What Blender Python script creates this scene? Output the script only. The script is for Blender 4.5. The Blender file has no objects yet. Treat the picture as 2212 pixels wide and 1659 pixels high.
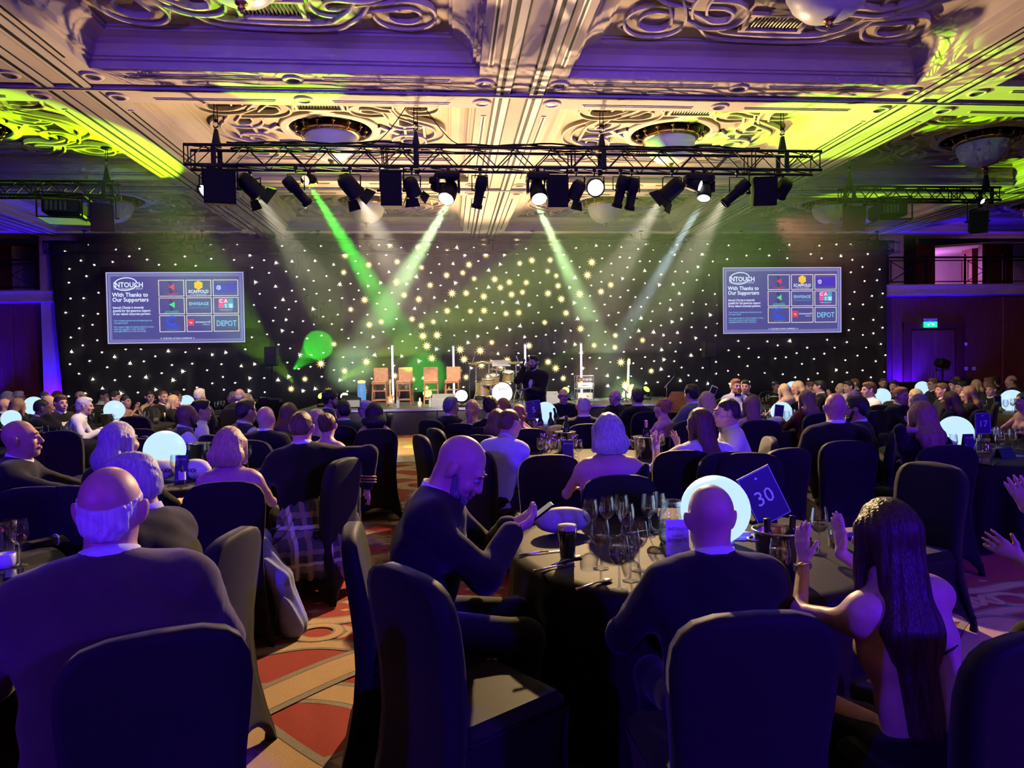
import bpy, math, random
import numpy as np
from mathutils import Vector, Matrix
random.seed(7); np.random.seed(7)
PI = math.pi
scn = bpy.context.scene
COL = scn.collection

# ------------------------------------------------------------------ camera
F_PX, IW, IH = 1535.0, 2212.0, 1659.0
CAM = Vector((0.0, 0.0, 1.65))
YAW, PITCH, ROLL = math.atan(136/F_PX), math.radians(1.57), 0.016
_f = Vector((math.sin(YAW)*math.cos(PITCH), math.cos(YAW)*math.cos(PITCH), -math.sin(PITCH)))
_r0 = Vector((math.cos(YAW), -math.sin(YAW), 0)); _u0 = _r0.cross(_f)
_u = (_u0*math.cos(ROLL) + _r0*math.sin(ROLL)).normalized(); _r = (_r0*math.cos(ROLL) - _u0*math.sin(ROLL)).normalized()
cd = bpy.data.cameras.new('camera'); cd.sensor_width = 36; cd.lens = F_PX/IW*36; cd.clip_end = 200; cd.clip_start = .05
cam = bpy.data.objects.new('camera', cd); COL.objects.link(cam); scn.camera = cam
cam.matrix_world = Matrix(((_r.x, _u.x, -_f.x, CAM.x), (_r.y, _u.y, -_f.y, CAM.y), (_r.z, _u.z, -_f.z, CAM.z), (0, 0, 0, 1)))

def ray(x, y):
    return _f + _r*((x-IW/2)/F_PX) + _u*((IH/2-y)/F_PX)
def at(x, y, Y=None, z=None):          # where the sight line of a photo point meets the plane Y = const or z = const
    d = ray(x, y)
    t = (Y-CAM.y)/d.y if Y is not None else (z-CAM.z)/d.z
    return CAM + d*t
def hor(x): return 790 - .016*(x-970)   # horizon row
def seat_Y(x, y, ztop):                 # distance at which a head top of height ztop shows at (x, y)
    d = ray(x, y); t = (ztop-CAM.z)/d.z
    return (CAM + d*t).y

# ------------------------------------------------------------------ world, exposure, render options
scn.view_settings.view_transform = 'Standard'; scn.view_settings.look = 'None'
scn.view_settings.exposure = 0.0; scn.view_settings.gamma = 1.0; scn.view_settings.use_curve_mapping = False
w = bpy.data.worlds.new('hall'); scn.world = w; w.use_nodes = True
bg = w.node_tree.nodes['Background']; bg.inputs[0].default_value = (.10, .06, .30, 1); bg.inputs[1].default_value = .012
cy = scn.cycles
cy.use_denoising = True
try: cy.denoiser = 'OPENIMAGEDENOISE'; cy.denoising_input_passes = 'RGB_ALBEDO_NORMAL'
except Exception: pass
cy.use_adaptive_sampling = True; cy.adaptive_threshold = .10; cy.adaptive_min_samples = 12
cy.max_bounces = 5; cy.diffuse_bounces = 1; cy.glossy_bounces = 3; cy.transmission_bounces = 6; cy.transparent_max_bounces = 40; cy.volume_bounces = 0
cy.caustics_reflective = False; cy.caustics_refractive = False; cy.sample_clamp_indirect = 4.0; cy.sample_clamp_direct = 0

# ------------------------------------------------------------------ lights
def spot(name, loc, target, power, color, angle, blend=.3, radius=.05):
    l = bpy.data.lights.new(name, 'SPOT'); l.energy = power; l.color = color; l.spot_size = math.radians(angle); l.spot_blend = blend; l.shadow_soft_size = radius
    o = bpy.data.objects.new(name, l); COL.objects.link(o); o.location = loc
    o.rotation_euler = (Vector(target)-Vector(loc)).to_track_quat('-Z', 'Y').to_euler(); return o
def area(name, loc, target, power, color, sx, sy, spread=180):
    l = bpy.data.lights.new(name, 'AREA'); l.energy = power; l.color = color; l.shape = 'RECTANGLE'; l.size = sx; l.size_y = sy; l.spread = math.radians(spread)
    o = bpy.data.objects.new(name, l); COL.objects.link(o); o.location = loc
    o.rotation_euler = (Vector(target)-Vector(loc)).to_track_quat('-Z', 'Y').to_euler(); return o
YT = 11.0        # main truss
WARM, WHITE, LIME, GREEN, BLUE, PGREEN = (1, .66, .30), (1, .88, .66), (.42, 1, .0), (.06, 1, .04), (.10, .02, 1), (.62, 1, .42)
# warm floods hung on the truss, facing the audience
pb = at(1286, 408, Y=YT-.25)
spot('flood_light_audience', pb+Vector((0, -.16, -.08)), (-.3, 2.6, .3), 3900, WARM, 58, .5, .06)
pb2 = at(452, 410, Y=YT-.2)
spot('flood_light_left', pb2+Vector((-.1, -.2, -.12)), (-3.8, 5.5, .8), 500, WARM, 70, .5, .07)
# warm stage front lights thrown up across the ceiling
for i, (x, y, tx, ty, p, a) in enumerate(((-1.4, 17.5, -1.6, 9.0, 2000, 86), (3.4, 17.5, 3.6, 9.0, 2000, 86), (1.0, 18.4, .9, 15.6, 2600, 92), (-1.0, 17.4, -2.2, 7.4, 3600, 50), (3.2, 17.4, 4.4, 7.4, 3600, 50))):
    spot('stage_floor_flood', (x, y, 1.05), (tx, ty, 6.4), p, (1, .64, .36), a, .7, .06)
# stage key lights: beams from the lit moving heads
for (x, y, tx, ty, Yt, p, c, a) in ((968, 428, 762, 790, 20.8, 60000, PGREEN, 8.5), (1163, 430, 1350, 855, 20.4, 60000, PGREEN, 8.0), (1522, 430, 1262, 862, 20.2, 34000, (.70, .92, 1), 6.5)):
    s = at(x, y, Y=YT+.1)
    spot('moving_head_beam', s+Vector((0, .16, -.05)), at(tx, ty, Y=Yt), p, c, a, .9, .05)
for (x, tx, p) in ((540, -1.6, 5200), (770, .4, 5200), (1450, 2.4, 5200), (1590, 4.4, 4200)):
    s = at(x, 400, Y=YT)
    spot('stage_wash', s+Vector((0, .3, -.05)), (tx, 18.7, .8), p, WHITE, 20, .7, .05)
# moving heads standing on the stage, lime and green, aimed at the ceiling
for (s, tx, ty, p, c, a, bl) in (((-2.7, 18.9, 1.25), 560, 70, 14000, LIME, 12, .3), ((-4.0, 18.9, 1.25), 130, 300, 12000, LIME, 24, .3),
                               ((-2.9, 18.9, 1.3), 1990, 232, 32000, LIME, 19, .35), ((2.0, 19.2, 1.3), 1980, 415, 9000, LIME, 16, .4)):
    spot('stage_moving_head', s, at(tx, ty, z=5.6), p, c, a, bl, .04)
g0 = at(668, 398, Y=YT+.3); spot('green_shaft', g0, at(915, 800, Y=20.6), 60000, GREEN, 7.5, .6, .04)
spot('green_shaft_right', at(1262, 812, Y=19.6), at(1440, 640, Y=16.0), 12000, (.25, 1, .05), 8, .4, .04)
spot('green_projector', (-3.6, 16.9, 1.6), at(686, 748, Y=20.8), 16000, GREEN, 12, .15, .03)
# blue uplighters: wall washes; blue wash and added violet fill behind the photographer
for (x, y, tx, ty, tz, p, a) in ((-11.12, 21.12, -11.1, 21.32, 4.0, 900, 120), (15.75, 20.5, 15.9, 21.5, 2.4, 260, 100), (14.5, 21.2, 14.6, 22.6, 5.0, 1300, 90), (-13.6, 21.0, -13.2, 22.8, 5.4, 1000, 80)):
    spot('blue_uplighter', (x, y, .35 if y != 21.12 else .5), (tx, ty, tz), p, (.025, .0, 1), a, .8, .1)
# warm spill from the lamps at the truss ends over the side tables
for (x, tx, ty, p) in ((541, -5.2, 12.0, 900), (1452, 6.8, 11.6, 800), (1690, 8.0, 9.5, 500)):
    s = at(x, 404, Y=YT-.1); spot('side_table_wash', s+Vector((0, -.05, -.25)), (tx, ty, .9), p, (1, .70, .42), 62, .8, .06)
for (x, y, z, tx, ty, p) in ((-5.5, -3.0, 3.0, -2.0, 4.5, 1900), (4.5, -3.0, 3.0, 1.4, 4.2, 2300), (9.5, -1.5, 3.2, 4.2, 6.5, 1000), (-10, 1.5, 3.4, -4.5, 7.5, 700)):
    spot('blue_wash', (x, y, z), (tx, ty, .9), p, (.06, .005, 1), 80, .8, .25)
for (x, tx) in ((-6, -3.0), (6, 5.0), (0, 1.0)):  # violet fill spots, added behind the camera to lift the ceiling shadows
    spot('violet_fill_spot', (x, -4.2, 2.7), (tx, 5.5, 6.3), 700, (.32, .16, .95), 42, .9, .3)
s = at(757, 400, Y=YT); spot('dance_floor_wash', s+Vector((.1, .25, -.1)), (-.6, 14.6, 0), 2600, (1, .80, .45), 34, .7, .05)
s = at(668, 392, Y=YT); spot('dance_floor_lime', s+Vector((.05, .2, -.15)), at(905, 965, z=0), 2600, LIME, 7, .3, .03)
for (x, t_, p) in ((1690, (17.0, 21.7, 2.0), 900), (460, (-14.5, 21.7, 1.8), 420)):  # reddish fill spots, added to brighten both ends of the back wall
    s = at(x, 420, Y=YT); spot('wall_fill_spot', s+Vector((0, .3, -.3)), t_, p, (1, .34, .26), 44, .9, .1)
# ------------------------------------------------------------------ materials
MATS = {}
def mat(name, col=(.5, .5, .5), rough=.6, metal=0.0, spec=.5, trans=0.0, ior=1.45, emit=None, estr=0.0, sheen=0.0, alpha=1.0):
    if name in MATS: return MATS[name]
    m = bpy.data.materials.new(name); m.use_nodes = True; b = m.node_tree.nodes['Principled BSDF']
    b.inputs['Base Color'].default_value = (*col, 1); b.inputs['Roughness'].default_value = rough; b.inputs['Metallic'].default_value = metal
    b.inputs['Specular IOR Level'].default_value = spec; b.inputs['IOR'].default_value = ior
    if trans: b.inputs['Transmission Weight'].default_value = trans
    if sheen: b.inputs['Sheen Weight'].default_value = sheen
    if emit: b.inputs['Emission Color'].default_value = (*emit, 1); b.inputs['Emission Strength'].default_value = estr
    MATS[name] = m; return m
def nodes(m): return m.node_tree.nodes, m.node_tree.links, m.node_tree.nodes['Principled BSDF']
def noisy(m, c1, c2, scale=8, detail=4, bump=0.0, bscale=None, coord='Object', stretch=None, lo=.35, hi=.65):
    n, l, b = nodes(m)
    tc = n.new('ShaderNodeTexCoord'); src = tc.outputs[coord]
    if stretch:
        mp = n.new('ShaderNodeMapping'); mp.inputs['Scale'].default_value = stretch; l.new(src, mp.inputs[0]); src = mp.outputs[0]
    t = n.new('ShaderNodeTexNoise'); t.inputs['Scale'].default_value = scale; t.inputs['Detail'].default_value = detail; l.new(src, t.inputs[0])
    r = n.new('ShaderNodeValToRGB'); r.color_ramp.elements[0].color = (*c1, 1); r.color_ramp.elements[1].color = (*c2, 1)
    r.color_ramp.elements[0].position = lo; r.color_ramp.elements[1].position = hi
    l.new(t.outputs[0], r.inputs[0]); l.new(r.outputs[0], b.inputs['Base Color'])
    if bump:
        t2 = n.new('ShaderNodeTexNoise'); t2.inputs['Scale'].default_value = bscale or scale*4; t2.inputs['Detail'].default_value = 2; l.new(src, t2.inputs[0])
        bp = n.new('ShaderNodeBump'); bp.inputs['Strength'].default_value = bump; bp.inputs['Distance'].default_value = .01
        l.new(t2.outputs[0], bp.inputs['Height']); l.new(bp.outputs[0], b.inputs['Normal'])
    return m
def nmat(name, c1, c2, rough=.6, **k):
    if name in MATS: return MATS[name]
    kk = {q: k.pop(q) for q in ('metal', 'spec', 'sheen') if q in k}
    return noisy(mat(name, c1, rough, **kk), c1, c2, **k)
def emis(name, col, strength, sample=True):
    if name in MATS: return MATS[name]
    m = mat(name, (0, 0, 0), .5, emit=col, estr=strength)
    if not sample: m.cycles.emission_sampling = 'NONE'
    return m

# ------------------------------------------------------------------ mesh collecting
class MB:
    def __init__(s): s.v = []; s.f = []; s.m = []; s.sm = []
    def add(s, V, Fs, mi=0, smooth=False, M=None):
        o = len(s.v)
        s.v.extend([tuple(M @ Vector(p)) for p in V] if M is not None else [tuple(p) for p in V])
        for f in Fs: s.f.append(tuple(i+o for i in f)); s.m.append(mi); s.sm.append(smooth)
        return s
    def box(s, c, d, R=None, mi=0, taper=1.0, M=None):
        x, y, z = d[0]/2, d[1]/2, d[2]/2; t = taper
        V = [Vector(p) for p in ((-x, -y, -z), (x, -y, -z), (x, y, -z), (-x, y, -z), (-x*t, -y*t, z), (x*t, -y*t, z), (x*t, y*t, z), (-x*t, y*t, z))]
        if R is not None: V = [R @ p for p in V]
        V = [p+Vector(c) for p in V]
        return s.add(V, [(0, 3, 2, 1), (4, 5, 6, 7), (0, 1, 5, 4), (1, 2, 6, 5), (2, 3, 7, 6), (3, 0, 4, 7)], mi, False, M)
    def bbox(s, c, d, b=.01, R=None, mi=0, M=None):      # box with chamfered edges
        x, y, z = d[0]/2, d[1]/2, d[2]/2; V = []; idx = {}
        for sx in (-1, 1):
            for sy in (-1, 1):
                for sz in (-1, 1):
                    for a in range(3):
                        p = [sx*(x-b), sy*(y-b), sz*(z-b)]; p[a] += (sx, sy, sz)[a]*b
                        idx[(sx, sy, sz, a)] = len(V); V.append(Vector(p))
        Fs = []
        for a in range(3):
            o1, o2 = [(1, 2), (2, 0), (0, 1)][a]
            for sg in (-1, 1):
                q = []
                for (p1, p2) in ((-1, -1), (1, -1), (1, 1), (-1, 1)):
                    k = [0, 0, 0]; k[a] = sg; k[o1] = p1; k[o2] = p2; q.append(idx[(*k, a)])
                Fs.append(tuple(q if sg > 0 else q[::-1]))
        for a in range(3):                                   # edge chamfers along axis a
            o1, o2 = [(1, 2), (2, 0), (0, 1)][a]
            for p1 in (-1, 1):
                for p2 in (-1, 1):
                    k0 = [0, 0, 0]; k0[o1] = p1; k0[o2] = p2; k1 = list(k0); k0[a] = -1; k1[a] = 1
                    q = (idx[(*k0, o1)], idx[(*k1, o1)], idx[(*k1, o2)], idx[(*k0, o2)])
                    Fs.append(q if p1*p2 < 0 else q[::-1])
        for sx in (-1, 1):
            for sy in (-1, 1):
                for sz in (-1, 1):
                    q = tuple(idx[(sx, sy, sz, a)] for a in range(3)); Fs.append(q if sx*sy*sz > 0 else q[::-1])
        if R is not None: V = [R @ p for p in V]
        return s.add([p+Vector(c) for p in V], Fs, mi, False, M)
    def cyl(s, a, b, r1, r2=None, n=8, caps=True, mi=0, smooth=True):
        a, b = Vector(a), Vector(b); r2 = r1 if r2 is None else r2; d = (b-a)
        if d.length < 1e-6: return s
        q = d.to_track_quat('Z', 'Y').to_matrix(); V = []
        for (c, r) in ((a, r1), (b, r2)):
            for i in range(n): t = 2*PI*i/n; V.append(c + q @ Vector((r*math.cos(t), r*math.sin(t), 0)))
        s.add(V, [(i, (i+1) % n, n+(i+1) % n, n+i) for i in range(n)], mi, smooth)
        if caps: s.add(V, [tuple(range(n))[::-1], tuple(range(n, 2*n))], mi, False)
        return s
    def tube(s, pts, r, n=6, mi=0, closed=False):
        P = [Vector(p) for p in pts]; N = len(P); rr = r if isinstance(r, (list, tuple)) else [r]*N; V = []; up = Vector((.013, .021, 1)).normalized()
        for i, p in enumerate(P):
            t = (P[(i+1) % N]-P[i-1]) if closed else (P[min(i+1, N-1)]-P[max(i-1, 0)])
            t = t.normalized() if t.length > 1e-9 else Vector((0, 0, 1))
            u = t.cross(up); u = u.normalized() if u.length > 1e-3 else t.cross(Vector((1, 0, 0))).normalized(); v = t.cross(u)
            for j in range(n): a = 2*PI*j/n; V.append(p+(u*math.cos(a)+v*math.sin(a))*rr[i])
        Fs = []
        for i in range(N if closed else N-1):
            k = (i+1) % N
            for j in range(n): Fs.append((i*n+j, i*n+(j+1) % n, k*n+(j+1) % n, k*n+j))
        if not closed: Fs += [tuple(range(n))[::-1], tuple(range((N-1)*n, N*n))]
        return s.add(V, Fs, mi, True)
    def lathe(s, prof, n=16, c=(0, 0, 0), mi=0, smooth=True, M=None):     # profile [(r, z)]
        V = []; Fs = []; c = Vector(c)
        for (r, z) in prof:
            for i in range(n): t = 2*PI*i/n; V.append(c+Vector((max(r, 1e-5)*math.cos(t), max(r, 1e-5)*math.sin(t), z)))
        for k in range(len(prof)-1):
            for i in range(n): Fs.append((k*n+i, k*n+(i+1) % n, (k+1)*n+(i+1) % n, (k+1)*n+i))
        return s.add(V, Fs, mi, smooth, M)
    def ball(s, c, r, n=12, m=8, mi=0, R=None):
        r = r if isinstance(r, (tuple, list)) else (r, r, r)
        V = []; Fs = []
        for k in range(m+1):
            ph = PI*k/m
            for i in range(n):
                t = 2*PI*i/n; p = Vector((r[0]*math.sin(ph)*math.cos(t), r[1]*math.sin(ph)*math.sin(t), -r[2]*math.cos(ph)))
                if R is not None: p = R @ p
                V.append(p+Vector(c))
        for k in range(m):
            for i in range(n): Fs.append((k*n+i, k*n+(i+1) % n, (k+1)*n+(i+1) % n, (k+1)*n+i))
        return s.add(V, Fs, mi, True)
    def prism(s, outline, d, M=None, mi=0, smooth=False):     # outline [(x, y)] counter-clockwise, thickness d along +z
        n = len(outline); V = [(x, y, 0) for x, y in outline]+[(x, y, d) for x, y in outline]
        Fs = [tuple(range(n))[::-1], tuple(range(n, 2*n))]+[(i, (i+1) % n, n+(i+1) % n, n+i) for i in range(n)]
        return s.add(V, Fs, mi, smooth, M)
    def mesh(s, name, mats):
        me = bpy.data.meshes.new(name); me.from_pydata(s.v, [], s.f)
        for m in (mats if isinstance(mats, (list, tuple)) else [mats]): me.materials.append(m)
        me.polygons.foreach_set('material_index', s.m); me.polygons.foreach_set('use_smooth', s.sm); me.update(); return me
    def build(s, name, mats, parent=None):
        return link(name, s.mesh(name, mats), parent)

def link(name, data, parent=None, loc=None, rot=None):
    o = bpy.data.objects.new(name, data); COL.objects.link(o)
    if parent is not None: o.parent = parent
    if loc is not None: o.location = loc
    if rot is not None: o.rotation_euler = rot
    return o
def tag(o, label=None, cat=None, group=None, kind=None):
    if label: o['label'] = label
    if cat: o['category'] = cat
    if group: o['group'] = group
    if kind: o['kind'] = kind
    return o
def thing(name, label, cat, loc=(0, 0, 0), rotz=0, group=None):
    o = link(name, None, None, loc, (0, 0, rotz)); o.empty_display_size = .1
    return tag(o, label, cat, group)
CH = {}
def copy_tree(o, parent=None):
    c = o.copy(); COL.objects.link(c); c.parent = parent
    for ch in o.children: copy_tree(ch, c)
    return c
def text_mesh(body, size, align='LEFT', depth=0.0, bold=0.0, sx=1.0, shear=0.0):
    cu = bpy.data.curves.new('lettering', 'FONT'); cu.body = body; cu.size = size; cu.align_x = align; cu.extrude = depth; cu.offset = bold; cu.resolution_u = 2; cu.shear = shear
    o = bpy.data.objects.new('lettering', cu); COL.objects.link(o)
    dg = bpy.context.evaluated_depsgraph_get(); me = bpy.data.meshes.new_from_object(o.evaluated_get(dg))
    bpy.data.objects.remove(o); bpy.data.curves.remove(cu)
    if sx != 1.0: me.transform(Matrix.Diagonal((sx, 1, 1, 1)))
    return me
def lettering(body, size, parent, loc, material, rot=(PI/2, 0, 0), name='lettering', **k):
    me = text_mesh(body, size, **k); me.materials.clear(); me.materials.append(material)
    return link(name, me, parent, loc, rot)
def spline(P, n, closed=True):            # Catmull-Rom through control points
    P = [Vector(p) for p in P]; N = len(P); out = []
    for i in range(N if closed else N-1):
        g = (lambda k: P[k % N]) if closed else (lambda k: P[min(max(k, 0), N-1)])
        a, b, c, d = g(i-1), g(i), g(i+1), g(i+2)
        for j in range(n):
            t = j/n
            out.append(.5*((2*b)+(c-a)*t+(2*a-5*b+4*c-d)*t*t+(3*b-a-3*c+d)*t**3))
    if not closed: out.append(P[-1])
    return out
def ribbon(mb, pts, prof, closed=True, mi=0, zf=None, pmi=None):   # sweep a cross-section [(offset, height)] along a flat path
    N = len(pts); K = len(prof); V = []; Fs = []
    for i, p in enumerate(pts):
        t = (pts[(i+1) % N]-pts[i-1]) if closed else (pts[min(i+1, N-1)]-pts[max(i-1, 0)])
        t = Vector((t.x, t.y, 0)).normalized(); nrm = Vector((-t.y, t.x, 0)); z = zf(i/N) if zf else 0
        for (o, h) in prof: V.append(p+nrm*o+Vector((0, 0, h+z)))
    o0 = len(mb.v); mb.v.extend([tuple(v) for v in V])
    for i in range(N if closed else N-1):
        k = (i+1) % N
        for j in range(K-1):
            mb.f.append((o0+i*K+j, o0+k*K+j, o0+k*K+j+1, o0+i*K+j+1)); mb.m.append(pmi[j] if pmi else mi); mb.sm.append(False)
    return mb
# ------------------------------------------------------------------ the hall
ZC = 5.52            # underside of the ceiling beams
BX = [1.08+6.18*k for k in range(-4, 5)]                    # beam axes running away from the camera
BY = [-.82, 4.70, 10.22, 15.74, 21.26]
YB = 21.7            # back wall
m_plaster = nmat('ceiling_plaster', (.80, .70, .56), (.70, .60, .47), .85, scale=.8, detail=3)
m_panel = nmat('ceiling_panel', (.74, .62, .46), (.64, .52, .37), .9, scale=1.2, detail=4)
m_relief = nmat('relief_plaster', (.80, .72, .60), (.72, .63, .50), .8, scale=2)
m_bandfill = mat('relief_band', (.60, .50, .38), .85)
m_slot = mat('slot_black', (.015, .013, .012), .7)
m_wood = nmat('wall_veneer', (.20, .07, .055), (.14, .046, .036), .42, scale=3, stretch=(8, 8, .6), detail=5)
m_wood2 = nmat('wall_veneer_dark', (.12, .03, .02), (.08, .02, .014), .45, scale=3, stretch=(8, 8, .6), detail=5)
m_wallpaint = nmat('wall_paint', (.62, .57, .55), (.56, .51, .50), .8, scale=5)
m_black = mat('black_paint', (.010, .010, .011), .5, spec=.2)
m_blackmat = mat('matte_black', (.008, .008, .009), .85, spec=.1)
m_grille = mat('vent_slat', (.33, .28, .20), .5, metal=.3)
m_gold = nmat('antique_brass', (.60, .38, .14), (.30, .17, .06), .32, metal=.95, scale=20)
m_frost = mat('frosted_glass_bowl', (.72, .76, .70), .35, spec=.5)
m_frost.node_tree.nodes['Principled BSDF'].inputs['Subsurface Weight'].default_value = .25

# floor: carpet
m_red = nmat('carpet_red', (.52, .030, .022), (.40, .018, .015), .95, scale=120, bump=.6, bscale=420, sheen=.2)
m_cream = nmat('carpet_cream', (.78, .50, .28), (.68, .41, .21), .95, scale=120, bump=.6, bscale=420, sheen=.2)
m_grey = nmat('carpet_grey', (.42, .36, .30), (.34, .29, .24), .95, scale=120, bump=.6, bscale=420)
m_line = mat('carpet_line', (.10, .055, .045), .95)
fl = MB(); fl.add([(-26, -5, 0), (26, -5, 0), (26, 24, 0), (-26, 24, 0)], [(0, 1, 2, 3)])
floor = tag(fl.build('floor', m_red), kind='structure')

def recess_rings(hx, hy):
    # (inset, height) of the stepped, coved edge of one coffer
    return [(0, 0), (0, .10), (.05, .10), (.05, .13), (.09, .13), (.10, .20), (.14, .26), (.22, .305), (.33, .33), (.36, .33), (.36, .36), (.40, .36), (.40, .385)]
CW, CD = 6.18-1.2, 5.52-1.2
def make_coffer():
    mb = MB(); hx, hy = CW/2, CD/2; R = recess_rings(hx, hy); V = []; Fs = []
    for (i, z) in R: V += [(-hx+i, -hy+i, z), (hx-i, -hy+i, z), (hx-i, hy-i, z), (-hx+i, hy-i, z)]
    for k in range(len(R)-1):
        for j in range(4): Fs.append((k*4+j, k*4+(j+1) % 4, k*4+4+(j+1) % 4, k*4+4+j))
    mb.add(V, Fs)
    # flat panel with a round opening for the chandelier
    n = 48; ix, iy, z = hx-.40, hy-.40, .385; rr = .72; W = []; G = []
    for i in range(n):
        t = 2*PI*i/n; c, s = math.cos(t), math.sin(t); k = min(ix/abs(c) if abs(c) > 1e-6 else 9, iy/abs(s) if abs(s) > 1e-6 else 9)
        W.append((k*c, k*s, z)); W.append((rr*c, rr*s, z))
    # exact corners
    cs = [(ix, iy), (-ix, iy), (-ix, -iy), (ix, -iy)]
    for q in cs: 
        i = min(range(n), key=lambda i: (W[2*i][0]-q[0])**2+(W[2*i][1]-q[1])**2); W[2*i] = (q[0], q[1], z)
    for i in range(n): k = (i+1) % n; G.append((2*i, 2*i+1, 2*k+1, 2*k))
    mb.add(W, G, 1)
    mb.lathe([(rr, z), (rr, z+.28)], 48, mi=2); mb.lathe([(rr, z+.28), (0, z+.28)], 48, mi=2)
    return mb.mesh('coffer', [m_plaster, m_panel, m_slot])
coffer_me = make_coffer()

# interlaced knot ornament
def knot_path():
    half = [(.02, -1.38), (.06, -.95), (-.02, -.45), (-.26, .05), (-.62, .42), (-.66, .80), (-.36, 1.02), (-.06, .80), (.06, .36), (.22, -.06), (.46, -.40), (.78, -.46), (1.04, -.26)]
    full = half + [(1.12, 0.0)] + [(u, -v) for u, v in half[::-1]]
    pts = []
    for (sx, sy) in ((1, 1), (1, -1), (-1, -1), (-1, 1)):
        cx, cyy = 1.24*sx, .92*sy; e = Vector((sx, sy, 0)).normalized(); sd = Vector((e.y, -e.x, 0))
        # runs clockwise: enters from the side before the corner
        for (u, v) in full:
            p = Vector((cx, cyy, 0))+e*u*.66+sd*v*.64
            pts.append(p)
        # bulging arc along the next side
        nxt = {(1, 1): (1.93, 0), (1, -1): (0, -1.60), (-1, -1): (-1.93, 0), (-1, 1): (0, 1.60)}[(sx, sy)]
        pts.append(Vector((nxt[0], nxt[1], 0)))
    return spline(pts, 7, True)
kp = knot_path()
def interlace(P):                        # alternate over and under at every crossing of the band with itself
    N = len(P); a = np.array([(p.x, p.y) for p in P]); d = np.roll(a, -1, 0)-a; hits = []
    for i in range(N):
        r = d[i]; q = a-a[i]; den = r[0]*d[:, 1]-r[1]*d[:, 0]
        with np.errstate(divide='ignore', invalid='ignore'):
            t = (q[:, 0]*d[:, 1]-q[:, 1]*d[:, 0])/den; u = (q[:, 0]*r[1]-q[:, 1]*r[0])/den
        ok = (t >= 0) & (t < 1) & (u >= 0) & (u < 1); gap = np.abs(np.arange(N)-i); ok &= (gap > 2) & (gap < N-2)
        for j in np.nonzero(ok)[0]: hits.append(i+t[j])
    hits.sort(); z = np.array([-.030 if k % 2 == 0 else .022 for k in range(len(hits))])
    h = np.array(hits); h3 = np.concatenate([h-N, h, h+N]); z3 = np.concatenate([z, z, z])
    return np.interp(np.arange(N), h3, z3)
kz = interlace(kp)
kb = MB(); wv = .10; hh = -.07
ribbon(kb, kp, [(-wv, .01), (-wv, hh), (-wv+.03, hh), (-wv+.03, hh*.5), (wv-.03, hh*.5), (wv-.03, hh), (wv, hh), (wv, .01)], True, zf=lambda t: kz[min(int(round(t*len(kz))), len(kz)-1)], pmi=[0, 0, 0, 1, 0, 0, 0])
kb.lathe([(.72, 0), (.72, -.04), (.77, -.05), (.80, -.03), (.85, -.05), (.88, -.02), (.88, 0)], 48)
for k in range(4):                                      # small crossed brackets between rim and vent
    a = k*PI/2; e = Vector((math.cos(a), math.sin(a), 0)); sdv = Vector((-e.y, e.x, 0)); f = 1.0 if k % 2 else 1.18
    for sgn in (-1, 1):
        ribbon(kb, [e*.86+sdv*.20*sgn, e*(.86+.14)*f-sdv*.18*sgn], [(-.04, 0), (-.04, -.05), (.04, -.05), (.04, 0)], False)
knot_me = kb.mesh('knot_relief', [m_relief, m_bandfill])

def make_vent():
    mb = MB(); W, D = .74, .40
    for (x, y, a, b) in ((0, D/2, W+.1, .05), (0, -D/2, W+.1, .05), (W/2, 0, .05, D), (-W/2, 0, .05, D)): mb.box((x, y, -.02), (a, b, .05))
    fr = mb.mesh('vent_frame', m_relief)
    sl = MB(); sl.box((0, 0, .012), (W-.05, D-.05, .01), mi=1)
    for i in range(15): sl.box((-W/2+.045+i*(W-.09)/14, 0, -.008), (.016, D-.05, .022), R=Matrix.Rotation(.5, 3, 'Y'))
    return fr, sl.mesh('vent_grille', [m_grille, m_slot])
vent_f, vent_g = make_vent()

cl = MB()     # beam undersides as one slab with openings between the coffers
xs = sorted(sum([[b-.6, b+.6] for b in BX], [])); ys = sorted(sum([[b-.6, b+.6] for b in BY], []))
for i in range(len(xs)-1):
    for j in range(len(ys)-1):
        if i % 2 == 1 and j % 2 == 1: continue
        a, b, c, d = xs[i], xs[i+1], ys[j], min(ys[j+1], YB+.2)
        cl.add([(a, c, ZC), (b, c, ZC), (b, d, ZC), (a, d, ZC)], [(0, 3, 2, 1)])
cl.add([(-30, -6, ZC+1.0), (30, -6, ZC+1.0), (30, 26, ZC+1.0), (-30, 26, ZC+1.0)], [(0, 3, 2, 1)])
ceiling = tag(cl.build('ceiling', m_plaster), kind='structure')
m_beadl = mat('track_white', (.82, .76, .60), .5)
for b in BX[1:8]:          # partition tracks: double dark slots between pale rails
    tr = MB()
    for s in (-1, 1):
        c = b+s*.24
        tr.box((c, (BY[1]+YB)/2, ZC-.012), (.20, YB-BY[1], .024))
        tr.box((c-.02, (BY[1]+YB)/2, ZC-.026), (.05, YB-BY[1], .006), mi=1)
        for q in (-.115, .115): tr.box((c+q, (BY[1]+YB)/2, ZC-.003), (.025, YB-BY[1], .008), mi=1)
    tr.build('partition_track', [m_beadl, m_slot], ceiling)
for b in BY[1:4]:
    tr = MB(); tr.box((0, b+.05, ZC-.016), (46, .10, .03)); tr.box((0, b+.03, ZC-.034), (46, .028, .006), mi=1); tr.box((0, b-.06, ZC-.004), (46, .02, .01), mi=1)
    tr.build('partition_track', [m_beadl, m_slot], ceiling)
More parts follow.
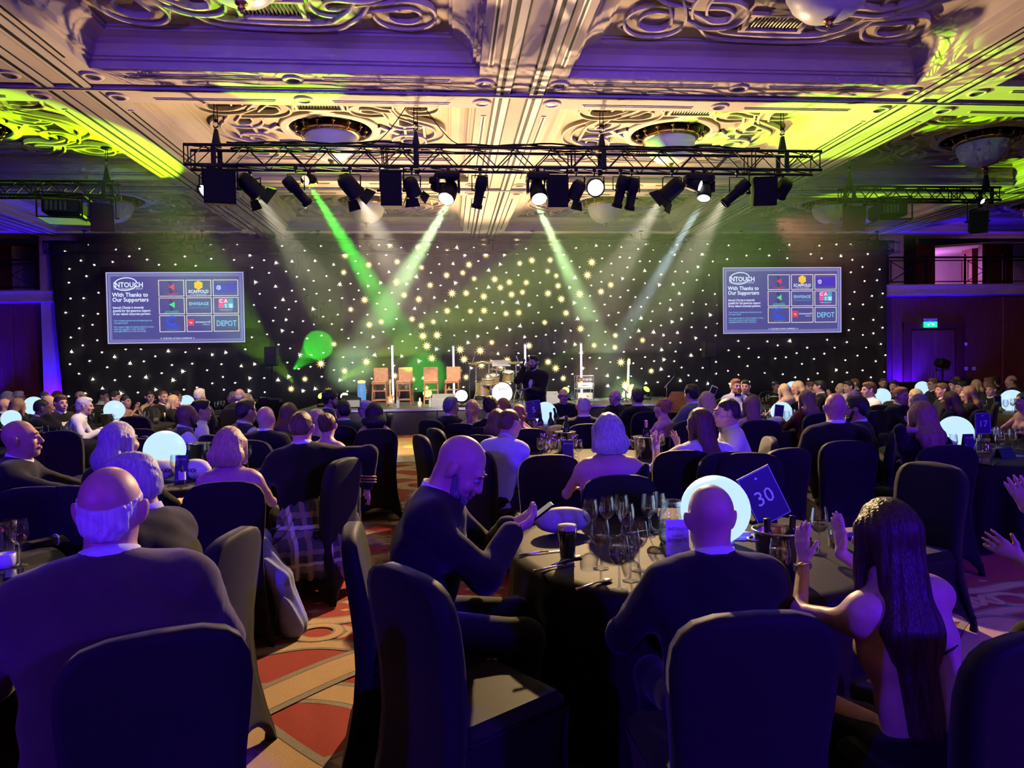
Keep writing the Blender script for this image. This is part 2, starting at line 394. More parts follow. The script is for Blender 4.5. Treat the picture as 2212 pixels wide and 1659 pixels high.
# slot air diffusers and downlights on the beams
sd = MB(); sd.box((0, 0, -.004), (.075, 1, .01)); sd.box((0, 0, -.011), (.028, .98, .006), mi=1); slot_me = sd.mesh('slot_diffuser', [m_beadl, m_slot])
dl = MB(); dl.lathe([(.085, -.005), (.09, -.02), (.125, -.022), (.14, -.008), (.145, 0)], 20); dl.lathe([(.085, -.005), (.06, .0), (0, .0)], 16, mi=1)
dl.lathe([(.085, -.012), (.05, -.004), (0, -.002)], 12, mi=1)
m_dlin = mat('downlight_inner', (.10, .09, .08), .35)
down_me = dl.mesh('downlight', [m_relief, m_dlin])
def child(name, me, parent, loc, rz=0, sc=None):
    o = link(name, me, parent, loc, (0, 0, rz))
    if sc: o.scale = sc
    return o
for b in BX[2:8]:
    for j in range(1, 4):
        y0, y1 = BY[j]+.9, BY[j+1]-.9
        for s in (-1, 1): child('slot_diffuser', slot_me, ceiling, (b+s*.47, (y0+y1)/2, ZC-.002), 0, (1, y1-y0, 1))
        for s in (-1, 1):
            for q in (-1, 1):
                if BY[j]+q*.42 < 5: continue
                child('downlight', down_me, ceiling, (b+s*.52, BY[j]+q*.36, ZC-.003))
for j in (2, 3):
    for b in BX[2:7]:
        for q in (-1, 1):
            child('slot_diffuser', slot_me, ceiling, (b+3.09-1.25, BY[j]+q*.42, ZC-.002), PI/2, (.8, 1.7, 1))
            child('slot_diffuser', slot_me, ceiling, (b+3.09+1.25, BY[j]+q*.42, ZC-.002), PI/2, (.8, 1.7, 1))
            child('downlight', down_me, ceiling, (b+3.09, BY[j]+q*.36, ZC-.003))
# chandelier: frosted bowl, brass rim, candle arms, finial
def chandelier(x, y, z, label):
    t = thing('chandelier', label, 'chandelier', (x, y, z), 0, 'bowl chandeliers in the ceiling')
    t.scale = (.76, .76, .76)
    b = MB(); b.lathe([(.60, .10), (.60, .02), (.575, -.12), (.50, -.28), (.36, -.42), (.18, -.495), (.03, -.51)], 32); b.build('glass_bowl', m_frost, t)
    r = MB(); r.lathe([(.59, .05), (.64, .05), (.68, .09), (.66, .17), (.62, .20), (.62, .30), (.59, .30), (.59, .05)], 32); r.lathe([(.58, .14), (0, .14)], 24, mi=1); r.build('brass_rim', [m_gold, m_slot], t)
    f = MB(); f.lathe([(.0, -.49), (.095, -.495), (.075, -.525), (.035, -.54), (.055, -.57), (.03, -.60), (.015, -.615), (.022, -.63), (.0, -.65)], 12); f.build('finial', m_gold, t)
    am = MB(); am.tube(spline([(.62, 0, .16), (.70, 0, .08), (.79, 0, .09), (.81, 0, .16)], 4, False), .011, 5); am.lathe([(.012, 0), (.045, .015), (.05, .03), (.015, .035)], 8, (.81, 0, .15)); am.cyl((.81, 0, .17), (.81, 0, .30), .018, .014, 6); am.ball((.70, 0, .065), .022, 6, 4)
    me = am.mesh('candle_arm', m_gold)
    for i in range(14): link('candle_arm', me, t, None, (0, 0, 2*PI*i/14))
    ro = MB(); ro.cyl((0, 0, .14), (0, 0, .62), .03, n=8); ro.build('stem', m_gold, t)
    return t
CHL = {}
cnames = {(3, 1): 'chandelier cut off by the top edge above the green-lit knot', (4, 1): 'large chandelier bowl at the top edge, right of the centre beam', (3, 2): 'chandelier above the main truss left of the centre beam', (4, 2): 'chandelier above the main truss right of the centre beam',
          (2, 2): 'chandelier in the lime-lit coffer at the left edge', (5, 2): 'chandelier over the right side truss in lime light', (2, 3): 'white bowl chandelier behind the left side truss loudspeaker', (3, 3): 'white bowl chandelier above the left half of the stage',
          (4, 3): 'white bowl chandelier above the right half of the stage', (5, 3): 'white bowl chandelier between main truss and right side truss', (6, 3): 'chandelier at the right edge in blue light'}
first = None
for i in range(1, 7):
    for j in range(1, 4):
        cx, cyy = (BX[i]+BX[i+1])/2, (BY[j]+BY[j+1])/2
        if j == 1 and i in (1, 6): continue
        c = child('coffer', coffer_me, ceiling, (cx, cyy, ZC))
        k = link('knot_relief', knot_me, c, (0, 0, .383))
        for (vx, vy, rz) in ((0, 1.22, .0), (0, -1.22, 0), (1.48, 0, PI/2), (-1.48, 0, PI/2)):
            for nm_, me_ in (('vent_frame', vent_f), ('vent_grille', vent_g)):
                o_ = link(nm_, me_, c, (vx, vy, .372), (0, 0, rz))
                if vx: o_.scale = (.72, .85, 1)
        for (dx, dy) in ((1.85, 1.45), (-1.85, 1.45), (.62, 1.66), (-.62, 1.66), (1.85, -1.45), (-1.85, -1.45)):
            child('downlight', down_me, c, (dx, dy, .381))
        if (i, j) in cnames: CHL[(i, j)] = (cx, cyy, ZC+.19, cnames[(i, j)])
for (i, j), a in CHL.items():
    if first is None: first = chandelier(*a)
    else:
        c = copy_tree(first); c.location = a[:3]; c['label'] = a[3]

# back wall, balcony and side walls
wb = MB(); wb.box((0, YB+.1, 1.85), (52, .2, 3.7)); wall_back = tag(wb.build('wall_back', m_wood), kind='structure')
for (x0, x1) in ((-17.0, -14.6), (-14.4, -12.5), (14.2, 15.2), (18.0, 19.8), (20.0, 22.0)):
    p = MB(); p.bbox(((x0+x1)/2, YB-.012, 1.85), (x1-x0, .03, 3.5), .008); p.build('wall_panel', m_wood, wall_back)
ZL = 3.62
lg = MB(); lg.box((0, YB-.25, ZL+.16), (52, .7, .30)); lg.box((0, YB-.27, ZL+.05), (52, .62, .06)); lg.box((0, YB-.30, ZL+.30), (52, .80, .05))
ledge = tag(lg.build('trim_1', m_wallpaint), kind='structure')
ub = MB()        # upper wall behind the balcony with the lit opening
UY = YB+1.6
a0 = at(2020, 520, Y=UY).x; a1 = at(2122, 520, Y=UY).x
for (x0, x1) in ((-26, a0), (a1, 26)): ub.box(((x0+x1)/2, UY+.1, 4.6), (x1-x0, .2, 2.0))
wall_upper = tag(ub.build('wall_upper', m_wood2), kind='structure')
for (x0, x1) in ((-13.35, -12.1), (at(1905, 560, Y=UY).x-1.0, at(1951, 560, Y=UY).x), (at(2188, 560, Y=UY).x, at(2188, 560, Y=UY).x+2.2)):
    p = MB(); p.bbox(((x0+x1)/2, UY-.02, 4.6), (x1-x0, .05, 1.9), .01); p.build('wall_panel', m_wallpaint, wall_upper)
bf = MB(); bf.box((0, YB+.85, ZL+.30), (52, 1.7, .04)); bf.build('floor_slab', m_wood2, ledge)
# the lobby seen through the opening
lb = MB(); lb.box((a0+1.2, UY+3.6, 4.3), (7, .1, 3.0)); lb.box((a0-.6, UY+1.9, 4.3), (.1, 3.6, 3.0)); lb.box((a0+4.2, UY+1.9, 4.3), (.1, 3.6, 3.0))
lb.box((a0+1.8, UY+1.9, 5.6), (7, 3.8, .08), R=Matrix.Rotation(-.06, 3, 'Y')); lb.box((a0+1.8, UY+1.9, ZL+.3), (7, 3.6, .06))
m_lobby = nmat('lobby_paint', (.72, .62, .66), (.66, .56, .62), .7, scale=2)
wall_lobby = tag(lb.build('wall_lobby', m_lobby), kind='structure')
lbc = MB(); lbc.box((a0+.95, UY+3.50, 4.2), (.5, .08, 2.4)); lbc.box((a0+2.35, UY+1.2, 4.3), (.5, .5, 2.6)); lbc.build('wall_panel', m_wood, wall_lobby)
pl = bpy.data.lights.new('lobby_lamp', 'POINT'); pl.energy = 170; pl.color = (.85, .28, 1); pl.shadow_soft_size = .2
link('lobby_lamp', pl, None, (a0+.4, UY+2.2, 4.9))
# blue-lit column at the far end of the curtain
for x0, x1 in ((at(90, 650, Y=21.35).x, at(158, 650, Y=21.35).x), (at(1914, 600, Y=21.35).x-.3, at(1950, 600, Y=21.35).x)):
    c = MB(); c.box(((x0+x1)/2, 21.5, 2.76 if x0 < 0 else 4.7), (x1-x0, .4, 5.52 if x0 < 0 else 1.64)); tag(c.build('wall_pier', m_wallpaint), kind='structure')
for s, nm in ((-1, 'wall_left'), (1, 'wall_right')):
    q = MB(); q.box((s*24.1, 9, 2.76), (.2, 27, 5.6)); tag(q.build(nm, m_wood), kind='structure')
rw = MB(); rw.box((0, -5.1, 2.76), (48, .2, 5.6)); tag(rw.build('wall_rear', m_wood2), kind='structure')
# balcony railing, one thing per run
def railing(x0, x1, label):
    t = thing('balcony_railing', label, 'railing', (x0, YB-.5, ZL+.33), 0, 'balcony railings')
    L = x1-x0
    tr = MB(); tr.box((L/2, 0, .86), (L, .06, .05)); tr.build('top_rail', m_black, t)
    for z in (.10, .76):
        r = MB(); r.box((L/2, 0, z), (L, .03, .03)); r.build('rail', m_black, t)
    n = max(1, round(L/1.25)); dx = L/n
    for i in range(n+1):
        p = MB(); p.box((i*dx, 0, .44), (.05, .05, .88)); p.ball((i*dx, 0, .93), .035, 6, 4); p.build('post', m_black, t)
    for i in range(n):
        c = MB(); x = i*dx
        if i % 2 == 0:
            c.cyl((x+.1, 0, .12), (x+dx-.1, 0, .74), .012, n=5); c.cyl((x+.1, 0, .74), (x+dx-.1, 0, .12), .012, n=5); c.ball((x+dx/2, 0, .43), .035, 6, 4)
        for q in (.1, dx-.1): c.cyl((x+q, 0, .10), (x+q, 0, .76), .012, n=5)
        c.build('lattice_panel', m_black, t)
    return t
railing(-15.6, at(80, 600, Y=YB-.5).x, 'black metal balcony railing at the far left above the wooden wall')
railing(at(1917, 600, Y=YB-.5).x, 18.9, 'black metal balcony railing above the exit door on the right')
# exit door on the right
dx0, dx1 = at(1967, 780, Y=YB).x, at(2058, 780, Y=YB).x; dzt = at(2010, 712, Y=YB).z
dr = MB(); dr.box(((dx0+dx1)/2, YB-.03, dzt/2), (dx1-dx0+.05, .06, dzt)); door = tag(dr.build('door_1', m_wood2), kind='structure')
mid = (dx0+dx1)/2
for a, b in ((dx0, mid-.008), (mid+.008, dx1)):
    l = MB(); l.bbox(((a+b)/2, YB-.075, dzt/2-.01), (b-a, .05, dzt-.03), .006); lo = l.build('door_leaf', m_wood, door)
    h = MB(); h.cyl((b-.1 if b < mid else a+.1, YB-.13, .95), (b-.1 if b < mid else a+.1, YB-.13, 1.25), .014, n=6); h.build('handle', mat('steel', (.5, .5, .52), .3, metal=1), lo)
fr = MB()
for (x, w_) in ((dx0-.17, .26), (dx1+.17, .26)): fr.box((x, YB-.05, dzt/2+.12), (w_, .12, dzt+.24))
fr.box((mid, YB-.05, dzt+.13), (dx1-dx0+.6, .13, .22)); fr.build('door_frame', m_wood2, door)
ex = at(2014, 700, Y=YB-.25)
es = thing('exit_sign', 'green illuminated exit sign with a running figure above the door', 'sign', (ex.x, YB-.16, ex.z-.10))
eb = MB(); eb.bbox((0, 0, .25), (.42, .10, .07), .01); eb.box((0, .04, .2), (.03, .03, .06)); eb.build('housing', mat('sign_grey', (.5, .5, .55), .5), es)
eg = MB(); eg.bbox((0, 0, .09), (.46, .03, .19), .006); eg.build('panel', emis('exit_green', (.02, .62, .38), 1.6), es)
fg = MB()
for p in ((-.08, .08, .05, .06), (.02, .12, .035, .035)): fg.box((p[0], -.018, p[1]), (p[2], .004, p[3]))
fg.prism([(.06, .07), (.12, .11), (.06, .15)], .004, Matrix.Translation((0, -.018, -.02)) @ Matrix.Rotation(PI/2, 4, 'X')); fg.build('figure', emis('exit_white', (.75, 1, .9), 2.2), es)
for (x, y, r, nm, lb_) in ((2087, 743, .06, 'wall_speaker', 'small round white fitting on the wooden wall right of the exit door'), (2087, 796, .05, 'wall_socket', 'small white socket plate low on the wall, left of its twin'), (2104, 796, .05, 'wall_socket', 'small white socket plate low on the wall, right of its twin')):
    p = at(x, y, Y=YB-.04); s_ = MB()
    if nm == 'wall_speaker': s_.lathe([(0, .03), (.05, .025), (.065, 0)], 14, M=Matrix.Translation(p) @ Matrix.Rotation(PI/2, 4, 'X'))
    else: s_.bbox(p, (.11, .03, .11), .008); s_.box(p+Vector((0, -.017, 0)), (.04, .006, .02), mi=1)
    tag(s_.build(nm, [mat('white_plastic', (.7, .7, .72), .4), m_slot]), lb_, 'wall fitting')
# ------------------------------------------------------------------ star curtain
YD = 20.95
m_drape = mat('black_velvet', (.010, .010, .014), .95, sheen=.15)
xa, xb = at(136, 700, Y=YD).x, at(1917, 700, Y=YD).x; zt = at(1000, 519, Y=YD).z
dv = MB(); nx = 700; V = []; Fs = []
for i in range(nx+1):
    t = i/nx; x = xa+(xb-xa)*t
    for k in range(4):
        z = zt*k/3; a = .035*(1.2-.3*k/3)*math.sin(x*9.0+1.3*math.sin(x*1.7))
        xx = x-(.32 if i < 3 else .0)*0
        if i == 0: xx = x-.30*(k/3)
        V.append((xx, YD+a, z))
for i in range(nx):
    for k in range(3): Fs.append((i*4+k, (i+1)*4+k, (i+1)*4+k+1, i*4+k+1))
dv.add(V, Fs, 0, True)
curtain = tag(dv.build('star_curtain', m_drape), 'black starlight curtain full of tiny lights behind the stage', 'curtain')
m_star = emis('star_white', (1, .95, .66), 7.0, False); m_starb = emis('star_glint_yellow', (1, .80, .22), 3.2, False); m_starcore = emis('star_core', (1, .96, .72), 20, False)
def star_mesh(r, spikes, m1, m0, rc):
    b = MB(); b.ball((0, -.02, 0), rc, 8, 6, 1)
    for i in range(spikes):  # glowing spikes: the glint and halo round each bulb, built as geometry
        a = 2*PI*i/spikes+.2; e = Vector((math.cos(a), 0, math.sin(a))); sdv = Vector((-e.z, 0, e.x)); L = r*(1 if i % 2 == 0 else .7); wd = rc*.16
        b.add([e*L, sdv*wd, -sdv*wd, Vector((0, -.015, 0))], [(0, 1, 3), (0, 3, 2), (0, 2, 1)], 0)
    return b.mesh('star_light', [m1, m0])
st_small = star_mesh(.05, 4, m_star, m_star, .016); st_mid = star_mesh(.085, 6, m_star, m_starcore, .026); st_big = star_mesh(.145, 20, m_starb, m_starcore, .040)
rs = random.Random(11); stars = []
def blocked(x, z):
    for (q0, q1, r0, r1) in ((220, 540, 575, 755), (1550, 1830, 560, 735)):
        a, b = at(q0, r1, Y=YD), at(q1, r0, Y=YD)
        if a.x < x < b.x and a.z < z < b.z: return True
    return False
tries = 0
while len(stars) < 640 and tries < 60000:
    tries += 1
    x = rs.uniform(xa+.1, xb-.1); z = rs.uniform(.95, zt-.05)
    cen = 1.0-min(1, abs(x-1.2)/8.0)
    if rs.random() > .55+.45*cen: continue
    if blocked(x, z): continue
    dm = .29 if cen > .25 else .34
    if any((x-a)**2+(z-b)**2 < dm*dm for a, b, _ in stars): continue
    stars.append((x, z, rs.random()*(.45+.55*cen)+(.12 if z < 2.6 and x < -3 else 0)))
stars.sort(key=lambda s: -s[2])
for k, (x, z, q) in enumerate(stars[:300]):
    o = link('star_light', st_big if k < 100 else (st_mid if k < 220 else st_small), curtain, (x, YD-.07, z), (0, rs.uniform(0, 1), 0))
    s_ = rs.uniform(.75, 1.12); o.scale = (s_, 1, s_)
rest = MB()
for (x, z, q) in stars[300:]:
    for p in st_small.polygons:
        pass
    vs = [(v.co.x+x, v.co.y+YD-.07, v.co.z+z) for v in st_small.vertices]; rest.add(vs, [tuple(p.vertices) for p in st_small.polygons])
tag(rest.build('star_light_scatter', m_star, curtain), kind='stuff')

# ------------------------------------------------------------------ projection screens
YS = 20.3
def ecol(name, c, s=1.0): return emis('screen_'+name, c, s)
e_bg = ecol('navy', (.085, .078, .30)); e_line = ecol('lavender', (.42, .42, .78)); e_wh = ecol('white', (.70, .80, 1.0), 1.2); e_cy = ecol('cyan', (.25, .72, .95)); e_red = ecol('red', (.80, .06, .10)); e_pk = ecol('pink', (.85, .10, .38))
e_gr = ecol('green', (.10, .75, .30)); e_ye = ecol('yellow', (1, .62, .05)); e_bl = ecol('blue', (.03, .10, .80)); e_dk = ecol('dark', (.035, .03, .09)); e_cream = ecol('cream', (.90, .85, .70)); e_teal = ecol('teal', (.05, .42, .60)); e_ind = ecol('indigo', (.06, .03, .55))
def flat(name, parent, pts, m, y): 
    b = MB(); b.prism(pts, .004, Matrix.Translation((0, y, 0)) @ Matrix.Rotation(PI/2, 4, 'X')); return b.build(name, m, parent)
def rect(x0, x1, z0, z1): return [(x0, z0), (x1, z0), (x1, z1), (x0, z1)]
def frame_mesh(x0, x1, z0, z1, w_, y, mb):
    for r in (rect(x0, x1, z0, z0+w_), rect(x0, x1, z1-w_, z1), rect(x0, x0+w_, z0+w_, z1-w_), rect(x1-w_, x1, z0+w_, z1-w_)):
        mb.prism(r, .004, Matrix.Translation((0, y, 0)) @ Matrix.Rotation(PI/2, 4, 'X'))
def screen(cx, cz, W, H, label):
    t = thing('projection_screen', label, 'screen', (cx, YS, cz), 0, 'screens either side of the stage')
    fr = MB()
    for (x, z, a, b) in ((0, H/2+.07, W+.28, .14), (0, -H/2-.07, W+.28, .14), (W/2+.07, 0, .14, H), (-W/2-.07, 0, .14, H)): fr.bbox((x, .03, z), (a, .10, b), .01)
    fr.build('frame', m_blackmat, t)
    p = MB(); p.box((0, .02, 0), (W, .03, H)); p.build('display', e_bg, t)
    u, v = W/100, H/56.25          # layout in 100 x 56.25 units, origin at the middle
    X = lambda a: (a-50)*u
    Z = lambda b: (28.1-b)*v
    bd = MB(); frame_mesh(X(0), X(100), Z(56.2), Z(0), .9*u, -.002, bd); frame_mesh(X(1.9), X(98.1), Z(54.4), Z(1.9), .35*u, -.002, bd); frame_mesh(X(2.9), X(97.1), Z(53.4), Z(2.9), .22*u, -.002, bd); bd.build('border', e_line, t)
    T = lambda s, sz, x, y, m, **k: lettering(s, sz*v, t, (X(x), -.006, Z(y)), m, **k)
    T('INTOUCH', 5.6, 5.2, 11.8, e_wh, bold=.004, sx=.88)
    T('EVENT MANAGEMENT GROUP', 1.6, 5.4, 13.6, e_wh)
    sw = MB(); 
    for k, (a0_, a1_) in enumerate(((.2, 2.9), (3.4, 6.1))):
        pts = [Vector((X(14)+8.2*u*math.cos(a0_+(a1_-a0_)*i/16), Z(9.3)+4.9*v*math.sin(a0_+(a1_-a0_)*i/16)+.06*u*8*math.cos(a0_+(a1_-a0_)*i/16), 0)) for i in range(17)]
        q = MB(); ribbon(q, pts, [(-.35*u, .001), (.35*u, .001)], False); sw.add([(p_[0], -.006, p_[1]) for p_ in q.v], q.f)
    sw.build('logo_swoosh', e_wh, t)
    T('With Thanks to', 4.6, 4.2, 19.2, e_wh, bold=.003, sx=.92); T('Our Supporters', 4.6, 4.2, 23.1, e_wh, bold=.003, sx=.92)
    for k, s in enumerate(('Intouch Charity is sincerely', 'grateful for the generous support', 'of our valued corporate partners.')): T(s, 2.7, 4.4, 28.6+k*2.5, e_wh, bold=.0015, sx=.78)
    for k, s in enumerate(('Your kindness, partnership and generosity are', 'truly appreciated.')): T(s, 1.9, 4.6, 38.6+k*1.8, e_cy, sx=.82)
    for k, s in enumerate(('Your support helps the charity continue its work,', 'reach more people in need, and make a', 'meaningful difference in the community.')): T(s, 1.9, 4.6, 43.6+k*1.7, e_cy, sx=.80)
    T('TOGETHER, WE MAKE A DIFFERENCE', 1.7, 39.8, 53.0, e_wh, sx=.78)
    for q in (38.6, 62.4): flat('bullet', t, [(X(q)-.4*u, Z(52.4)), (X(q), Z(52.9)), (X(q)+.4*u, Z(52.4)), (X(q), Z(51.9))], e_wh, -.006)
    cols, rows = ((37.6, 56.2), (57.4, 76.0), (77.2, 95.8)), ((6.2, 19.2), (20.2, 33.2), (34.2, 47.4))
    for r in range(3):
        for c in range(3):
            x0, x1 = cols[c]; y0, y1 = rows[r]; f = MB(); frame_mesh(X(x0), X(x1), Z(y1), Z(y0), .45*u, -.003, f); f = f.build('logo_frame', e_cream, t)
            mx = (x0+x1)/2
            def L(s, sz, y, m, dx=0, **k): return lettering(s, sz*v, f, (X(mx+dx), -.008, Z(y)), m, align='CENTER', **k)
            def B(pts, m, nm='logo_mark'): return flat(nm, f, [(X(a), Z(b)) for a, b in pts], m, -.007)
            if (r, c) in ((0, 0), (1, 0)):
                m = e_red if r == 0 else e_gr; yy = y0
                L('2', 7, yy+6.4, e_dk, -.6, bold=.004); L('S', 5.5, yy+10.4, e_dk, -.4, bold=.004)
                B([(mx-2, yy+5.6), (mx+2.2, yy+8.2), (mx+2.2, yy+3.2)], m)
                L('V3 HOLDINGS' if r == 0 else 'V3 FACILITIES', 1.7, yy+11.4, m); L('LIMITED' if r == 0 else 'MANAGEMENT', 1.7, yy+12.7, m)
            elif (r, c) == (0, 1):
                B([(mx-3, y0+2.4), (mx-3, y0+6.2), (mx, y0+7.9), (mx+3, y0+6.2), (mx+3, y0+2.4), (mx, y0+.7)], e_ye); L('LT', 3.8, y0+5.8, e_dk, bold=.003, sx=.9)
                L('SCAFFOLD', 3.4, y0+10.4, e_wh, bold=.003, sx=.95); L('ACCESS SERVICES GROUP', 1.1, y0+11.9, e_wh)
            elif (r, c) == (0, 2):
                B([(x0+1, y0+2.6), (x0+1, y1-2.6), (x1-1, y1-2.6), (x1-1, y0+2.6)], e_ind); L('Indigo', 4.0, y0+7.8, e_wh, 2, bold=.002)
                B([(mx-6.6, y0+5.2), (mx-6.6, y0+7.4), (mx-5, y0+8.4), (mx-3.4, y0+7.4), (mx-3.4, y0+5.2), (mx-5, y0+4.2)], e_wh); B([(mx-5.8, y0+5.4), (mx-4.2, y0+7.2), (mx-4.2, y0+5.4), (mx-5.8, y0+7.2)], e_ind)
            elif (r, c) == (1, 1):
                L('ENVISAGE', 3.6, y0+6.2, e_cy, bold=.002, sx=.95); L('BUSINESS SOLUTIONS', 1.5, y0+8.6, e_teal)
            elif (r, c) == (1, 2):
                for (a, b, m, s) in ((-5.4, 1, e_pk, 'C'), (-1.8, 1, e_pk, 'A'), (1.8, 1, e_teal, ''), (-5.4, 4.9, e_pk, ''), (-1.8, 4.9, e_teal, 'S'), (1.8, 4.9, e_cy, 'S')):
                    B([(mx+a, y0+b), (mx+a, y0+b+3.7), (mx+a+3.5, y0+b+3.7), (mx+a+3.5, y0+b)], m)
                    if s: lettering(s, 4*v, f, (X(mx+a+1.75), -.013, Z(y0+b+3.3)), e_wh, align='CENTER', bold=.003)
                L('www.casspt.com', 1.5, y0+10.4, e_wh); L('CARE SERVICES', 1.2, y0+11.9, e_pk)
            elif (r, c) == (2, 0):
                q = [Vector((X(mx)+3.6*u*math.cos(a), Z(y0+4.4)+3.2*v*math.sin(a), 0)) for a in [.75+4.9*i/18 for i in range(19)]]
                g = MB(); ribbon(g, q, [(-.9*u, 0), (.9*u, 0)], False); h = MB(); h.add([(p_[0], -.008, p_[1]) for p_ in g.v], g.f); h.build('logo_mark', e_bl, f)
                L('Concept', 3.3, y0+10.2, e_bl, bold=.002); L('Fire & Security', 1.4, y0+11.9, e_teal)
            elif (r, c) == (2, 1):
                B([(x0+.8, y0+3.2), (x0+.8, y0+8.4), (x0+5.4, y0+8.4), (x0+5.4, y0+3.2)], e_red); B([(x0+1.8, y0+5), (x0+3.2, y0+7), (x0+4.8, y0+6)], e_wh)
                L('thomascarroll', 2.4, y0+6.2, e_wh, 2.6, sx=.85); L('MEMBER OF', 1.0, y0+7.9, e_wh, 5)
            else: L('DEPOT', 6.2, y0+8.8, e_cy, sx=.80, bold=.001)
    return t
pl0, pl1 = at(233, 743, Y=YS), at(526, 587, Y=YS)
S1 = screen((pl0.x+pl1.x)/2, (pl0.z+pl1.z)/2, pl1.x-pl0.x, pl1.z-pl0.z, 'large screen thanking supporters left of the stage')
q0, q1 = at(1564, 722, Y=YS), at(1815, 576, Y=YS)
S2 = copy_tree(S1); S2.location = ((q0.x+q1.x)/2, YS, (q0.z+q1.z)/2); S2['label'] = 'large screen thanking supporters right of the stage'

# ------------------------------------------------------------------ stage
YF, ZS = 17.2, .62
m_fascia = mat('stage_fascia', (.045, .042, .045), .75); m_deck = nmat('stage_deck', (.13, .125, .125), (.09, .085, .09), .55, scale=3)
st = thing('stage', 'low black stage platform with a pale front edge', 'stage', (0, 0, 0))
d = MB(); d.box((1.5, (YF+20.75)/2, ZS-.03), (10.4, 20.75-YF, .06)); d.build('deck', m_deck, st)
for i in range(9):
    b = MB(); b.box((-3.6+i*1.2+.3, YF+.02, ZS/2-.03), (1.18, .03, ZS-.07)); b.build('skirt_panel', m_fascia, st)
e = MB(); e.box((1.5, YF-.01, ZS-.02), (10.4, .05, .05)); e.build('edge_strip', mat('edge_alu', (.45, .44, .42), .35, metal=.7), st)
for s_ in (-3.72, 6.72):
    b = MB(); b.box((s_, (YF+20.75)/2, ZS/2-.03), (.03, 20.75-YF, ZS-.07)); b.build('side_panel', m_fascia, st)
a = at(843, 935, z=0); b_ = at(918, 935, z=0)
bx = thing('stage_step', 'black box step standing in front of the stage', 'step', ((a.x+b_.x)/2, a.y+.45, 0))
g = MB(); g.bbox((0, 0, .22), (b_.x-a.x, .8, .44), .012); g.build('box', mat('step_black', (.02, .02, .02), .6), bx)
g = MB(); g.bbox((0, 0, .445), (b_.x-a.x-.02, .78, .012), .004); g.build('tread', m_blackmat, bx)

m_stoolw = nmat('stool_wood', (.42, .17, .07), (.30, .11, .045), .4, scale=6, stretch=(1, 1, .2)); m_leath = nmat('tan_leather', (.62, .30, .15), (.50, .22, .10), .45, scale=12, bump=.1)
def bar_stool(x, label):
    p = at(x, 874, Y=18.8)
    t = thing('bar_stool', label, 'stool', (p.x, 18.8, ZS), random.uniform(-.15, .15), 'bar stools on the stage')
    w2, dp, hs = .19, .19, .58
    for sx in (-1, 1):
        for sy in (-1, 1):
            l = MB(); l.cyl((sx*w2, sy*dp, 0), (sx*(w2-.03), sy*(dp-.03), hs), .02, .026, 6); l.build('leg', m_stoolw, t)
    for z, sy in ((.16, -1), (.16, 1), (.40, -1)):
        r = MB(); r.box((0, sy*(dp-.012), z), (2*w2-.03, .022, .035)); r.build('stretcher', m_stoolw, t)
    for sx in (-1, 1):
        r = MB(); r.box((sx*(w2-.012), 0, .24), (.022, 2*dp-.03, .03)); r.build('stretcher', m_stoolw, t)
    s_ = MB(); s_.bbox((0, 0, hs+.01), (.40, .40, .05), .012); s_.build('seat_frame', m_stoolw, t)
    s_ = MB(); s_.bbox((0, 0, hs+.055), (.39, .39, .06), .025); s_.build('seat', m_leath, t)
    k = MB(); R = Matrix.Rotation(.10, 3, 'X'); k.bbox((0, .19, hs+.24), (.38, .05, .36), .018, R=R); k.build('backrest', m_leath, t)
    return t
for x, l in ((822, 'tan leather bar stool on stage, leftmost of four'), (875, 'tan leather bar stool on stage, second from the left'), (932, 'tan leather bar stool with a green light under it on stage'), (979, 'tan leather bar stool on stage nearest the drum kit')): bar_stool(x, l)

m_led = emis('led_white', (1, .96, .82), 14, True); m_alu = mat('aluminium', (.62, .62, .60), .3, metal=.9); m_chrome = mat('chrome', (.80, .80, .80), .15, metal=1)
for k, (x, y0, lb_) in enumerate(((847, 745, 'upright LED light tube behind the leftmost bar stool'), (979, 746, 'upright LED light tube behind the fourth bar stool'), (1134, 742, 'upright LED light tube beside the standing speaker'), (1255, 740, 'upright LED light tube above the amplifier rack'))):
    Yt = 20.1; p = at(x, y0, Y=Yt); t = thing('led_tube', lb_, 'light', (p.x, Yt, ZS), 0, 'LED tubes at the back of the stage'); H = p.z-ZS
    c = MB(); c.box((0, .02, H/2+.03), (.06, .04, H-.06)); c.build('channel', m_alu, t)
    n = 26; dm = MB(); dm.ball((0, 0, 0), .024, 6, 4); dme = dm.mesh('led_dot', m_led)
    for i in range(n): link('led_dot', dme, t, (0, -.01, .1+(H-.16)*i/(n-1)))
    f = MB(); f.lathe([(.16, 0), (.16, .02), (.03, .04), (.03, .08)], 14); f.build('base', m_black, t)

